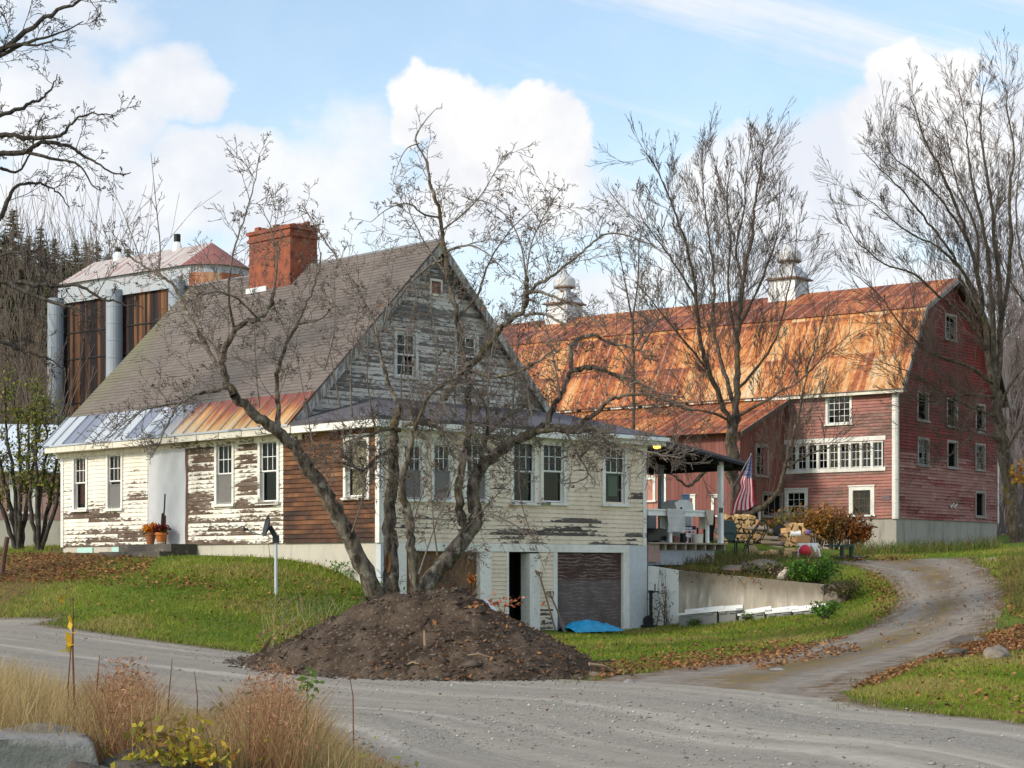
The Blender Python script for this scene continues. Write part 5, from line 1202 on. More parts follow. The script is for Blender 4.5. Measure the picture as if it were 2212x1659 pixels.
hol = MB(); c = W(838, 1215, AY+.2-.22)-inv
for i in range(12):
    a0, a1 = 2*math.pi*i/12, 2*math.pi*(i+1)/12; hol.face([c+Vector((.0, .06, 0)), c+Vector((.055*math.cos(a0), 0, .20*math.sin(a0))), c+Vector((.055*math.cos(a1), 0, .20*math.sin(a1)))])
hol.build('bark_wound', mat('wound', color=(.14, .065, .025)), root)
# ---- tall bare trees beside the barn
def maple(name_label, base, Y, limbs, ntr, seed, Q, per, L, m, r=.014, extra=None, group=None, rf=.5):
    global T
    T = Tree(seed, rf); p0 = W(base[0], base[1], Y); ro = empty('bare_tree', p0); tag(ro, name_label, 'tree', group)
    LS = [T.limb(V, Y, r0, r1, sd, 5) for V, r0, r1, sd in limbs]
    for i, q in enumerate(LS):
        if i >= ntr or extra: T.sprout(*q, per if i >= ntr else per*.5, L, r, Q, t0=.12 if i >= ntr else .5, up=.8)
    rebase(T, p0); T.build(ro, m, ntr); return T, ro, p0
QM = dict(n=[6, 4, 2], ang=23, up=[.5, .38, .25], wand=.045, ratio=.72, rmin=.0058)
MAPm = [([(1600,1210,0),(1596,1150,0),(1592,1080,0),(1584,1010,0),(1580,950,0),(1586,900,0)], 34, 24, 12),
 ([(1588,905,0),(1592,850,0),(1594,780,.2),(1596,700,.3),(1606,620,.4),(1618,540,.5),(1630,450,.5),(1642,370,.6),(1650,300,.6)], 17, 2, 9),
 ([(1580,930,0),(1560,870,-.5),(1530,800,-1),(1512,730,-1.4),(1505,650,-1.8),(1492,560,-2.2),(1462,470,-2.4),(1430,390,-2.6),(1400,335,-2.8)], 13, 1.6, 8),
 ([(1586,880,0),(1570,820,.5),(1548,740,1),(1540,670,1.3),(1542,590,1.6),(1530,500,2),(1520,420,2.2),(1516,330,2.4)], 11, 1.6, 8),
 ([(1594,760,.2),(1580,680,.5),(1572,600,.8),(1578,520,1),(1570,430,1.2),(1580,350,1.3)], 8, 1.4, 7),
 ([(1600,700,.3),(1630,640,0),(1660,570,-.4),(1680,500,-.8),(1690,430,-1)], 7, 1.3, 7),
 ([(1594,840,0),(1640,790,-.5),(1680,720,-1),(1700,640,-1.3),(1716,560,-1.5),(1722,480,-1.6)], 7, 1.3, 7),
 ([(1606,620,.4),(1590,540,.7),(1606,460,.9),(1612,380,1),(1622,310,1)], 6, 1.2, 7),
 ([(1505,650,-1.8),(1470,590,-2.2),(1430,530,-2.5),(1392,480,-2.8),(1368,430,-3)], 5.5, 1.2, 6),
 ([(1530,800,-1),(1480,740,-1.6),(1440,690,-2),(1400,640,-2.5),(1372,610,-2.8)], 6, 1.2, 6),
 ([(1580,990,0),(1540,1000,-.6),(1510,1032,-1),(1485,1050,-1.3),(1460,1030,-1.5),(1420,1010,-1.8)], 13, 2, 8),
 ([(1590,1130,0),(1620,1110,-.3),(1652,1090,-.5),(1680,1065,-.8),(1692,1030,-1),(1705,980,-1.2),(1720,920,-1.4),(1732,860,-1.5),(1750,780,-1.5),(1775,690,-1.5)], 16, 2, 9),
 ([(1700,1010,-1),(1740,985,-1.4),(1790,968,-1.8),(1840,962,-2)], 6, 1.4, 6),
 ([(1590,900,0),(1630,880,-.6),(1680,850,-1),(1730,820,-1.4),(1790,760,-1.6),(1850,715,-1.8)], 8, 1.4, 7),
 ([(1584,910,0),(1530,890,-.8),(1470,880,-1.2),(1410,850,-1.6)], 7, 1.4, 7)]
maple('wide bare maple growing behind the porch, its mossy trunk in front of the barn', (1598, 1195), 61, MAPm, 1, 5, QM, 5.4, 2.7, M_maple, r=.011)
MAPr = [([(2206,1215,0),(2196,1150,0),(2186,1080,0),(2172,1000,0),(2160,920,0),(2150,850,0)], 34, 25, 12),
 ([(2150,860,0),(2136,780,0),(2126,690,0),(2112,600,-.3),(2092,520,-.6),(2060,430,-1),(2026,340,-1.4),(1990,250,-1.8),(1968,160,-2)], 15, 1.8, 8),
 ([(2150,840,0),(2146,740,.4),(2142,640,.8),(2132,540,1),(2112,440,1.2),(2094,340,1.4),(2086,240,1.5),(2072,140,1.6)], 13, 1.6, 8),
 ([(2152,850,0),(2160,740,.5),(2160,640,1),(2150,520,1.3),(2140,420,1.6),(2124,300,1.8),(2116,200,2),(2130,110,2)], 14, 1.6, 8),
 ([(2158,720,.6),(2176,620,.2),(2184,520,-.3),(2180,420,-.6),(2190,310,-1),(2176,200,-1.2),(2170,120,-1.4)], 11, 1.6, 8),
 ([(2126,690,0),(2092,610,-.8),(2050,540,-1.4),(2004,480,-2),(1956,420,-2.6),(1900,350,-3),(1860,300,-3.4)], 9, 1.2, 7),
 ([(2120,650,-.2),(2074,580,-1),(2020,530,-1.6),(1960,500,-2.2),(1900,450,-2.7),(1850,410,-3)], 7, 1.1, 7),
 ([(2136,760,0),(2090,690,-.8),(2030,640,-1.4),(1970,590,-2),(1910,570,-2.5),(1850,520,-3),(1828,480,-3.2)], 8, 1.1, 7),
 ([(2148,830,0),(2090,790,-1),(2030,770,-1.6),(1970,730,-2.2),(1900,640,-2.8),(1840,590,-3.2)], 9, 1.1, 7),
 ([(2154,900,0),(2100,880,-1),(2040,850,-1.8),(1980,810,-2.4),(1900,780,-2.8)], 7, 1.2, 7),
 ([(2150,860,0),(2090,850,-1.4),(2030,870,-2),(1970,860,-2.6),(1920,840,-3)], 6, 1, 6),
 ([(2165,960,0),(2120,930,-1.2),(2060,930,-2),(2000,920,-2.6)], 6, 1, 6),
 ([(2158,900,0),(2100,940,-1.6),(2050,985,-2.2),(1990,1000,-2.6)], 5, 1, 6),
 ([(2156,880,0),(2190,820,-.6),(2230,780,-1.2),(2280,760,-1.6)], 8, 1.4, 7),
 ([(2170,990,0),(2200,930,-.6),(2240,900,-1),(2290,890,-1.5)], 7, 1.4, 7),
 ([(2112,600,-.3),(2110,500,.4),(2070,400,.8),(2050,300,1),(2040,210,1.2)], 7, 1.1, 7),
 ([(2092,520,-.6),(2040,440,-1),(1980,370,-1.4),(1930,320,-1.8),(1900,250,-2)], 6, 1, 6)]
QR = dict(QM, ang=22)
MAPr = [([(v[0], v[1]+max(0, 420-v[1])*.18)+tuple(v[2:]) for v in V], r0, r1, sd) for V, r0, r1, sd in MAPr]
T_, ro, p0 = maple('tall bare maple with an ochre mossy trunk standing past the barn corner at the right', (2204, 1195), 69, MAPr, 1, 9, QR, 4.6, 3.0, M_maple, r=.011)
lp = [tuple(W(2204+NR.normal(0, 10), 1028+NR.normal(0, 14), 68.2)-p0) for _ in range(70)]; leaf_mesh('orange_leaves', lp, .2, M_leaf, [(.55, .22, .03), (.50, .30, .05)], ro, seed=8)
MAPx = [([(2300,1220,0),(2290,1050,0),(2276,900,0),(2262,780,0)], 18, 12, 10),
 ([(2262,790,0),(2240,690,0),(2215,600,0),(2200,520,0),(2196,430,0),(2204,340,0),(2212,250,0)], 8, 1.2, 7),
 ([(2262,790,0),(2250,680,.5),(2236,560,.8),(2226,440,1),(2230,330,1)], 8, 1.2, 7),
 ([(2240,690,0),(2190,620,-.8),(2160,560,-1.2),(2150,480,-1.5)], 5, 1.1, 6)]
maple('thin bare tree half cut off by the right edge, behind the mossy maple', (2300, 1195), 78, MAPx, 1, 15, QR, 2.4, 2.2, M_maple)
MAPp = [([(1372,1160,0),(1370,1000,0),(1368,900,0),(1369,790,0),(1366,690,0)], 8, 6, 9),
 ([(1366,695,0),(1352,620,-.3),(1340,560,-.5),(1320,500,-.6)], 4.5, 1, 6), ([(1366,690,0),(1378,610,.3),(1380,540,.4),(1390,480,.5)], 4.5, 1, 6), ([(1368,760,0),(1400,700,-.4),(1430,640,-.6)], 3.5, 1, 6), ([(1369,800,0),(1330,740,.4),(1290,690,.6)], 3.5, 1, 6)]
maple('slender pale tree rising between the farmhouse roof and the rusty barn roof', (1372, 1150), 64, MAPp, 1, 17, QM, 1.3, 1.8, M_maple)
# ---- big tree outside the frame at left, its limbs reach in
QL = dict(n=[6, 4, 2], ang=44, up=[.10, .05, .0], wand=.16, ratio=.6, rmin=.0065)
LEFT = [([(-330,1330,0),(-320,1100,0),(-318,850,0),(-310,600,0),(-300,420,0)], 42, 28, 12),
 ([(-300,430,0),(-270,250,.3),(-240,80,.6),(-200,-90,.8)], 24, 8, 9),
 ([(-300,400,0),(-160,270,-.6),(-60,160,-1),(40,80,-1.3),(110,30,-1.5),(180,2,-1.7),(206,-6,-1.7)], 13, 1.6, 8),
 ([(-60,160,-1),(20,110,-1.4),(70,90,-1.6),(130,70,-1.7),(180,46,-1.8)], 7, 1.2, 7),
 ([(-20,120,-1.2),(30,97,-1.6),(80,98,-1.8),(126,84,-1.9)], 6, 1.6, 7),
 ([(-310,520,0),(-180,340,.6),(-80,280,1),(0,250,1.3),(50,232,1.4),(88,212,1.5),(112,188,1.5),(124,160,1.5)], 11, 1.2, 8),
 ([(-310,560,0),(-180,400,-.4),(-80,320,-.8),(0,290,-1),(50,298,-1.1),(120,296,-1.2),(150,270,-1.3),(190,246,-1.4),(250,250,-1.4)], 11, 1.2, 8),
 ([(0,332,-.2),(50,328,-.3),(100,306,-.4),(150,318,-.5),(178,334,-.5),(210,352,-.6),(250,376,-.6),(282,372,-.7)], 7.5, 1.2, 8),
 ([(-310,560,0),(-200,420,0),(-100,350,-.1),(0,332,-.2)], 12, 7.5, 8),
 ([(60,330,-.3),(120,345,-.7),(170,356,-1),(200,400,-1.1),(218,410,-1.2)], 5, 1, 7),
 ([(0,472,.4),(18,430,.4),(36,402,.4),(80,396,.4),(110,405,.4),(134,425,.4),(150,452,.4)], 6.5, 1.1, 7),
 ([(-310,640,0),(-160,560,.2),(-60,510,.3),(0,472,.4)], 10, 6.5, 8),
 ([(0,362,.4),(40,370,.6),(66,330,.8),(80,280,1),(96,240,1.1)], 4.5, 1, 6),
 ([(-310,680,0),(-200,620,-.3),(-100,590,-.6),(-20,604,-.8),(50,612,-1),(110,618,-1.1),(165,615,-1.2),(215,640,-1.3),(262,655,-1.4),(310,668,-1.5)], 10, 1.6, 8),
 ([(20,612,-.9),(70,636,-1.2),(120,655,-1.4),(170,670,-1.5),(205,700,-1.6),(216,722,-1.6)], 6.5, 2, 7),
 ([(-310,800,0),(-180,760,.3),(-80,735,.5),(0,738,.6),(40,755,.7),(70,765,.7),(110,776,.8),(140,800,.8)], 8, 1.4, 7),
 ([(-20,560,-.4),(30,545,-.6),(70,560,-.8),(90,600,-.9)], 4, 1, 6)]
T, ro, p0 = maple('dark bare tree outside the left edge whose long limbs hang into the picture', (-330, 1320), 46, LEFT, 2, 31, QL, 2.8, 1.4, M_darkb, r=.012, rf=.8)
# ------------------------------------------------------------------ ground cover
M_blade = mat('grass_blade', lambda b: {'c': b.at('c', 'Color'), 't': .35}, rough=.7, spec=.2)
def blades(name, base, h, wd, cols, m=None, seg=2, lean=.35, seed=1, parent=None, drift=(0, 0)):
    rr = np.random.default_rng(seed); B0 = np.asarray(base, float); n = len(B0); h = np.asarray(h, float); wd = np.asarray(wd, float)
    a = rr.uniform(0, 2*np.pi, n); s = np.stack([np.cos(a), np.sin(a), np.zeros(n)], 1)
    l = rr.normal(0, lean, (n, 2))+np.array(drift); V = []; K = seg+1
    for k in range(K):
        t = k/seg; c = B0.copy(); c[:, 2] += h*(t-.12*t*t*np.abs(l).sum(1)); c[:, :2] += l*(h*t**1.8)[:, None]
        w_ = (wd*(1-.92*t**1.3))[:, None]
        V += [c-s*w_*.5, c+s*w_*.5]
    V = np.stack(V, 1).reshape(-1, 3); i0 = np.arange(n)[:, None]*(2*K)
    Fq = np.concatenate([np.concatenate([i0+2*k, i0+2*k+1, i0+2*k+3, i0+2*k+2], 1) for k in range(seg)])
    return npmesh(name, V, Fq, m or M_blade, parent, col=np.repeat(np.asarray(cols, float), 2*K, 0))
from mathutils import noise as MN
def nz(P, f, o=0.0): return np.array([MN.noise((p[0]*f+o, p[1]*f, o*.7)) for p in P])
roadpoly = np.concatenate([RA, RB[::-1]]); drivepoly = np.concatenate([DA, DB[::-1]])
def lawn_points(V, n):
    P = hitn(sample(V, n)); P = P[~np.isnan(P[:, 0])]
    k = pip(P[:, :2], roadpoly) | pip(P[:, :2], drivepoly); return P[~k]
LAWN = [([(-5,1196),(135,1196),(300,1200),(700,1204),(760,1206),(800,1300),(700,1390),(560,1412),(300,1382),(-5,1336)], 30000),
        ([(1120,1372),(1200,1368),(1400,1362),(1480,1345),(1770,1328),(1800,1250),(1830,1226),(1890,1240),(1925,1262),(1936,1290),(1925,1320),(1880,1352),(1700,1402),(1440,1446),(1290,1468)], 26000),
        ([(1830,1503),(1880,1476),(1990,1436),(2100,1420),(2225,1400),(2225,1566),(2000,1540)], 20000),
        ([(2172,1330),(2225,1330),(2225,1180),(2140,1190),(2120,1215),(2165,1265)], 4000),
        ([(1780,1212),(2140,1200),(2180,1180),(2060,1165),(1960,1180),(1880,1192),(1790,1200)], 3500),
        ([(-5,1160),(130,1160),(130,1196),(-5,1196)], 2500), ([(-600,1190),(-5,1165),(-5,1336),(-600,1290)], 9000), ([(2225,1180),(2800,1150),(2800,1640),(2225,1566)], 14000)]
allP = np.concatenate([lawn_points(V, n) for V, n in LAWN])
n1 = nz(allP, .45, 3.1); n2 = nz(allP, 2.3, 7.7); lt = litter(allP[:, 0], allP[:, 1])
keep = NR.random(len(allP)) > lt*.75; allP, n1, n2, lt = allP[keep], n1[keep], n2[keep], lt[keep]
g = np.clip(.5+n1*.9+n2*.35+NR.normal(0, .13, len(allP)), 0, 1)[:, None]
cA, cB, cC = np.array([.10, .175, .016]), np.array([.24, .285, .03]), np.array([.34, .28, .09])
gc = np.where(g < .6, cA+(cB-cA)*(g/.6), cB+(cC-cB)*((g-.6)/.4)); dry = NR.random(len(allP))[:, None]; gc = np.where(dry < .10+.3*lt[:, None], cC*(.7+.6*dry), gc)
gc = gc*NR.uniform(.75, 1.3, (len(allP), 1))
Yd = allP[:, 1]
lg = blades('lawn_grass', allP-[0, 0, .01], np.clip(.045+.0006*Yd+.03*NR.random(len(allP)), 0, .12)*np.clip(1+n1*.6, .6, 1.5), .007+.00042*Yd, gc, seed=3, lean=.5)
tag(lg, 'short green and olive grass of the lawns around the house and drive', 'grass', kind='stuff')
# taller ragged grass along edges: wall top, barn foot, driveway sides
def tuft(V, n, hmin, hmax, wd, cols, seed, lean=.35, off=0.0):
    P = hitn(sample(V, n)); P = P[~np.isnan(P[:, 0])]; k = pip(P[:, :2], roadpoly); P = P[~k]; rr = np.random.default_rng(seed)
    c = np.asarray(cols)[rr.integers(0, len(cols), len(P))]*rr.uniform(.7, 1.3, (len(P), 1)); return P-[0, 0, .02], rr.uniform(hmin, hmax, len(P)), np.full(len(P), wd), c
OL = [(.10, .13, .025), (.19, .16, .05), (.14, .12, .04), (.24, .17, .07)]; GRN = [(.06, .12, .015), (.10, .17, .02)]
parts_ = [tuft([(1420,1216),(1600,1200),(1700,1205),(1790,1215),(1790,1255),(1600,1232)], 3000, .12, .42, .02, OL, 1), tuft([(1820,1206),(2160,1188),(2160,1168),(2050,1160),(1950,1178),(1860,1190)], 2600, .15, .5, .025, OL+GRN, 2),
          tuft([(2150,1215),(2225,1190),(2225,1320),(2185,1325)], 1500, .1, .35, .02, OL, 3)]
hp = []
K = Frame(3.72, 50.75, 116.9)
for k in range(1500):
    x_ = .1+NR.random()*4.8; y_ = .4+NR.random()*.8; p = K.w(x_, y_); hp.append((p.x, p.y, 1.62-x_*.1))
hp = np.array(hp); parts_.append((hp-[0, 0, .12], NR.uniform(.08, .34, len(hp)), np.full(len(hp), .02), np.array(OL)[NR.integers(0, 4, len(hp))]*NR.uniform(.6, 1.2, (len(hp), 1))))
q = [np.concatenate([p[i] for p in parts_]) for i in range(4)]
tg = blades('rough_grass', q[0], q[1], q[2], q[3], seed=8, lean=.4); tag(tg, 'ragged olive and tan grass along the wall top and the foot of the barn', 'grass', kind='stuff')
# fallen leaves
LC = [(.26, .115, .045), (.36, .17, .065), (.19, .085, .04), (.42, .22, .09), (.14, .07, .04)]
lp = []
for V, n in (([(-5,1198),(150,1200),(340,1210),(320,1236),(120,1262),(-5,1262)], 2600), ([(150,1225),(420,1250),(520,1275),(300,1275),(80,1256)], 600), ([(380,1240),(760,1250),(780,1300),(600,1310),(380,1300)], 260), ([(-5,1260),(600,1300),(700,1380),(560,1408),(-5,1330)], 200),
             ([(560,1360),(760,1330),(700,1400),(560,1414)], 260), ([(1290,1440),(1700,1388),(1760,1404),(1440,1452),(1290,1472)], 1000), ([(1400,1440),(1640,1418),(1800,1384),(1860,1374),(1700,1425),(1500,1455)], 700), ([(1180,1380),(1700,1345),(1900,1260),(1925,1320),(1700,1400),(1300,1440)], 260),
             ([(1600,1432),(1850,1392),(1860,1412),(1640,1455)], 450), ([(1860,1240),(1900,1240),(1936,1290),(1925,1330),(1880,1350),(1890,1300)], 300), ([(1990,1430),(2080,1400),(2140,1372),(2225,1350),(2225,1408),(2100,1424)], 2200), ([(1850,1490),(1960,1450),(2050,1430),(2225,1420),(2225,1560),(2000,1535)], 240),
             ([(1840,1498),(1880,1470),(1990,1432),(2000,1442),(1890,1490)], 420), ([(2160,1250),(2225,1200),(2225,1350),(2180,1340)], 420), ([(1790,1204),(1900,1208),(2000,1204),(1990,1212),(1840,1218)], 200), ([(1900,1215),(2150,1205),(2150,1340),(1900,1400)], 160), ([(0,1345),(560,1425),(1290,1478),(2212,1580),(1800,1650),(800,1500)], 14)):
    P = hitn(sample(V, n)); lp.append(P[~np.isnan(P[:, 0])])
lp = np.concatenate(lp); onr = pip(lp[:, :2], roadpoly) | pip(lp[:, :2], drivepoly)
lp[:, 2] += np.where(onr, .055, .05+.03*NR.random(len(lp)))
fl = leaf_mesh('fallen_leaves', lp, .045+.0009*lp[:, 1]*NR.uniform(.5, 1.5, len(lp)), M_leaf, LC, flat=.7, seed=12, asp=.75); tag(fl, 'brown and orange fallen leaves drifted over the lawn and along the drive', 'leaves', kind='stuff')
# loose stones of the gravel
def stones(name, P, size, cols, m, seed, label):
    rr = np.random.default_rng(seed); n = len(P); o = np.array([[1,0,0],[0,1,0],[-1,0,0],[0,-1,0],[.2,.1,.75],[-.1,.1,-.6]])
    a = rr.uniform(0, 6.28, n); ca, sa_ = np.cos(a), np.sin(a); sc = (np.asarray(size)*rr.lognormal(0, .45, n))[:, None, None]*rr.uniform(.6, 1.2, (n, 1, 3))
    V = o[None]*(1+rr.normal(0, .16, (n, 6, 3))); x = V[..., 0]*ca[:, None]-V[..., 1]*sa_[:, None]; y = V[..., 0]*sa_[:, None]+V[..., 1]*ca[:, None]
    V = np.stack([x, y, V[..., 2]*.7], -1)*sc+np.asarray(P)[:, None, :]
    f = np.array([[0,1,4],[1,2,4],[2,3,4],[3,0,4],[1,0,5],[2,1,5],[3,2,5],[0,3,5]]); Fq = (np.arange(n)[:, None, None]*6+f[None]).reshape(-1, 3)
    c = np.asarray(cols)[rr.integers(0, len(cols), n)]*rr.uniform(.75, 1.25, (n, 1))
    ob = npmesh(name, V.reshape(-1, 3), Fq, m, col=np.repeat(c, 6, 0)); tag(ob, label, 'gravel', kind='stuff'); return ob
M_stone = mat('loose_stone', lambda b: {'c': b.at('c', 'Color')}, rough=.9, spec=.1)
P = hitn(np.concatenate([sample([(700,1460),(1290,1478),(1800,1510),(2220,1575),(2220,1680),(760,1680)], 4200), sample([(-5,1336),(560,1415),(1290,1472),(1290,1500),(560,1450),(-5,1370)], 1100), sample([(300,1440),(1000,1500),(1500,1560),(1200,1600),(600,1500)], 700), sample([(1300,1475),(2000,1400),(2160,1330),(2120,1220),(1930,1215),(1900,1360)], 500)]))
P = P[~np.isnan(P[:, 0])]; P[:, 2] += .035; sd = nz(P, .5, 2.2); P = P[NR.random(len(P)) < .45+sd]
stones('loose_gravel', P, .008+.00018*P[:, 1], [(.36, .335, .295), (.26, .24, .215), (.17, .155, .14), (.44, .41, .37)], M_stone, 4, 'loose grey stones scattered over the gravel road and drive')
# ------------------------------------------------------------------ dirt mound
mc = np.array([-1.35, 29.0]); e1 = np.array([-.64, .77]); e1 /= np.linalg.norm(e1); e2 = np.array([e1[1], -e1[0]])
def mound_h(P):
    d = P-mc; a = d @ e1; c = d @ e2; a = np.where(a > 0, a/3.95, a/3.4); c = np.where(c > 0, c/2.4, c/2.2)
    n = np.array([MN.fractal((p[0]*.9, p[1]*.9, 2.0), 1.0, 2.0, 4) for p in P]); nf = np.array([MN.fractal((p[0]*5, p[1]*5, 4.0), .8, 2.0, 4) for p in P])
    r = np.sqrt(a*a+c*c)*(1+.10*n); h = 1.56*np.clip(1-np.clip(r-.05, 0, 2)**.92, -.2, 1); h = np.minimum(h, 1.24+.10*(h-1.24))
    # the slump in the face nearest the road
    sl = np.exp(-(((d @ e1)+.25)/.55)**2-(((d @ e2)-.75)/.28)**2); sl2 = np.exp(-(((d @ e1)-.4)/.9)**2-(((d @ e2)-1.3)/.6)**2)
    return h-.30*sl+.12*sl2+.09*nf*np.clip(h*4, 0, 1)+.12*n*np.clip(h*2, 0, 1)
q = np.arange(-5.8, 5.81, .075); p_ = np.arange(-3.0, 3.01, .075); A_, C_ = np.meshgrid(q, p_)
MP = mc+A_.ravel()[:, None]*e1+C_.ravel()[:, None]*e2; mh = mound_h(MP); MZ = gz(MP[:, 0], MP[:, 1])+mh-.03
nq, npp = len(q), len(p_); ii, jj = np.meshgrid(np.arange(nq-1), np.arange(npp-1)); k0 = (jj*nq+ii).ravel(); Fm = np.stack([k0, k0+nq, k0+nq+1, k0+1], 1)
Fm = Fm[(mh[Fm] > -.06).all(1)]
def dirtf(b):
    p = b.geo(); n = b.noise(p, 1.6, 6, .65); f = b.noise(p, 14, 5, .75); v = b.voro(p, 30, out='Color'); g = b.sep(v)[0]
    c = b.mix(b.step(n, .35, .68), (.040, .028, .020), (.115, .083, .060)); c = b.mix(b.m('MULTIPLY', b.step(f, .45, .75), .6), c, (.15, .11, .08))
    c = b.mix(b.step(g, .90, .97), c, (.18, .14, .10))
    return {'c': c, 'r': .97, 'n': b.bump(b.m('ADD', f, b.m('MULTIPLY', g, .3)), .9, .05)}
mo = npmesh('dirt_mound', np.stack([MP[:, 0], MP[:, 1], MZ], 1), Fm, mat('dark_soil', dirtf, spec=.1), smooth=True); tag(mo, 'large mound of dark dumped soil at the roadside in front of the apple tree', 'soil mound')
k = NR.choice(np.where(mh > .03)[0], 1500); P = np.stack([MP[k, 0], MP[k, 1], MZ[k]], 1)+np.stack([NR.normal(0, .05, 1500), NR.normal(0, .05, 1500), np.full(1500, .012)], 1)
ch = leaf_mesh('wood_chips', P, .045*NR.lognormal(0, .75, len(P)), M_leaf, [(.09, .062, .042), (.06, .042, .03), (.13, .093, .062), (.11, .055, .03), (.045, .032, .026)], flat=.2, seed=5, asp=.3); tag(ch, 'bark bits and wood chips scattered over the soil mound', 'wood chips', kind='stuff')
k = np.where((MP-mc) @ e1 < -1.0)[0]; k = k[(mh[k] > .02)]; k = NR.choice(k, 900); P = np.stack([MP[k, 0], MP[k, 1], MZ[k]], 1)+[0, 0, .02]; P = P[::3]
ch = leaf_mesh('mound_leaves', P, .08, M_leaf, LC[:3], flat=.3, seed=6, asp=.6); tag(ch, 'dead brown leaves caught on the right slope of the soil mound', 'leaves', kind='stuff')
def mound_z(x, y): return float(gz(x, y)+mound_h(np.array([[x, y]]))[0]-.03)
def onmound(px, py):
    for Y in np.arange(24, 32, .05):
        p = W(px, py, Y)
        if mound_z(p.x, p.y) > p.z: return Vector((p.x, p.y, mound_z(p.x, p.y)))
    return Vector(hit(px, py))
M_stick = mat('pale_stick', color=(.30, .21, .13))
for i, (a, c, r_, lab) in enumerate((((878,1592-150),(905,1440),.014,'thin pale stick lying at the foot of the mound by the road'),((918,1398),(916,1378),.02,'short pale stick standing upright out of the mound'),((1272,1440),(1330,1456),.035,'bent tan branch at the right tip of the soil mound'),((1010,1418),(1060,1424),.012,'thin dark root lying across the lower slope of the mound'))):
    p0, p1 = onmound(*a), onmound(*c); 
    if i == 1: p1 = p0+Vector((-.01, 0, .22))
    m_ = (p0+p1)/2+Vector((0, 0, .05)); t = MB(); t.tube([p0+Vector((0, 0, .015)), m_, p1+Vector((0, 0, .02))], [r_, r_*.9, r_*.5], 6); tag(t.build('stick', M_stick), lab, 'stick')
# ------------------------------------------------------------------ rocks
def rock(c, s, m, lab, seed, flat=1.0, rz=0.0, name='rock'):
    bm = __import__('bmesh').new(); __import__('bmesh').ops.create_icosphere(bm, subdivisions=4, radius=1)
    for v in bm.verts:
        n = MN.fractal(v.co*1.1+Vector((seed, 0, 0)), 1, 2, 3)*.33+MN.noise(v.co*5+Vector((0, seed, 0)))*.045
        co = v.co.copy(); k = .62 if flat else 1
        n = n*.55 if flat == 1.0 else n; co = Vector([max(-.6, min(.6, q)) for q in co])*1.45 if flat == 1.0 else co
        v.co = co*(1+n); v.co.x *= s[0]; v.co.y *= s[1]; v.co.z *= s[2]
    me = bpy.data.meshes.new(name); bm.to_mesh(me); bm.free(); me.polygons.foreach_set('use_smooth', [True]*len(me.polygons)); me.materials.append(m)
    o = bpy.data.objects.new(name, me); COL.objects.link(o); o.location = c; o.rotation_euler = (0, 0, rz); return tag(o, lab, 'rock')
def rockf(c1, c2, li):
    def fn(b):
        p = b.ob(); n = b.noise(p, 2.2, 6, .62); f = b.noise(p, 14, 5, .7); l = b.noise(p, 4, 5, .7)
        c = b.mix(n, c1, c2); c = b.mix(b.m('MULTIPLY', b.step(l, .56, .68), .7), c, li); return {'c': b.mix(b.m('MULTIPLY', f, .4), c, c1), 'n': b.bump(b.m('ADD', f, n), .7, .03), 'r': .9}
    return fn
M_rk1 = mat('grey_rock', rockf((.15, .145, .135), (.34, .33, .31), (.27, .25, .21))); M_rk2 = mat('dark_rock', rockf((.05, .042, .036), (.15, .13, .11), (.30, .27, .23))); M_rk3 = mat('field_stone', rockf((.13, .105, .08), (.29, .24, .19), (.34, .30, .25)))
def nearp(px, py, Y): return W(px, py, Y)
rock(nearp(30, 1690, 9.6), (.42, .35, .29), M_rk1, 'big pale grey angular rock in the bottom left corner', 3.1, 1.0, .4)
rock(nearp(330, 1695, 9.7), (.42, .3, .18), M_rk2, 'dark mossy rock under the yellow leaves at the bottom', 7.7, .5, .2)
rock(nearp(190, 1690, 9.5), (.18, .16, .11), M_rk2, 'small dark rock wedged between the grey rock and the mossy rock', 9.1, .5)
rock(nearp(555, 1690, 9.9), (.16, .15, .11), M_rk2, 'small dark stone at the bottom edge right of the yellow leaves', 5.2, .5)
for (px, py, s, m, lab, sd) in ((2069,1422,(.26,.2,.14),M_rk2,'dark half buried rock in orange leaves beside the drive mouth',2.2),(2152,1426,(.32,.22,.17),M_rk3,'round tan rock in orange leaves, right of the dark one',4.4),(2100,1392,(.35,.2,.12),M_rk2,'low dark clump of stone at the edge of the drive bend',6.1),(1683,1450,(.16,.1,.04),M_rk1,'flat pale stone lying in the middle of the drive mouth',8.3),
    (1360,1478,(.10,.08,.06),M_rk1,'pale stone at the road edge beside the mound tip',1.3),(1285,1464,(.11,.08,.07),M_rk3,'tan stone against the right tip of the mound',1.9),(1962,1238,(.2,.15,.05),M_rk1,'flat white stone where the drive bends to the barn',3.3),(2144,1210,(.22,.15,.06),M_rk1,'flat pale stone at the far end of the drive',3.9),
    (1800,1300,(.38,.3,.3),M_rk3,'mossy stone at the right end of the retaining wall',5.8),(1815,1278,(.3,.3,.22),M_rk2,'dark stone stacked above the mossy one by the wall end',6.6)):
    p = hit(px, py); rock((p[0], p[1], p[2]+s[2]*.25), s, m, lab, sd, .5, sd)
p = K.w(K.x(1645, 1.6), 1.6); rock((p.x, p.y, float(gz(p.x, p.y))+.12), (.62, .35, .26), M_rk2, 'long dark stone slab on the bank behind the wall', 2.9, .5, -.4)
p = K.w(K.x(1588, 1.5), 1.5); rock((p.x, p.y, float(gz(p.x, p.y))+.08), (.5, .4, .12), M_rk3, 'low flat stone on the bank left of the dark slab', 4.7, .5, 1.0)
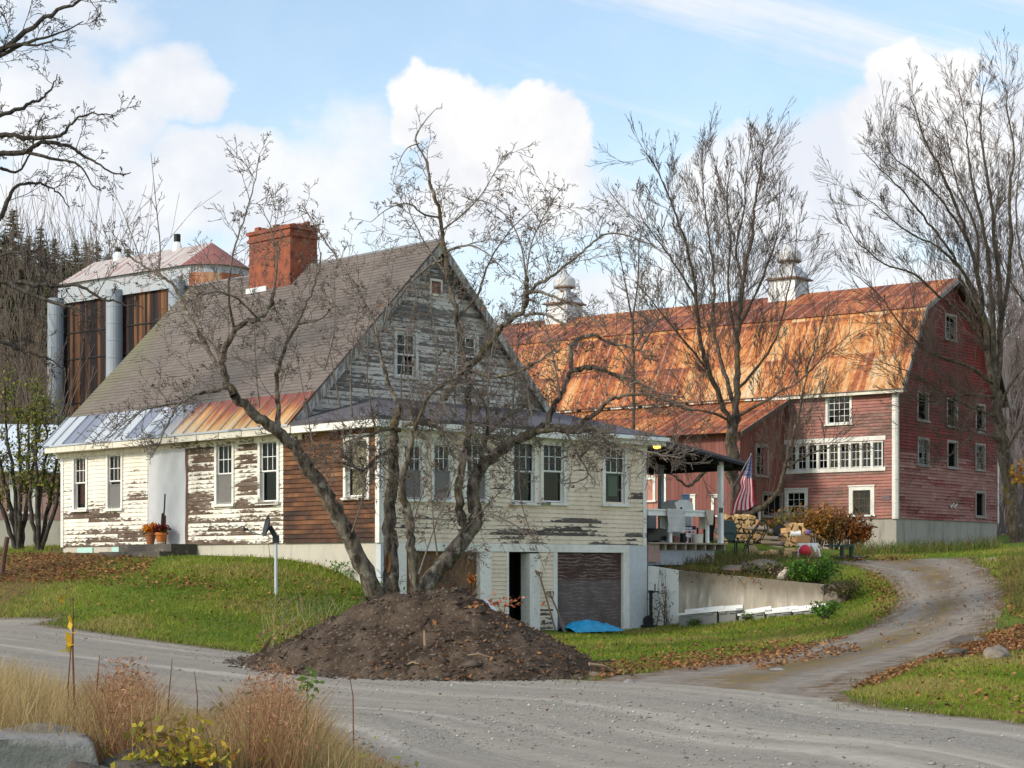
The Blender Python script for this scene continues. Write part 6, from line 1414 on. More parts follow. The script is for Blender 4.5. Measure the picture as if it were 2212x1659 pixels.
# ------------------------------------------------------------------ foreground bank of dead grass
EX = [-60,60,140,195,215,250,300,325,380,470,520,548,590,632,660,700,760,830,900,960]; EYV = [1392,1415,1446,1470,1440,1430,1428,1462,1508,1520,1480,1444,1434,1450,1490,1530,1585,1625,1655,1690]
n = 34000; px = NR.uniform(-80, 950, n); Y = 9.6+6.2*NR.random(n)**1.1; X = (px-CX)/F*Y; P = np.stack([X, Y, gz(X, Y)], 1)
k = ~pip(P[:, :2], roadpoly); P, px, Y = P[k], px[k], Y[k]
zt = EYE+(HY-np.interp(px, EX, EYV))/F*Y; h = (zt-P[:, 2])*(.35+.68*NR.random(len(P))); k = h > .04; P, px, h, Y = P[k], px[k], h[k], Y[k]; h = np.minimum(h, .8)
cl = np.exp(-((px-262)/58)**2)+np.exp(-((px-588)/62)**2); rn_ = NR.random(len(P)); red = (rn_ < np.clip(cl*.7, 0, .62))[:, None]
gre = (NR.random(len(P)) < np.clip((px-480)/700, .05, .45))[:, None]
straw = np.array([(.46, .33, .16), (.52, .40, .21), (.40, .26, .12), (.32, .24, .09)])[NR.integers(0, 4, len(P))]; rdc = np.array([(.30, .145, .075), (.38, .20, .11), (.22, .10, .05)])[NR.integers(0, 3, len(P))]; grc = np.array([(.14, .16, .035), (.20, .20, .06)])[NR.integers(0, 2, len(P))]
c = np.where(red, rdc, np.where(gre, grc, straw))*NR.uniform(.75, 1.25, (len(P), 1)); h = np.where(gre[:, 0] & ~red[:, 0], h*.75, h)
o = blades('dry_grass', P-[0, 0, .02], h, NR.uniform(.004, .009, len(P)), c, seg=4, lean=.30, seed=22); tag(o, 'dead straw and russet grass on the bank in the foreground', 'grass', kind='stuff')
# feathery russet seed heads of the two clumps
k = NR.choice(np.where(red[:, 0])[0], 1500); hd = []
for i in k:
    for j in range(7): t = NR.uniform(.55, 1.05); hd.append(P[i]+[NR.normal(0, .03), NR.normal(0, .03), h[i]*t])
o = leaf_mesh('seed_heads', hd, .032, M_leaf, [(.36, .18, .10), (.46, .26, .15), (.28, .13, .07)], flat=0, seed=13, asp=.22); tag(o, 'feathery russet seed heads of the two tall grass clumps', 'seed heads', kind='stuff')
n = 2600; px = NR.uniform(-80, 900, n); Y = 9.6+4.5*NR.random(n); X = (px-CX)/F*Y; P2_ = np.stack([X, Y, gz(X, Y)+NR.uniform(.01, .18, n)], 1); P2_ = P2_[~pip(P2_[:, :2], roadpoly)]
o = leaf_mesh('dead_litter', P2_, .05, M_leaf, [(.34, .17, .07), (.28, .20, .09), (.18, .16, .05), (.42, .30, .16)], seed=14, asp=.3); tag(o, 'curled dead stalks and leaves low in the foreground grass', 'litter', kind='stuff')
def plant(name, lab, cat, base, stems, leaves, sizes, cols, sm, parent=None):
    "stems: list of (pts, r0, r1); leaves: (n,3) world"
    ro = empty(name, base); tag(ro, lab, cat); b_ = Vector(base); t = MB()
    for pts, r0, r1 in stems: t.tube([Vector(p)-b_ for p in pts], [r0+(r1-r0)*i/(len(pts)-1) for i in range(len(pts))], 5)
    t.build('stem', sm, ro)
    if len(leaves): leaf_mesh('foliage', np.asarray(leaves)-np.array(base), sizes, M_leaf, cols, ro, seed=len(leaves), asp=.5)
    return ro
M_stalk = mat('red_stalk', color=(.14, .06, .03)); M_tw = mat('brown_twig', color=(.10, .07, .05))
def gb(px, Y): x = (px-CX)/F*Y; return Vector((x, Y, float(gz(x, Y))))
YF = 10.6; b0 = gb(165, YF); tall = [b0, W(160, 1500, YF), W(157, 1400, YF), W(158, 1330, YF), W(158, 1290, YF)]
plant('tall_stalk', 'tall red stalk with a few hanging yellow leaves at the left', 'plant', b0, [(tall, .008, .003), ([gb(150, YF), W(147, 1480, YF), W(154, 1390, YF)], .006, .003)], [W(137, 1294, YF), W(131, 1296, YF), W(148, 1340, YF), W(152, 1352, YF), W(150, 1380, YF), W(152, 1392, YF), W(149, 1400, YF), W(138, 1408, YF), W(160, 1368, YF)], np.array([.10, .07, .08, .07, .10, .10, .08, .06, .06]), [(.62, .36, .03), (.50, .36, .04), (.42, .34, .05)], M_stalk)
for i, (xa, ya, xb) in enumerate(((215, 1415, 195), (372, 1422, 352), (100, 1500, 96), (420, 1450, 425), (520, 1640, 505), (752, 1445, 765))):
    b0 = gb(xb, 10.8+.3*i); yy_ = b0.y; m_ = W((xa+xb)/2+4, (ya+1560)/2, yy_)
    plant('dead_stalk', ['bare reddish stalk leaning right beside the left russet clump', 'bare dark stalk standing between the two russet clumps', 'short brown stalk behind the grey rock', 'branched dry stalk left of the right russet clump', 'low brown stem among the yellow leaves', 'thin dry stem near the right end of the grassy bank'][i], 'plant', b0, [([b0, m_, W(xa, ya, yy_)], .006, .002)], [], .03, [(.3, .2, .1)], M_stalk)
YB = 9.55; b0 = gb(380, YB); lv = [W(NR.normal(385, 62), min(1660, 1655-abs(NR.normal(0, 42))), YB+NR.normal(0, .16)) for _ in range(420)]
lv += [W(NR.normal(300, 14), NR.normal(1575, 12), YB) for _ in range(22)]
plant('yellow_shrub', 'low shrub of yellow green leaves behind the dark mossy rock', 'shrub', b0, [([b0, W(320, 1600, YB), W(300, 1570, YB)], .006, .003), ([b0, W(390, 1610, YB)], .006, .003), ([b0, W(430, 1620, YB)], .006, .003)], lv, .052, [(.40, .30, .03), (.32, .28, .04), (.46, .33, .04), (.20, .20, .04), (.24, .14, .05)], M_tw)
lv = [W(NR.normal(465, 26), NR.normal(1640, 16), YB+NR.normal(0, .1)) for _ in range(40)]; b0 = gb(465, YB)
plant('orange_shrub', 'small clump of orange and yellow leaves right of the yellow shrub', 'shrub', b0, [([b0, W(470, 1630, YB)], .005, .003)], lv, .055, [(.62, .40, .06), (.60, .25, .05), (.55, .42, .12)], M_tw)
b0 = gb(664, 11.4); Yg = 11.4; lv = [W(664+NR.normal(0, 12), 1478+NR.normal(0, 14), Yg+NR.normal(0, .02)) for _ in range(36)]
plant('green_weed', 'single green leafy weed standing above the right russet clump', 'plant', b0, [([b0, W(662, 1550, Yg), W(664, 1470, Yg)], .005, .003)], lv, .06, [(.14, .24, .06), (.20, .30, .08)], mat('green_stem', color=(.10, .14, .04)))
for i, (px_, Y_, cc, lab) in enumerate(((735, 11.2, [(.28, .36, .05), (.20, .30, .05)], 'lime green weed low on the bank edge by the road'), (785, 11.6, [(.36, .11, .05), (.22, .12, .05)], 'small rusty red weed on the bank edge by the road'), (850, 11.4, [(.12, .20, .04), (.20, .22, .06)], 'creeping green weed at the tip of the bank'), (480, 12.0, [(.22, .19, .07), (.13, .14, .05)], 'dull green weed with pods between the grass clumps'))):
    b0 = gb(px_, Y_); lv = [b0+Vector((NR.normal(0, .10), NR.normal(0, .1), abs(NR.normal(0, .09))+.02+(.3*NR.random() if i == 3 else 0))) for _ in range(60)]
    plant('weed', lab, 'plant', b0, [([b0, b0+Vector((.02, 0, .15))], .004, .002), ([b0, b0+Vector((-.05, 0, .12 if i < 3 else .38))], .004, .002)], lv, .05, cc, M_tw)
# dry weeds on the verge in front of the lawn
wp = []; 
P = hitn(sample([(590,1290),(760,1320),(700,1400),(560,1412),(570,1350)], 150)); P = P[~np.isnan(P[:, 0])]
o = blades('verge_weeds', P, NR.uniform(.25, .75, len(P)), np.full(len(P), .012), np.full((len(P), 3), (.36, .30, .20))*NR.uniform(.7, 1.2, (len(P), 1)), seg=4, lean=.5, seed=41); tag(o, 'thin pale dead weeds on the verge left of the mound', 'weeds', kind='stuff')

an = NR.uniform(0, 2*np.pi, 1500); rr_ = 1+np.abs(NR.normal(0, .07, 1500))-.03; aa_ = np.cos(an)*rr_; cc_ = np.sin(an)*rr_
sp_ = mc+(np.where(aa_ > 0, aa_*3.95, aa_*3.4))[:, None]*e1+(np.where(cc_ > 0, cc_*2.4, cc_*2.2))[:, None]*e2
stones('soil_crumbs', np.column_stack([sp_, gz(sp_[:, 0], sp_[:, 1])+.035]), np.full(1500, .028), [(.09, .07, .055), (.05, .04, .032), (.14, .11, .085)], M_stone, 9, 'crumbs of dark soil spilled round the foot of the mound')
k = NR.choice(np.where(mh > .05)[0], 1400); stones('soil_clods', np.stack([MP[k, 0], MP[k, 1], MZ[k]+.005], 1), np.full(1400, .03), [(.085, .066, .052), (.055, .042, .034), (.12, .095, .075)], M_stone, 10, 'dark clods and stones all over the soil mound')
# ------------------------------------------------------------------ retaining wall and what stands by it
def pp(px, y): return H.x(px, y)                       # house-local x of a picture column at house-local depth y
def hz(py, x, y): return H.z(py, x, y)
def at_(name, x, y, z, lab, cat, group=None, rz=0):   # Empty placed in house-local coordinates, axes as the house
    p = H.w(x, y, z); o = empty(name, p, H.rz+rz); return tag(o, lab, cat, group)
def solo(mb, name, m, x, y, z, lab, cat, group=None, rz=0, smooth=False, bevel=0):
    o = mb.build(name, m, None, smooth, bevel); o.location = H.w(x, y, z); o.rotation_euler = (0, 0, H.rz+rz); return tag(o, lab, cat, group)
rw = empty('retaining_wall', (K.cx, K.cy, 0), K.rz); tag(rw, 'low concrete retaining wall, white at the house end and water stained beyond', 'wall')
xw = K.x(1466); xe = K.x(1779)
def wallseg(x0, x1, z0, z1): 
    t = MB(); n = 10
    for i in range(n):
        a, c = x0+(x1-x0)*i/n, x0+(x1-x0)*(i+1)/n; za, zc = z0+(z1-z0)*i/n, z0+(z1-z0)*(i+1)/n
        t.face([(a,0,-.4),(c,0,-.4),(c,0,zc),(a,0,za)], [(a,-.4),(c,-.4),(c,zc),(a,za)]); t.face([(a,0,za),(c,0,zc),(c,.3,zc),(a,.3,za)], [(a,0),(c,0),(c,.3),(a,.3)])
    t.face([(x1,0,-.4),(x1,.3,-.4),(x1,.3,z1),(x1,0,z1)]); t.face([(x0,.3,-.4),(x0,0,-.4),(x0,0,z0),(x0,.3,z0)]); return t
zt0, zt1, zt2 = K.z(1222, 0, 0), K.z(1233, xw, 0), K.z(1263, xe, 0)
wallseg(0, xw, zt0, zt1).build('painted_section', mat('white_wash', lambda b: b.mix(b.step(b.noise(b.ob(), 1.5, 6, .65), .48, .75), (.66, .66, .64), (.42, .40, .36))), rw)
def stain(b):
    u, v, _ = b.sep(b.uv()); n = b.noise(b.comb(u, v, 0.), 1.1, 6, .65); s = b.noise(b.comb(b.m('MULTIPLY', u, 4.5), b.m('MULTIPLY', v, .7), 0.), 1, 5, .6)
    top = b.step(b.m('ADD', b.m('ADD', v, b.m('MULTIPLY', u, .1)), b.m('MULTIPLY', b.m('SUBTRACT', s, .5), .9)), .95, 1.55)
    c = b.mix(n, (.25, .22, .17), (.47, .42, .345)); c = b.mix(b.step(s, .50, .64), c, (.60, .56, .49)); c = b.mix(b.m('MULTIPLY', top, .9), c, (.12, .095, .07)); c = b.mix(b.m('MULTIPLY', b.step(b.noise(b.comb(b.m('MULTIPLY', u, 3.3), b.m('MULTIPLY', v, .35), 7.), 1, 5, .6), .50, .66), .65), c, (.16, .13, .10))
    return {'c': b.mix(b.m('MULTIPLY', b.noise(b.ob(), 22, 4), .35), c, (.34, .29, .225)), 'n': b.bump(b.noise(b.ob(), 14, 5), .4, .02), 'r': .95}
wallseg(xw+.002, xe, zt1, zt2).build('stained_section', mat('water_stained_concrete', stain), rw)
# five white sink tops on grey cabinets, leaning in a row against the wall
M_por = mat('white_porcelain', color=(.78, .77, .75), rough=.25, spec=.5); M_cab = mat('grey_cabinet', color=(.23, .23, .215), rough=.7)
U = [(1465,1551,1317,1308,1502,14,'leftmost white sink top on a grey cabinet against the stained wall'),(1551,1592,1309,1306,None,0,'short plain white counter top between the two left sink tops'),(1594,1654,1318,1309,1632,19,'white top with the widest oval basin, third along the stained wall'),(1654,1712,1314,1308,1684,14,'white sink top just right of the widest basin by the wall'),(1712,1772,1310,1303,None,0,'long white counter top at the right end of the stained wall')]
for i, (a, c, y0, y1, bx, br, lab) in enumerate(U):
    x0, x1 = K.x(a, -.5), K.x(c, -.5)-.012; z0, z1 = K.z(y0+8, x0, -.5), K.z(y1+8, x1, -.5); x_m = (x0+x1)/2; zm = (z0+z1)/2
    o = empty('sink_unit', K.w(x_m, -.3, zm), K.rz); tag(o, lab, 'sink', 'sink units along the concrete wall'); w2 = (x1-x0)/2; d0 = -.22-.012*i
    dz = (z1-z0)/2; t = MB()
    t.slab([(-w2, d0, -dz), (w2, d0, dz), (w2, .33, dz), (-w2, .33, -dz)], .055); t.slab([(-w2, .27, -dz+.09), (w2, .27, dz+.09), (w2, .33, dz+.09), (-w2, .33, -dz+.09)], .10); t.build('counter_top', M_por, o)
    t = MB(); gz0 = -zm-.25
    pts = [(-w2+.03, d0+.04, gz0), (w2-.03, d0+.04, gz0), (w2-.03, d0+.04, dz-.056), (-w2+.03, d0+.04, -dz-.056)]
    bk_ = [(p[0], .3, p[2]) for p in pts]; t.face(pts); 
    for k in range(4): t.face([pts[(k+1) % 4], pts[k], bk_[k], bk_[(k+1) % 4]])
    t.build('cabinet', M_cab, o)
    if bx:
        t = MB(); rr = br*.0134; c_ = Vector((K.x(bx, -.4)-x_m, .04, .03))
        t.lathe([(rr*1.02, -.02), (rr*1.02, .025), (rr*.93, .03), (rr*.8, -.005), (.02, -.03)], 24, (0, 0, 0)); b_ = t.build('basin', M_por, o, smooth=False); b_.location = c_; b_.scale = (1.15, .8, 1)
    t = MB()
    for k in (-.5, .55): t.box((w2*k-.10, d0-.006, -.11+dz*k), (w2*k+.10, d0+.012, -.075+dz*k))
    t.build('drawer_pull', mat('dull_metal', color=(.25, .25, .25)), o)
# vine and dead plant at the white wall
b0 = K.w(K.x(1440, -.15), -.15); b0.z = float(gz(b0.x, b0.y)); lv = []; stx = []
for i in range(9):
    xx = b0+Vector((NR.normal(0, .22), NR.normal(0, .1), 0)); tp_ = xx+Vector((NR.normal(0, .1), 0, NR.uniform(.6, 1.75))); stx.append(([xx, (xx+tp_)/2+Vector((NR.normal(0, .07), 0, 0)), tp_], .012, .004))
    for j in range(26): q = xx.lerp(tp_, NR.random()); lv.append(q+Vector((NR.normal(0, .09), NR.normal(0, .09), NR.normal(0, .06))))
plant('dead_vine', 'tall withered vine with olive leaves climbing the white end of the wall', 'plant', b0, stx, lv, .07, [(.16, .15, .04), (.12, .11, .04), (.22, .15, .06), (.10, .13, .03)], M_tw)
lv = []
for k in range(420):
    x_ = NR.uniform(xw*.9, xw+2.6); p = K.w(x_, .05+NR.normal(0, .06)); ztp = zt1+(zt2-zt1)*(x_-xw)/(xe-xw); lv.append((p.x, p.y, ztp+NR.uniform(-.45, .28)*NR.random()))
b0 = K.w(xw+.6, .3, 1.3); plant('trailing_vine', 'reddish brown vine trailing over the top of the stained wall', 'plant', b0, [([K.w(xw, .15, 1.6), K.w(xw+.4, .0, 1.52), K.w(xw+.7, -.02, 1.15)], .01, .004), ([K.w(xw+1.2, .15, 1.5), K.w(xw+1.6, .0, 1.42), K.w(xw+1.9, -.02, 1.1)], .01, .004)], lv, .07, [(.20, .08, .03), (.15, .11, .04), (.12, .13, .03), (.26, .12, .04)], M_tw)
# hand pump jack
o = empty('trailer_jack', G(*K.w(K.x(1406, -.25), -.25)[:2]), K.rz); tag(o, 'black trailer jack with a crank standing against the white wall', 'jack')
t = MB(); t.tube([(0, 0, 0), (0, 0, .92)], .05, 10); t.build('post', M_black, o); t = MB(); t.tube([(0, 0, .92), (0, 0, 1.0)], .075, 10); t.tube([(.02, 0, .95), (.25, -.03, .97), (.25, -.03, .90)], .017, 6); t.tube([(.12, 0, .95), (.12, 0, 1.18)], .018, 6); t.build('crank', M_black, o)
t = MB(); t.box((-.24, -.12, 0), (.13, .12, .06)); t.lathe([(.13, -.05), (.16, 0), (.13, .05)], 12, (-.08, .02, .16), M=Matrix.Rotation(rad(90), 3, 'X')); t.build('foot', M_black, o)
# blue tarp
t = MB(); n, m_ = 34, 14; X0, X1 = pp(1217, -.45), pp(1324, -.45); zb = float(gz(*H.w(X0, -.5)[:2]))
def tf(i, j):
    u, v = i/n, j/m_; e = math.sin(math.pi*min(1, max(0, v)))**.6*(math.sin(math.pi*(.06+.9*u))**.7)*(.95-.45*u)
    z_ = .40*e+.06*MN.noise((u*9, v*5, 1.7))*min(1, e*3)+.03*MN.noise((u*22, v*12, 5)); return ((X1-X0)*u+.05*MN.noise((v*6, u*4, 2)), -.35+.75*v+.06*MN.noise((u*7, v*3, 9)), max(0, z_))
for i in range(n):
    for j in range(m_): t.face([tf(i, j), tf(i+1, j), tf(i+1, j+1), tf(i, j+1)])
solo(t, 'tarp', mat('blue_tarp', color=(.012, .33, .60), rough=.45, spec=.5), X0, -.55, zb, 'crumpled bright blue tarp lying before the plywood garage door', 'tarp', smooth=True)
# white board leaning, sticks, orange bloom
xb = pp(1083, -.9); zb = float(gz(*H.w(xb, -.9)[:2])); t = MB(); w2 = .36
a = [(-w2-.04, -.25, 0), (w2+.14, -.25, -.02), (w2-.05, .42, .88), (-w2-.08, .42, .88)]; t.slab(a, .03); solo(t, 'panel', mat('white_board', color=(.72, .73, .76), rough=.5), xb, -.9+.3, zb, 'white panel leaning between the mound and the dark doorway', 'panel')
for (a, c, dz, lab, cat, nm, extra) in (((1163,1234),(1201,1342),0,'thin brown pole leaning on the siding left of the plywood door','pole','leaning_pole',0),((1190,1286),(1222,1348),.1,'wooden handled spade leaning by the plywood door','spade','spade',1)):
    p0 = H.w(pp(c[0], -.45-dz), -.45-dz); p0.z = float(gz(p0.x, p0.y)); x1_ = pp(a[0], -.05-dz*.6); p1 = H.w(x1_, -.05-dz*.6, hz(a[1], x1_, -.05))
    o = empty(nm, p0); tag(o, lab, cat); t = MB(); t.tube([Vector((0, 0, 0)), (p1-p0)*.5+Vector((0, 0, .02)), p1-p0], .022, 8); t.build('shaft', mat('old_wood_pole', color=(.21, .15, .10)), o)
    if extra:
        t = MB(); d = (p1-p0).normalized(); t.beam(p1-p0-d*.0, p1-p0+d*.12, .03, .03); s_ = Vector((.11, 0, 0)); t.beam(p1-p0+d*.10-s_, p1-p0+d*.10+s_, .03, .03); t.beam(p1-p0-d*.1-s_*.1, p1-p0+d*.1-s_, .02, .02); t.beam(p1-p0-d*.1+s_*.1, p1-p0+d*.1+s_, .02, .02); t.build('grip', mat('old_wood_pole'), o)
        t = MB(); t.beam(Vector((0, 0, .0)), d*.34, .2, .02); t.build('blade', mat('rusty_blade', color=(.14, .12, .11)), o)
xb = pp(1018, -.6); p = H.w(xb, -.6); zb = float(gz(p.x, p.y)); b0 = Vector((p.x, p.y, zb)); top = H.w(xb, -.6, hz(1256, xb, -.6))
plant('withered_sunflower', 'dark withered stalk with one orange bloom before the brown garage door', 'plant', b0, [([b0, (b0+top)/2, top], .03, .02), ([top, top+Vector((.04, -.02, .05))], .05, .06)], [top+Vector((NR.normal(0, .05), -.05, .08+NR.normal(0, .05))) for _ in range(40)], .09, [(.62, .17, .04), (.55, .22, .06)], mat('dark_stalk', color=(.05, .03, .025)))
b0 = onmound(1088, 1330); plant('red_flowers', 'clump of rusty red dried flowers at the shoulder of the soil mound', 'plant', b0, [([b0, b0+Vector((.03, 0, .22))], .01, .004), ([b0, b0+Vector((-.12, 0, .2))], .01, .004)], [b0+Vector((NR.normal(0, .16), NR.normal(0, .05), .12+abs(NR.normal(0, .09)))) for _ in range(70)], .07, [(.42, .10, .05), (.52, .24, .12), (.30, .10, .06)], M_tw)
b0 = H.w(pp(1055, -.6), -.6); b0.z = float(gz(b0.x, b0.y)); plant('brown_weed', 'dry brown weeds at the foot of the white garage post', 'plant', b0, [([b0, b0+Vector((.05, 0, .4))], .008, .003), ([b0, b0+Vector((-.1, 0, .35))], .008, .003)], [b0+Vector((NR.normal(0, .13), NR.normal(0, .1), NR.uniform(.02, .4))) for _ in range(60)], .07, [(.28, .17, .09), (.2, .1, .05)], M_tw)
for px, py, lab in ((735, 1206, 'bright green weed against the foundation left of the leaning trunk'), (915*.9, 1212, 'green weed at the foundation corner right of the leaning trunk')):
    y_ = H.y(px, -.25); b0 = H.w(-.25, y_); b0.z = float(gz(b0.x, b0.y)); plant('green_weed', lab, 'plant', b0, [([b0, b0+Vector((.03, 0, .3))], .008, .003)], [b0+Vector((NR.normal(0, .18), NR.normal(0, .08), NR.uniform(.0, .36))) for _ in range(120)], .09, [(.13, .26, .03), (.09, .19, .03)], M_tw)
# ------------------------------------------------------------------ steps, pots, dish
y0, y1 = H.y(404, -.3), H.y(290, -.3); zs = hz(1176, -.3, (y0+y1)/2)
o = at_('door_step', -.05, (y0+y1)/2, 1.7, 'dark stone step in front of the plastic covered door', 'step'); w2 = (y1-y0)/2
t = MB(); t.box((-.75, -w2, -.2), (.06, w2, zs-1.7)); t.build('tread', M_rk2, o, bevel=.02); t = MB(); t.box((-1.15, -w2-.05, -.25), (-.752, w2+.35, zs-1.7-.2)); t.build('lower_tread', M_rk2, o, bevel=.02)
M_terra = mat('terracotta', color=(.46, .18, .08)); M_terra2 = mat('orange_plastic', color=(.62, .19, .04), rough=.5)
for px, cols, sm, k, lab in ((325, [(.80, .30, .01), (.72, .22, .01)], M_terra, 1.0, 'terracotta pot of bright orange chrysanthemums on the door step'), (348, [(.20, .02, .015), (.13, .02, .012)], M_terra2, 1.05, 'orange pot of dark red chrysanthemums on the door step')):
    y_ = H.y(px, -.42); o = at_('flower_pot', -.42, y_, zs, lab, 'flower pot', 'flower pots by the front door'); t = MB(); t.lathe([(.095, 0), (.145*k, .24), (.165*k, .25), (.165*k, .32), (.14*k, .32), (.13*k, .28)], 18); t.build('pot', sm, o)
    if px == 348: t = MB(); t.lathe([(.105, .025), (.112, .06)], 18); t.build('pale_band', mat('white_band', color=(.6, .58, .5)), o)
    pts = [(NR.normal(0, .12), NR.normal(0, .12), .42+NR.normal(0, .06)) for _ in range(330)]; pts = [p for p in pts if (p[0]/.24)**2+(p[1]/.24)**2+((p[2]-.42)/.2)**2 < 1]
    leaf_mesh('blooms', pts, .075, M_leaf, cols, o, seed=px, asp=.9); leaf_mesh('greenery', [(NR.normal(0, .1), NR.normal(0, .1), .34+NR.normal(0, .05)) for _ in range(110)], .07, M_leaf, [(.06, .09, .02), (.1, .12, .03)], o, seed=px+1)
p = hit(596, 1284); o = empty('satellite_dish', p); tag(o, 'grey satellite dish on a steel pole in the lawn', 'satellite dish'); Yd_ = p[1]
t = MB(); hp_ = (W(596, 1158, Yd_)-Vector(p)).z; t.tube([(0, 0, -.1), (0, 0, hp_)], .036, 12); t.build('pole', M_galv, o); M_dgrey = mat('dark_grey_paint', color=(.035, .037, .042), rough=.5)
dc = W(581, 1137, Yd_)-Vector(p); ax = Vector((-.93, -.28, .22)).normalized(); zx = ax.to_track_quat('Z', 'Y').to_matrix(); t = MB()
t.lathe([(.02, .0), (.12, .012), (.22, .04), (.29, .075), (.295, .07), (.22, .03), (.12, -.002), (.02, -.015)], 28, dc, M=zx @ Matrix.Diagonal((1, .86, 1))); t.build('dish', M_dgrey, o)
t = MB(); t.beam((0, 0, hp_-.03), dc-ax*.02, .10, .10); t.box((-.07, -.06, hp_-.16), (.07, .06, hp_+.02)); t.build('bracket', M_dgrey, o)
fe = W(527, 1142, Yd_-.35)-Vector(p); t = MB(); t.tube([dc+Vector((0, 0, -.22)), (dc+fe)*.5+Vector((0, 0, -.14)), fe], .014, 6); t.build('feed_arm', M_galv, o); t = MB(); t.tube([fe-Vector((0, 0, .04)), fe+Vector((.0, 0, .05))], [.03, .022], 8); t.tube([fe, fe+ax*-.09], .022, 8); t.build('receiver', M_dgrey, o)
t = MB(); t.tube([dc-Vector((0, 0, .2)), dc+Vector((-.02, 0, -.32)), Vector((-.13, 0, hp_-.5)), Vector((-.16, 0, hp_-.68)), Vector((-.08, 0, hp_-.78)), Vector((-.03, 0, hp_-.5)), Vector((.0, .05, hp_-.3))], .006, 5); t.build('cable', M_black, o)
b0 = hit(3, 1242); t = MB(); t.tube([Vector((0, 0, -.1)), W(9, 1200, b0[1])-Vector(b0), W(16, 1160, b0[1])-Vector(b0)], .065, 8); o = t.build('leaning_post', mat('rusty_post', color=(.11, .06, .045))); o.location = b0; tag(o, 'dark rusty post leaning at the left edge of the lawn', 'post')
# ------------------------------------------------------------------ things on the porch
def pxz(px, py, y): x = pp(px, y); return x, hz(py, x, y)
x0, z0 = pxz(1399, 1168, .45); x1, z1 = pxz(1440, 1142, .45)
o = at_('television', (x0+x1)/2, .45, DZ, 'black flat television standing on the porch floor', 'television'); w2 = (x1-x0)/2; hh = z1-DZ; t = MB(); t.box((-w2, 0, .06), (w2, .05, hh)); t.build('screen', mat('screen_black', color=(.02, .02, .026), rough=.25), o, bevel=.01); t = MB(); t.box((-.04, -.06, 0), (.04, .12, .06)); t.box((-.14, -.08, 0), (.14, .14, .015)); t.build('stand', M_black, o)
x0, z0 = pxz(1399, 1168, .8); x1, z1 = pxz(1418, 1114, .8); t = MB(); t.box((0, 0, 0), (x1-x0, .4, z1-DZ)); t.box((.02, -.012, .05), (x1-x0-.02, -.001, (z1-DZ)*.5)); t.box((.02, -.012, (z1-DZ)*.53), (x1-x0-.02, -.001, z1-DZ-.03)); solo(t, 'cupboard', mat('grey_cupboard', color=(.27, .27, .28)), x0, .8, DZ, 'narrow grey cupboard behind the television on the porch', 'cupboard')
x0, z0 = pxz(1458, 1120, 1.0); x1, z1 = pxz(1496, 1080, 1.0); o = at_('appliance', (x0+x1)/2, 1.0, DZ, 'white boxy appliance tilted behind the porch rail', 'appliance'); w2 = (x1-x0)/2; t = MB(); hb = z1-DZ; t.box((-w2+.12, 0, .0), (w2, .5, hb-.38)); t.build('lower_body', M_white, o, bevel=.02)
t = MB(); a = [(-w2+.1, -.03, hb-.38), (w2+.02, -.03, hb-.38), (w2-.02, -.03, hb-.1), (w2-.32, -.03, hb), (-w2+.16, -.03, hb-.02), (-w2-.05, -.03, hb-.10)]
bk_ = [(p_[0], .45, p_[2]) for p_ in a]; t.face(a); t.face(bk_[::-1]); [t.face([a[(k+1) % 6], a[k], bk_[k], bk_[(k+1) % 6]]) for k in range(6)]; t.build('hood', M_white, o, bevel=.015)
t = MB(); t.box((-w2+.2, -.05, hb-.36), (-w2+.26, -.032, hb-.22)); t.build('latch', M_black, o)
x0, z0 = pxz(1472, 1083, 1.7); x1, z1 = pxz(1490.5, 1067.5, 1.7); sg = at_('notice_sign', (x0+x1)/2, 1.7, DZ, 'small pale blue printed sign standing above the white appliance', 'sign'); w2 = (x1-x0)/2; t = MB(); t.box((-w2, 0, z0-DZ), (w2, .02, z1-DZ)); t.build('board', mat('pale_blue_board', color=(.45, .56, .70)), sg)
t = MB(); hs = z1-z0
for i, (a, c, f0, f1) in enumerate(((.1, .9, .72, .86), (.12, .55, .55, .66), (.58, .9, .55, .66), (.1, .9, .36, .48), (.2, .8, .22, .28))): t.box((-w2+2*w2*a, -.006, z0-DZ+hs*f0), (-w2+2*w2*c, -.001, z0-DZ+hs*f1))
t.build('lettering', mat('sign_blue', color=(.07, .16, .36)), sg); t = MB(); t.box((-.02, .005, 0), (.02, .019, z0-DZ)); t.build('stake', M_tw, sg)
def drape(name, m, px0, px1, pt, pb, y, lab, cat, wav=.03, round_=.12, fur=0, nx_=16, ny_=22):
    xa, zt_ = pxz(px0, pt, y); xb_, zb_ = pxz(px1, pb, y); t = MB(); w_ = xb_-xa; hh = 3.20-zb_
    def f(i, j):
        u, v = i/nx_, j/ny_; bul = wav*math.sin(u*9+j*.1)*(v+.2); rx = 1-round_*max(0, (v-.8)/.2)**2
        x_ = (u-.5)*w_*rx*(1+.04*math.sin(v*7+u*3)); zz = 3.215-hh*v*(1-.05*math.cos((u-.5)*3.1)*round_*4) if v > 0 else 3.215
        n_ = fur*MN.noise((u*22, v*30, 3.)); return (x_+n_, -.125-bul-abs(n_)*1.5, zz-DZ)
    for i in range(nx_):
        t.face([(((i)/nx_-.5)*w_, .13, .935), ((i+1)/nx_*w_-.5*w_, .13, .935), f(i+1, 0), f(i, 0)])
        t.face([(((i)/nx_-.5)*w_, .14, .4), ((i+1)/nx_*w_-.5*w_, .14, .4), ((i+1)/nx_*w_-.5*w_, .13, .935), (((i)/nx_-.5)*w_, .13, .935)])
        for j in range(ny_): t.face([f(i, j), f(i, j+1), f(i+1, j+1), f(i+1, j)])
    return solo(t, name, m, (xa+xb_)/2, 0, DZ, lab, cat, smooth=True)
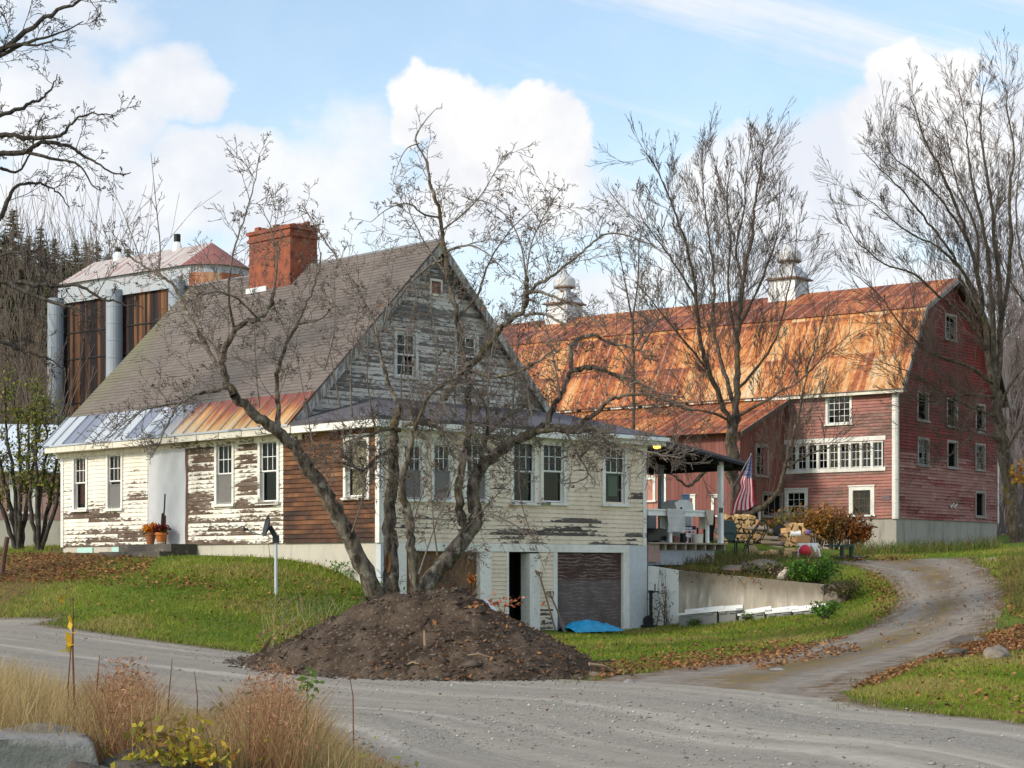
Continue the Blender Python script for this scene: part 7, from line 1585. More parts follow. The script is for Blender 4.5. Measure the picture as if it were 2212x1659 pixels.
M_fur = mat('white_fur', lambda b: {'c': b.mix(b.noise(b.ob(), 26, 5, .7), (.55, .53, .52), (.86, .85, .83)), 'n': b.bump(b.noise(b.ob(), 40, 4, .8), 1, .05)})
drape('fur_throw', M_fur, 1440, 1479, 1104, 1152, -.1, 'shaggy whitish throw hung over the porch rail', 'throw', fur=.02, nx_=22, ny_=34)
drape('towel', mat('beige_towel', color=(.52, .45, .36)), 1524, 1541, 1108, 1136, -.1, 'beige towel over the right end of the porch rail', 'towel', wav=.05)
# black cloth over a chair back
x0, z0 = pxz(1527, 1168, -.02); x1, z1 = pxz(1561, 1110, -.02); hb = z1-DZ; xm = (x0+x1)/2; o = at_('draped_chair', xm, .3, DZ, 'chair back covered by a black cloth beside the white porch post', 'chair'); t = MB(); n = 22
PRF = [(0, -.10, .13), (.12, -.16, .18), (.3, -.20, .20), (.5, -.20, .235), (.75, -.17, .25), (.92, -.10, .24), (1, .02, .18)]
def lp_(v, k):
    for a, c in zip(PRF, PRF[1:]):
        if v <= c[0]: f = (v-a[0])/(c[0]-a[0]); return a[k]+(c[k]-a[k])*f
    return PRF[-1][k]
for i in range(10):
    for j in range(n):
        def g_(i, j): u, v = i/10, j/n; l, r = lp_(v, 1), lp_(v, 2); return (l+(r-l)*u, -.12-.09*math.sin(math.pi*u)+.02*math.sin(u*14+v*4), .05+v*(hb-.05))
        q = [g_(i, j), g_(i+1, j), g_(i+1, j+1), g_(i, j+1)]; t.face(q)
t.build('black_cloth', mat('black_cloth', color=(.010, .010, .012), rough=.95), o); t = MB()
for a in (-.14, .16):
    for c in (-.1, .2): t.box((a-.02, c-.02, 0), (a+.02, c+.02, .45))
t.build('chair_legs', M_tw, o)
x0, z0 = pxz(1475, 1168, .25); x1, z1 = pxz(1503, 1137, .25); w_ = x1-x0; hb = z1-DZ; o = at_('carton', x0, .25, DZ, 'printed white and blue carton with pictures on the porch floor', 'carton'); t = MB(); t.box((0, 0, 0), (w_, .4, hb)); t.build('box', mat('white_carton', color=(.66, .62, .68), rough=.6), o)
t = MB(); t.box((-.003, -.006, hb*.80), (w_+.003, .1, hb+.004)); t.build('blue_header', mat('dark_blue_print', color=(.03, .035, .10)), o); t = MB(); [t.box((w_*a, -.008, hb*.84), (w_*c, -.0065, hb*.93)) for a, c in ((.12, .3), (.33, .42), (.46, .7))]; t.build('lettering', M_white, o)
M_pic = [mat('print_orange', color=(.55, .25, .16)), mat('print_maroon', color=(.16, .03, .04)), mat('print_brown', color=(.09, .045, .035))]
for k, (a, c, f0, f1, mi_) in enumerate(((.16, .36, .58, .72, 0), (.42, .6, .58, .73, 1), (.68, .92, .58, .71, 0), (.12, .34, .08, .38, 2), (.42, .64, .0, .33, 2), (.72, .94, .08, .37, 2))): t = MB(); t.box((w_*a, -.006, hb*f0), (w_*c, -.0004, hb*f1)); t.build('picture', M_pic[mi_], o)
x0, z0 = pxz(1477, 1137, .6); x1, z1 = pxz(1502, 1113, .6); t = MB(); t.box((0, 0, 0), (x1-x0, .45, z1-DZ)); t.box((.02, -.02, .25), (x1-x0-.02, -.001, z1-DZ-.3)); t.box((.02, -.02, z1-DZ-.27), (x1-x0-.02, -.001, z1-DZ-.05)); solo(t, 'chest', mat('off_white_chest', color=(.55, .53, .52)), x0, .75, DZ, 'off-white chest of drawers behind the printed carton', 'chest')
x0, z0 = pxz(1501, 1168, .1); x1, z1 = pxz(1516.5, 1154, .1); t = MB(); r_ = (x1-x0)/2; t.lathe([(r_*.86, 0), (r_, z1-DZ-.02), (r_*1.05, z1-DZ), (r_*.95, z1-DZ), (r_*.8, .03)], 20); solo(t, 'bucket', mat('cream_bucket', color=(.62, .60, .50), rough=.5), (x0+x1)/2, .12, DZ, 'cream bucket beside the printed carton on the porch', 'bucket')
x0, z0 = pxz(1463, 1168, .3); t = MB(); t.tube([(0, 0, 0), (0, 0, .26), (.0, 0, .32)], [.09, .085, .03], 10); solo(t, 'dark_jug', M_black, x0+.3*.0+.25, .3, DZ, 'small dark jug left of the printed carton', 'jug')
x0, z0 = pxz(1457, 1167, .2); t = MB(); t.box((0, 0, 0), (.22, .2, .16)); t.box((-.03, .02, .16), (.18, .16, .20)); solo(t, 'small_box', mat('brown_box', color=(.20, .09, .06)), x0, .2, DZ, 'small brown box under the shaggy throw', 'box')
# white posts/legs of the sapling and orange leaves in front of the beam
b0 = H.w(pp(1494, .5), .5); b0.z = 1.55; lv = []; stx = []
for (dx, dz_) in ((0, .55), (-.32, .42), (.28, .48), (.42, .25), (-.1, .75), (.2, .05)):
    e = b0+Vector((dx, -.1, dz_+.1)); stx.append(([b0, b0.lerp(e, .5)+Vector((0, 0, .06)), e], .012, .005)); lv += [e+Vector((NR.normal(0, .12), NR.normal(0, .06), NR.normal(0, .04))) for _ in range(16)]
plant('oak_sapling', 'sapling with rusty orange leaves before the grey porch beam', 'plant', b0, stx, lv, .14, [(.28, .10, .04), (.36, .15, .05), (.22, .09, .04)], M_tw)
# ------------------------------------------------------------------ flag
Yf = 52.6; fp0 = W(1557, 1100, 52.95); fp1 = W(1623, 982, Yf); o = empty('flag', fp0); tag(o, 'american flag hanging from a slanted pole on the porch post', 'flag'); t = MB(); d = fp1-fp0; bk_ = Vector((0, .12, 0)); t.tube([Vector((0, 0, 0)), d*.5+bk_*.6, d*1.005+bk_*.3], .012, 8); t.lathe([(.012, 0), (.02, .02), (.012, .04)], 8, d+bk_*.3); t.build('pole', mat('grey_pole', color=(.30, .29, .27)), o)
t = MB(); t.box((-.05, -.08, -.1), (.05, .06, .04)); t.build('bracket', M_black, o)
LE_ = [(1621,984),(1614,1004),(1607,1022),(1597,1040),(1599,1054),(1589,1078),(1583,1094),(1578,1116)]; RE_ = [(1623,984),(1624,1004),(1624,1022),(1626,1038),(1627,1052),(1629,1066),(1630,1078),(1633,1088)]
Lc, Rc = catmull(LE_, 5), catmull(RE_, 5); nr = len(Lc); ncol = 40; fm = [mat(nm_, lambda b, c_=c_: {'c': b.mix(b.noise(b.ob(), 6, 2), c_, c_), 't': .4}) for nm_, c_ in (('flag_red', (.68, .03, .07)), ('flag_white', (.88, .86, .87)), ('flag_blue', (.17, .18, .31)))]
t = MB()
def fpnt(i, j): 
    v = j/ncol; a, c = Lc[i], Rc[i]; q = a*(1-v)+c*v; tt = i/(nr-1); sag = -7*math.sin(math.pi*v*2)*max(0, tt-.55)/.45*(1 if v < .6 else .6)
    dep = .10*math.sin(v*11+tt*2.2)*(.35+.65*tt)+.05*math.sin(v*23+1+tt*3)*tt
    return W(q[0], q[1]+sag*(tt > .55)*.8, Yf+dep)-fp0
for i in range(nr-1):
    for j in range(ncol):
        st_ = int((j+.5)/ncol*11+.0); can = i/(nr-1) < .31+.07*(j/ncol)
        t.face([fpnt(i, j), fpnt(i+1, j), fpnt(i+1, j+1), fpnt(i, j+1)], None, 0, 2 if can else (0 if st_ % 2 == 0 else 1))
fo = t.build('cloth', fm, o, smooth=True); t = MB()
for r in range(7):
    for c in range(5):
        i = 2+int(r*1.75); j = int((c+.5+(r % 2)*.5)/5.6*ncol)
        if i > 13 or j >= ncol: continue
        p_ = fpnt(i, j)+Vector((0, -.02, 0)); wd = (fpnt(i, ncol)-fpnt(i, 0)).length; s_ = min(.03, wd*.075)
        P5 = [p_+Vector((s_*(1 if k % 2 == 0 else .42)*math.sin(math.pi*k/5), 0, s_*(1 if k % 2 == 0 else .42)*math.cos(math.pi*k/5))) for k in range(10)]
        t.face(P5)
t.build('stars', fm[1], fo)
# ------------------------------------------------------------------ firewood and the yard behind the wall
def gY(px, py):    # ground under a pixel
    return Vector(hit(px, py))
M_log = mat('split_wood', lambda b: {'c': b.mix(b.noise(b.ob(), 9, 5, .65), b.mix(b.white(b.sc(b.n('ShaderNodeObjectInfo').outputs['Location'], (31, 17, 1))), (.66, .40, .15), (.50, .22, .06)), (.78, .56, .30))})
M_bark2 = mat('log_bark', color=(.14, .11, .09))
def logmesh(seed, L=.5):
    r = random.Random(seed); t = MB(); k = r.choice((3, 3, 4, 4)); R_ = .098; a0 = r.random()*6.28
    ring = [Vector((R_*r.uniform(.7, 1.25)*math.cos(a0+6.283*i/k), 0, R_*r.uniform(.7, 1.25)*math.sin(a0+6.283*i/k))) for i in range(k)]
    ring2 = [p*r.uniform(.9, 1.05)+Vector((0, L, 0)) for p in ring]; t.face(ring, None, 0, 0); t.face(ring2[::-1], None, 0, 0)
    for i in range(k): j = (i+1) % k; t.face([ring[j], ring[i], ring2[i], ring2[j]], None, 0, 1 if i == 0 else 0)
    o = t.build('firewood_log', [M_log, M_bark2]); return o
protos = [logmesh(100+i) for i in range(7)]
for q in protos: q.location = (0, 60, -3)
pile_d = Vector((1, .25, 0)).normalized(); pile_n = Vector((-.25, 1, 0)).normalized(); nlog = 0; used_p = set()
def pile(base_px, base_py, Lp, top, lab, grp, seed, rows):
    global nlog; b0 = gY(base_px, base_py); b0 = Vector((W(base_px, base_py, 59).x, 59.0, float(gz(W(base_px, base_py, 59).x, 59.0)))); r = random.Random(seed)
    for row in range(rows):
        z_ = b0.z+.08+row*.148; k = 0
        while True:
            x_ = k*.178+(row % 2)*.09; k += 1
            if x_ > Lp: break
            if row*.148+.1 > top(x_/Lp): continue
            pi_ = r.randrange(7); src = protos[pi_]
            if pi_ not in used_p: o = src; used_p.add(pi_)
            else: o = src.copy(); COL.objects.link(o)
            p_ = b0+pile_d*(x_+r.uniform(-.02, .02))+pile_n*r.uniform(-.05, .03); o.location = (p_.x, p_.y, z_+r.uniform(-.015, .015)); o.rotation_euler = (r.uniform(-.06, .06), r.uniform(0, 6.28), math.atan2(pile_d.y, pile_d.x)+r.uniform(-.10, .10)); tag(o, lab, 'firewood', grp); nlog += 1
pile(1556, 1198, 1.66, lambda u: .62+.36*math.sin(math.pi*min(1, .15+u*.9))-.5*max(0, u-.8), 'split log in the taller firewood stack behind the green chair', 'logs of the taller firewood stack', 1, 9)
pile(1698, 1203, .80, lambda u: .56+.22*math.sin(math.pi*u), 'split log in the smaller firewood stack under the cardboard tray', 'logs of the smaller firewood stack', 2, 5)
print('logs', nlog)
for i, (px_, py_, dz_, rz_) in enumerate(((1668,1172,0,.3),(1672,1183,0,.2),(1676,1194,0,.35),(1662,1162,0,.25),(1648,1146,0,.5),(1640,1141,0,.4))):
    p_ = W(px_, py_, 58.7); t = MB(); t.tube([(-.28, .3, 0), (0, 0, 0), (.25, -.28, -.02)], [.06, .068, .065], 9); o = t.build('round_log', mat('grey_log', color=(.27, .22, .18))); o.location = p_; tag(o, 'grey barked round log laid across the end of the taller stack', 'firewood', 'grey logs at the end of the taller stack')
for i in range(5):
    p_ = W(1750+i*4, 1180+i*5, 58.9); t = MB(); t.tube([(-.25, .2, 0), (.3, -.2, 0)], [.05, .055], 8); o = t.build('round_log', mat('grey_log')); o.location = p_; tag(o, 'thin grey log at the right end of the smaller stack', 'firewood', 'thin grey logs at the end of the smaller stack')
p_ = gY(1625, 1200); t = MB(); P3 = [(-.33, 0, 0), (.3, 0, 0), (.02, .05, .40)]; Q3 = [(a, c+.35, e) for a, c, e in P3]; t.face(P3); t.face(Q3[::-1]); [t.face([P3[(k+1) % 3], P3[k], Q3[k], Q3[(k+1) % 3]]) for k in range(3)]
o = t.build('wood_wedge', mat('fresh_wood', color=(.62, .45, .25))); o.location = p_; tag(o, 'pale wedge of split wood standing alone before the taller stack', 'firewood')
for i in range(16):
    p_ = gY(1660+NR.random()*60, 1196+NR.random()*8); o = protos[i % 7].copy(); COL.objects.link(o); o.location = p_+Vector((0, 0, .06)); o.rotation_euler = (.1, i, .4*i); tag(o, 'split log fallen on the ground between the two firewood stacks', 'firewood', 'loose logs between the stacks')
# garden chair
p_ = gY(1588, 1200)+Vector((-.05, -.6, 0)); o = empty('garden_chair', p_, rad(35)); tag(o, 'dark green garden chair in front of the taller firewood stack', 'chair'); M_dgreen = mat('dark_green_plastic', color=(.018, .05, .042), rough=.4)
t = MB(); n = 12
for i in range(n):
    a, c = i/n, (i+1)/n; f = lambda u: (-.02+.30*(u-.5)*2*.72*1.0, .22+.05*math.cos((u-.5)*3), 0)
    w_ = lambda u: .27*math.sqrt(max(0, 1-((u-.55)/.56)**2)); za, zc = .42+.62*a, .42+.62*c
    t.face([(-w_(a), .2+.1*a, za), (w_(a), .2+.1*a, za), (w_(c), .2+.1*c, zc), (-w_(c), .2+.1*c, zc)]); t.face([(-w_(c), .23+.1*c, zc), (w_(c), .23+.1*c, zc), (w_(a), .23+.1*a, za), (-w_(a), .23+.1*a, za)])
t.build('backrest', M_dgreen, o); t = MB(); t.box((-.26, -.25, .40), (.26, .24, .44)); t.build('seat', M_dgreen, o)
for sx in (-1, 1):
    t = MB(); t.tube([(sx*.27, .26, .64), (sx*.29, 0, .66), (sx*.29, -.26, .63), (sx*.28, -.27, .42)], .022, 6); t.build('armrest', M_dgreen, o)
    for sy in (-.24, .24): t = MB(); t.tube([(sx*.25, sy, .42), (sx*.27, sy*1.1, 0)], .024, 6); t.build('leg', M_dgreen, o)
M_iron = mat('dark_iron', color=(.03, .026, .024), rough=.6)
p_ = gY(1630, 1200)+Vector((0, -.3, 0)); o = empty('iron_hoop_chair', p_); tag(o, 'dark iron chair frame with looped arms before the firewood', 'chair'); t = MB(); t.tube([(-.35, 0, 0), (-.2, 0, .45), (.05, 0, .85), (.2, 0, 1.05), (.32, 0, 1.0), (.34, 0, .8), (.2, 0, .5), (-.05, 0, .35), (-.3, 0, .3)], .018, 6); t.build('side_loop', M_iron, o); t = MB(); t.tube([(-.35, .5, 0), (-.2, .5, .45), (.05, .5, .85), (.2, .5, 1.05), (.32, .5, 1.0), (.34, .5, .8), (.2, .5, .5), (-.05, .5, .35), (-.3, .5, .3)], .018, 6); t.build('side_loop', M_iron, o); t = MB(); [t.tube([(a, 0, c), (a, .5, c)], .015, 6) for a, c in ((-.2, .45), (.05, .85), (.2, 1.05), (-.05, .35), (.15, .45))]; t.build('slats', M_iron, o)
def cbox(px0, px1, py0, py1, Y, dep, name, m, lab, cat, flaps=False):
    a, c = W(px0, py1, Y), W(px1, py0, Y); w_, h_ = c.x-a.x, c.z-a.z; o = empty(name, a, rad(14)); tag(o, lab, cat); t = MB()
    for (q0, q1) in (((0, 0, 0), (w_, .012, h_)), ((0, dep, 0), (w_, dep+.012, h_)), ((0, .013, 0), (.012, dep-.001, h_)), ((w_-.012, .013, 0), (w_, dep-.001, h_)), ((.013, .013, 0), (w_-.013, dep-.001, .012))): t.box(q0, q1)
    t.build('carton_body', m, o)
    if flaps: t = MB(); t.face([(0, 0, h_), (w_, 0, h_), (w_, -.12, h_-.03), (0, -.12, h_-.03)]); t.face([(0, 0, h_), (0, dep, h_), (-.1, dep, h_+.05), (-.1, 0, h_+.05)]); t.build('flap', m, o)
    return o, w_, h_
M_card = mat('cardboard', color=(.36, .20, .095), rough=.85)
o, w_, h_ = cbox(1567, 1597, 1184, 1201, 57.5, .35, 'cardboard_box', M_card, 'open cardboard box on the grass at the end of the porch', 'box', True); t = MB(); t.box((w_*.1, -.006, h_*.72), (w_*.2, -.001, h_*.97)); t.build('hand_hole', M_black, o)
o, w_, h_ = cbox(1722, 1752, 1157, 1172, 58.9, .4, 'cardboard_tray', M_card, 'shallow cardboard tray on top of the smaller firewood stack', 'box')
t = MB(); p_ = W(1718, 1153, 59.1); M_rx = Matrix.Rotation(rad(90), 3, 'Y'); t.lathe([(.03, -.16), (.10, -.16), (.10, .16), (.03, .16)], 14, (0, 0, 0), M=M_rx); o = t.build('paper_roll', M_white); o.location = p_; tag(o, 'white paper roll lying on top of the smaller firewood stack', 'roll')
t = MB(); p_ = W(1745, 1152, 59.1); t.lathe([(.02, -.05), (.08, -.02), (.10, .05), (.05, .10), (.01, .11)], 9); o = t.build('purple_bundle', mat('purple_cloth', color=(.20, .13, .32))); o.location = p_; tag(o, 'small purple bundle at the right end of the cardboard tray', 'bundle')
# black bin, toy, bench
p_ = G(W(1683, 1200, 60.2).x, 60.2); o = empty('black_bin', p_, rad(-20)); tag(o, 'open black bin tipped towards the right between the firewood stacks', 'bin'); t = MB(); Mt = Matrix.Translation((.1, 0, .38)) @ Matrix.Rotation(rad(38), 4, 'Y') @ Matrix.Scale(.62, 4)
for q0, q1 in (((-.42, -.3, -.3), (.42, -.27, .3)), ((-.42, .27, -.3), (.42, .3, .3)), ((-.45, -.3, -.3), (-.42, .3, .3)), ((.42, -.3, -.3), (.45, .3, .3)), ((-.42, -.27, -.3), (.42, .27, -.27))): t.box(q0, q1, Mt)
t.build('tub', mat('black_plastic', color=(.012, .013, .018), rough=.4), o); t = MB(); t.tube([(-.1, -.12, .3), (-.2, -.16, 0)], .02, 6); t.tube([(.25, -.12, .2), (.3, -.16, 0)], .02, 6); t.build('stand', M_iron, o)
p_ = gY(1745, 1206); o = empty('toy_heap', p_); tag(o, 'heap of red and white plastic toys at the foot of the smaller stack', 'toys'); M_tr = mat('toy_red', color=(.62, .03, .05), rough=.4)
t = MB(); t.lathe([(.02, .0), (.17, .08), (.19, .2), (.12, .32), (.02, .36)], 12, (-.1, -.1, .05)); t.build('red_ball', M_tr, o, smooth=True); t = MB(); [t.tube([(a, -.05, 0), (a*.9, 0, .25), (a*.5, .05, .42)], .035, 6) for a in (-.3, .05, .25, .36)]; t.box((-.28, .05, .38), (.33, .3, .46)); t.build('white_frame', M_white, o); t = MB(); t.box((.05, -.1, .05), (.3, .15, .2)); t.build('pink_block', mat('toy_pink', color=(.6, .2, .26)), o)
p_ = gY(1822, 1207); o = empty('bench', p_, rad(10)); tag(o, 'dark green low bench on splayed legs beside the drive', 'bench'); t = MB(); t.box((-.55, -.2, .36), (.28, .22, .42)); t.build('top', M_dgreen, o)
for sx in (-.05, .25):
    t = MB(); t.box((sx-.03, -.1, .1), (sx+.03, .1, .36)); t.build('leg', M_dgreen, o); t = MB(); t.slab([(sx-.28 if sx < 0 else sx-.05, -.35, .05), (sx+.05 if sx < 0 else sx+.32, -.35, .05), (sx+.05, .3, .12), (sx-.05, .3, .12)], .06); t.build('foot', M_dgreen, o)
t = MB(); t.tube([W(1595+31, 1112, 63)-W(1633, 1150, 63), Vector((0, 0, 0))], .03, 8); o = t.build('shovel_handle', mat('pale_handle', color=(.40, .25, .16))); o.location = W(1641, 1148, 63)+Vector((-.1, 0, 0)); tag(o, 'pale handle leaning out of the taller firewood stack', 'handle')
t = MB(); p_ = W(1655, 1150, 70); [t.box((a, 0, -.1), (a+.06, .05, .35)) for a in np.arange(-.7, .75, .2)]; t.box((-.75, -.01, .32), (.75, .04, .40)); t.box((-.75, -.01, .05), (.75, .04, .12)); o = t.build('red_gate', mat('bright_red', color=(.30, .02, .025))); o.location = p_; tag(o, 'low red slatted gate at the barn doorway', 'gate')
t = MB(); x_ = K.x(1695, .3); p_ = K.w(x_, .2); p_.z = 1.64-x_*.1+.06; t.tube([(-.26, 0, .0), (-.1, 0, .03), (.1, 0, .12), (.2, 0, .2), (.25, 0, .22)], [.03, .10, .10, .12, .05], 8); t.box((.05, -.07, .0), (.22, .07, .1)); o = t.build('bleached_skull', mat('bone', lambda b: b.mix(b.step(b.noise(b.ob(), 9, 4), .45, .6), (.60, .52, .44), (.25, .15, .10)))); o.location = p_; o.rotation_euler = (0, 0, H.rz); tag(o, 'pale bleached lump like a skull on top of the stained wall', 'skull')
# ------------------------------------------------------------------ shrubs
def shrub(name, lab, c, rx, ry, rz, nst, nl, sz, cols, seed, stem=True, grp=None, asp=.5):
    r = np.random.default_rng(seed); ro = empty(name, c); tag(ro, lab, 'shrub', grp); t = MB(); pts = []; b0 = Vector((0, 0, 0)); ends = []
    for i in range(nst):
        a = r.uniform(0, 6.28); k = r.uniform(.2, 1)**.6; e = Vector((math.cos(a)*rx*k, math.sin(a)*ry*k, rz*r.uniform(.55, 1)*(1-.3*k))); m_ = Vector((e.x*.35, e.y*.35, e.z*.5)); s_ = Vector((e.x*.12, e.y*.12, -.05)); t.tube([s_, m_, e], [.014+.008*rz, .011, .004], 5); ends.append((m_, e))
        for j in range(3): q = m_.lerp(e, r.random()); w_ = q+Vector((r.normal(0, .2)*rx*.5, r.normal(0, .2)*ry*.5, r.random()*.25*rz)); t.tube([q, w_], [.006, .003], 3); ends.append((q, w_))
    t.build('stem', M_tw, ro); per = nl//len(ends)
    for m_, e in ends:
        for j in range(per): q = m_.lerp(e, r.random()**.7); pts.append((q.x+r.normal(0, .07*rx+.03), q.y+r.normal(0, .07*ry+.03), q.z+r.normal(0, .06*rz+.02)))
    leaf_mesh('foliage', pts, sz, M_leaf, cols, ro, seed=seed, asp=asp); return ro
AUT = [(.28, .12, .03), (.36, .17, .035), (.20, .085, .03), (.18, .15, .04)]; OLV = [(.15, .15, .04), (.22, .18, .05), (.11, .12, .03)]
for (px_, py_, rx, rz, cols, lab, sd) in ((1672,1182,.9,1.35,OLV,'olive shrub behind the black bin',1),(1720,1180,1.1,1.75,OLV+AUT[:2],'olive and amber shrub behind the smaller firewood stack',2),(1765,1178,1.1,2.0,AUT[1:2]+AUT[:1]+[(.42,.22,.04)],'bright amber shrub under the lower left barn window',3),(1800,1182,.9,1.5,AUT,'rusty shrub right of the bright amber one',4),(1832,1190,.9,1.7,[(.16,.075,.035),(.22,.10,.04),(.12,.07,.04)],'brown shrub against the barn foundation',5),(1857,1192,.6,1.2,[(.34,.12,.03),(.26,.09,.03)],'orange red shrub nearest the barn corner',6)):
    Yq = 68.5-(px_-1672)*.006; xq = (px_-CX)/F*Yq; p_ = Vector((xq, Yq, float(gz(xq, Yq)))); shrub('autumn_shrub', lab, p_-Vector((0, 0, .05)), rx, rx*.7, rz, 22, 1300, .13, cols, sd, grp='autumn shrubs along the barn')
p_ = K.w(K.x(1752, .5), .5); p_.z = 1.0; shrub('green_bush', 'dense bright green bush at the right end of the wall top', p_, .85, .6, .95, 40, 2600, .09, [(.07, .17, .02), (.10, .22, .03), (.05, .11, .02)], 9)
p_ = gY(1782, 1340); shrub('green_bush', 'small green plant at the foot of the wall end', p_, .42, .35, .5, 20, 700, .08, [(.07, .17, .02), (.11, .2, .04)], 10)
p_ = gY(1822, 1300); shrub('bramble', 'tangled dark bramble over the stones at the wall end', p_, .6, .5, .75, 30, 800, .08, [(.08, .09, .03), (.13, .09, .04), (.06, .07, .02)], 11)
for (px_, lab, sd) in ((1545, 'dark grassy clump under the porch beam', 12), (1690, 'faded tan clump left of the green bush on the wall', 13), (1650, 'low green clump beside the dark slab on the bank', 14)):
    p_ = K.w(K.x(px_, 1.3), 1.3); p_.z = float(gz(p_.x, p_.y)); shrub('weed_clump', lab, p_, .6, .4, .55, 24, 700, .09, [(.07, .08, .03), (.10, .12, .03)] if sd != 13 else [(.26, .20, .12), (.18, .14, .08)], sd)
for px_, py_ in ((1500,1354),(1612,1342)): p_ = gY(px_, py_); shrub('green_weed', ['small green weed in the lawn left of the grey cabinets', 'small green weed at the foot of the middle cabinet'][px_ > 1550], p_, .25, .2, .28, 12, 160, .06, [(.08, .18, .02)], px_)
# two leafy small trees beside the house at left
for (px_, py_, Y_, sd, lab, lst) in ((40,1196,57,50,'small multi stemmed tree with thin green leaves at the left edge', ((40,1190,20,1080,-10,960,-30,880),(40,1190,45,1060,40,940,30,850),(44,1190,60,1080,75,980,95,880),(36,1190,5,1100,-20,1020,-40,960),(40,1190,30,1040,15,930,10,830))),
                                    (86,1196,56,51,'small multi stemmed tree with green leaves closest to the house corner', ((84,1190,86,1080,100,960,92,850),(86,1190,110,1070,125,980,128,900),(84,1190,66,1090,62,980,60,860),(88,1190,120,1090,135,1010,140,950),(84,1190,80,1060,76,930,80,830)))):
    T = Tree(sd); p0 = W(px_, py_, Y_); ro = empty('leafy_tree', p0); tag(ro, lab, 'tree', 'leafy small trees beside the house'); QS = dict(n=[5, 4], ang=42, up=[.3, .2, .1], wand=.14, ratio=.55, rmin=.006)
    LS = [T.limb([(q[0],q[1],0),(q[2],q[3],T.r.uniform(-.3,.3)),(q[4],q[5],T.r.uniform(-.6,.6)),(q[6],q[7],T.r.uniform(-.8,.8))], Y_, 8.5, 2, 8, 6) for q in lst]
    for q in LS: T.sprout(*q, 4.0, .95, .014, QS, t0=.3, up=.4)
    rebase(T, p0); T.build(ro, M_darkb, 5); tp = np.array([tuple(t_) for t_ in T.tips]); k = NR.choice(len(tp), min(len(tp), 1500), replace=False)
    leaf_mesh('foliage', np.concatenate([tp[k]+NR.normal(0, .08, (len(k), 3)), tp[k]+NR.normal(0, .16, (len(k), 3))]), .10, M_leaf, [(.13, .17, .03), (.20, .21, .04), (.09, .13, .025), (.30, .24, .05)], ro, seed=sd)
# ------------------------------------------------------------------ wooded hills behind
def hill(name, c, rx, ry, h, m, seed):
    n = 46; V = []; 
    for j in range(n+1):
        for i in range(n+1):
            u, v = i/n*2-1, j/n*2-1; r = min(1, math.hypot(u, v)); z_ = h*(math.cos(math.pi*r)*.5+.5)**.8+MN.noise((u*3+seed, v*3, 1))*h*.10*(1-r); V.append((c[0]+u*rx, c[1]+v*ry, c[2]+z_-1.5*(r > .97)))
    q = (np.arange(n)[:, None]*(n+1)+np.arange(n)[None]).ravel(); o = npmesh(name, V, np.stack([q, q+1, q+n+2, q+n+1], 1), m, smooth=True); return tag(o, kind='structure')
M_hillL = mat('wood_floor', lambda b: b.mix(b.noise(b.geo(), .25, 6, .65), (.035, .03, .018), (.13, .095, .06))); M_hillR = mat('far_wood_floor', lambda b: b.mix(b.noise(b.geo(), .08, 6, .7), (.10, .075, .08), (.22, .17, .165)))
hill('hill', (-62, 160, 1.5), 75, 75, 24, M_hillL, 1); hill('hill', (150, 330, 1.5), 175, 130, 34, M_hillR, 4)
def conifer(seed, hgt, cols):
    r = np.random.default_rng(seed); P = []; sz = []; V = []; C = []
    n = int(hgt*5.2)
    for i in range(n):
        t = i/n; z_ = hgt*(.06+.94*t); R_ = (1-t)**.85*hgt*.20*(.8+.4*r.random())+.12; nb = int(7+7*(1-t))
        for b_ in range(nb):
            a = r.uniform(0, 6.28); L = R_*r.uniform(.6, 1.1); d = np.array([math.cos(a), math.sin(a), 0]); s_ = np.array([-d[1], d[0], 0])
            for k in range(4):
                f = (k+.6)/4.2; c_ = d*L*f+np.array([0, 0, z_-L*.36*f+.10*L*f*f+r.normal(0, .05)]); w_ = (.16+.30*L*(1-f*.6)*.5)*r.uniform(.7, 1.2); l_ = L*.26
                u = d*l_+np.array([0, 0, -l_*.3]); v = s_*w_+np.array([0, 0, r.normal(0, .12)*w_]); V += [c_-u*.5-v*.25, c_-u*.1+v, c_+u*.9, c_-u*.1-v]; C += [cols[r.integers(0, len(cols))]*r.uniform(.65, 1.3)]*4
    ro = empty('conifer', (0, 0, 0)); t = MB(); t.tube([(0, 0, -1), (0, 0, hgt*.5), (0, 0, hgt*.97)], [hgt*.016, hgt*.010, .03], 7); t.build('trunk', M_darkb, ro)
    npmesh('crown', V, np.arange(len(V)).reshape(-1, 4), M_blade, ro, col=np.array(C)); return ro
GC = [np.array([.13, .155, .07]), np.array([.18, .20, .09]), np.array([.22, .21, .11])]; PC = [np.array([.22, .20, .11]), np.array([.28, .23, .15])]
prs = [conifer(1, 17, GC), conifer(2, 14, GC), conifer(3, 15, GC+PC)]
labs = ['dark conifer on the hill at the left edge, the tallest one', 'second dark conifer from the left on the hill']
def clone(root, loc, rz, sc, lab, grp):
    r = root.copy(); COL.objects.link(r); r.location = loc; r.rotation_euler = (0, 0, rz); r.scale = (sc*.95, sc*.95, sc); tag(r, lab, 'conifer', grp)
    for c in list(root.children): q = c.copy(); COL.objects.link(q); q.parent = r
    return r
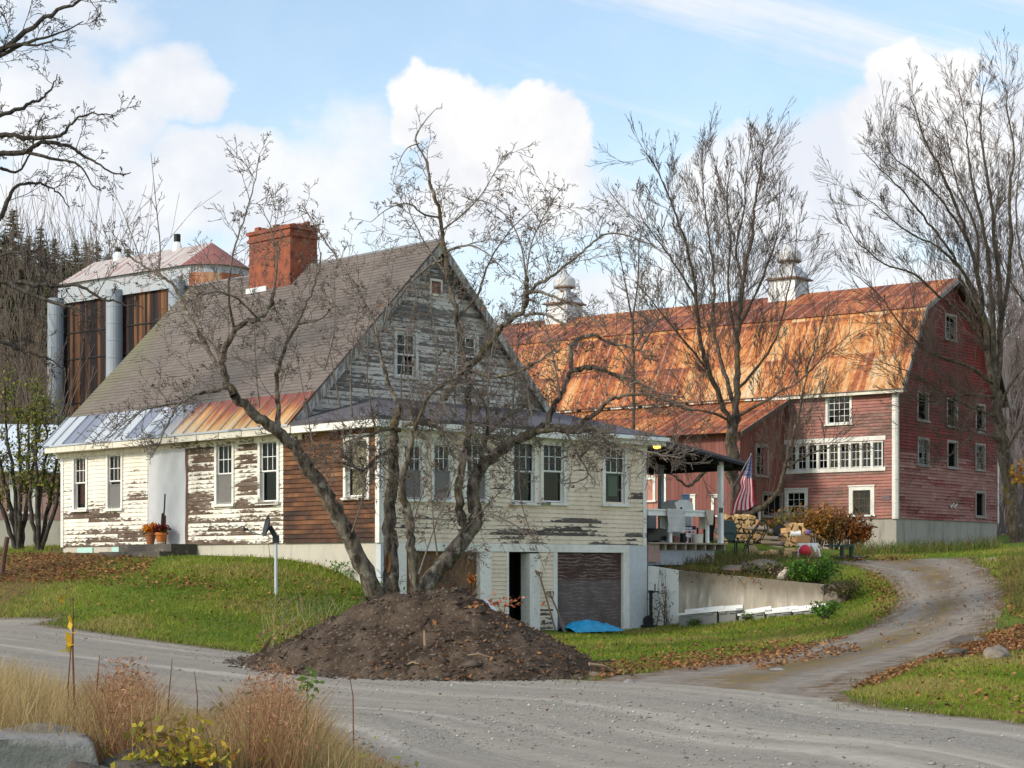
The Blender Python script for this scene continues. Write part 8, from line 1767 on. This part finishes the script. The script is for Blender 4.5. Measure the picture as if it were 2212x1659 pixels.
def place_con(k, px, ptop, Y, wide=1.0, lab='dark conifer in the row on the left hillside', grp='conifers on the left hillside', used=[]):
    hh = (17, 14, 15)[k % 3]; top = W(px, ptop, Y); hg = 1.5
    u, v = (top.x+62)/75, (Y-160)/75; r = min(1, math.hypot(u, v)); hg = 1.5+24*(math.cos(math.pi*r)*.5+.5)**.8 if top.x < 30 else 3
    if Y < 90: hg = 2.8
    sc = max(.35, (top.z-hg)/hh)
    if k % 3 not in used: used.append(k % 3); o = prs[k % 3]; o.location = (top.x, Y, hg); o.scale = (sc*1.35*wide, sc*1.35*wide, sc); tag(o, lab, 'conifer', grp)
    else: o = clone(prs[k % 3], (top.x, Y, hg), k*1.3, sc, lab, grp); o.scale = (sc*1.35*wide, sc*1.35*wide, sc)
    return o
for i, (px_, pt, Y_) in enumerate(((-70,470,118),(-25,455,112),(28,448,115),(62,505,120),(88,488,122),(118,512,126),(140,540,124),(163,516,130),(187,520,132),(210,518,134),(234,545,132),(254,530,136),(276,534,138),(300,548,140),(330,560,142),(360,556,142),(-10,560,100),(45,575,102),(80,590,104),(108,600,106),(400,570,150),(430,575,150),(150,575,112),(190,580,116),(230,575,118),(10,500,108),(52,520,110),(100,545,114),(136,560,118),(172,565,120),(-45,520,104),(262,570,128),(300,585,130),(200,600,110),(20,630,96),(62,660,98))): place_con(i, px_, pt, Y_)
for i, (px_, pt, Y_) in enumerate(((2185,760,112),(2222,700,118),(2255,720,116),(2168,850,105),(2204,880,102),(2290,690,120),(2150,900,104))): place_con(i+1, px_, pt, Y_, 1.15, 'dark conifer behind the right barn corner and the mossy maple', 'conifers beyond the barn at right')
b0 = W(100, 900, 92); o = place_con(0, 100, 610, 94, .55, 'slim dark green conifer beside the left metal column', 'conifer by the crib')
# golden larch-like tree and grey-brown brush
p_ = Vector((W(66, 680, 96).x, 96, 3.0)); shrub('golden_tree', 'small golden leaved tree on the slope left of the crib', p_, 1.6, 1.4, W(66, 675, 96).z-3.0, 30, 2600, .32, [(.46, .24, .04), (.36, .16, .04), (.28, .15, .07)], 77)
def brush(name, lab, boxes, m, seed):
    T = Tree(seed); Q = dict(n=[4, 3], ang=24, up=[.6, .5, .4], wand=.10, ratio=.55, rmin=.012)
    for (px0, px1, Y0_, Y1_, zb, pt0, pt1, n, r0) in boxes:
        for i in range(n):
            px_ = T.r.uniform(px0, px1); Y_ = T.r.uniform(Y0_, Y1_); b_ = W(px_, 1200, Y_); b_.z = zb; zt_ = W(px_, T.r.uniform(pt0, pt1), Y_).z
            if zt_-zb < 1: continue
            T.twig(b_, Vector((T.r.uniform(-.15, .15), 0, 1)), zt_-zb, r0, 0, Q)
    T.limbs = []; L = []
    for sd, q in T.tw.items():
        by = {}
        for pts, rr in q: by.setdefault(len(pts), []).append((pts, rr))
        for K, e in by.items(): L.append(([p for p, _ in e], [r_ for _, r_ in e], sd))
    o = bundle_mesh(name, L, m, None); return tag(o, lab, 'brush', kind='stuff')
M_brush = mat('brush_bark', color=(.17, .13, .10)); M_brushR = mat('grey_brush', color=(.20, .165, .16))
brush('brushwood', 'grey brown leafless brush on the slope at far left', [(-60, 140, 82, 98, 2.8, 640, 900, 230, .05), (-60, 120, 74, 80, 2.8, 820, 960, 90, .03), (-90, 250, 100, 112, 5, 480, 700, 240, .06)], M_brush, 3)
brush('far_woods', 'bare grey woods behind the barn at the right edge', [(2140, 2330, 98, 110, 3.0, 560, 900, 230, .06), (2150, 2320, 86, 94, 3.2, 900, 1060, 140, .035), (2160, 2330, 160, 175, 12, 560, 760, 200, .08)], M_brushR, 4)

# ragged grass creeping over the road and drive edges
vp = []
for ed_, lo_, hi_ in ((RA, 8, 150), (RA, 8, 150), (DA, 4, 999), (DB, 4, 999)):
    for a, c in zip(ed_[:-1], ed_[1:]):
        L = np.linalg.norm(c-a); mid = (a+c)/2
        if mid[1] < 12 or mid[1] > 60 or mid[0] < -20: continue
        d = (c-a)/max(L, 1e-6)
        for _ in range(int(L*42)):
            t = NR.random(); o_ = NR.normal(0, .17); q = a+(c-a)*t+np.array([-d[1], d[0]])*o_; vp.append((q[0], q[1]))
vp = np.array(vp); mouth = (vp[:, 0] > 1.2) & (vp[:, 0] < 4.3) & (vp[:, 1] < 27.5) & (vp[:, 1] > 22); vp = vp[~mouth]
vz = gz(vp[:, 0], vp[:, 1]); gcol = np.array([(.12, .17, .03), (.22, .20, .07), (.30, .24, .11), (.18, .12, .06)])[NR.integers(0, 4, len(vp))]*NR.uniform(.7, 1.2, (len(vp), 1))
vg = blades('verge_grass', np.column_stack([vp, vz]), NR.uniform(.03, .13, len(vp)), .006+.0004*vp[:, 1], gcol, seed=55, lean=.6); tag(vg, 'thin ragged grass along the edges of the gravel road and drive', 'grass', kind='stuff')
bpy.context.view_layer.update()
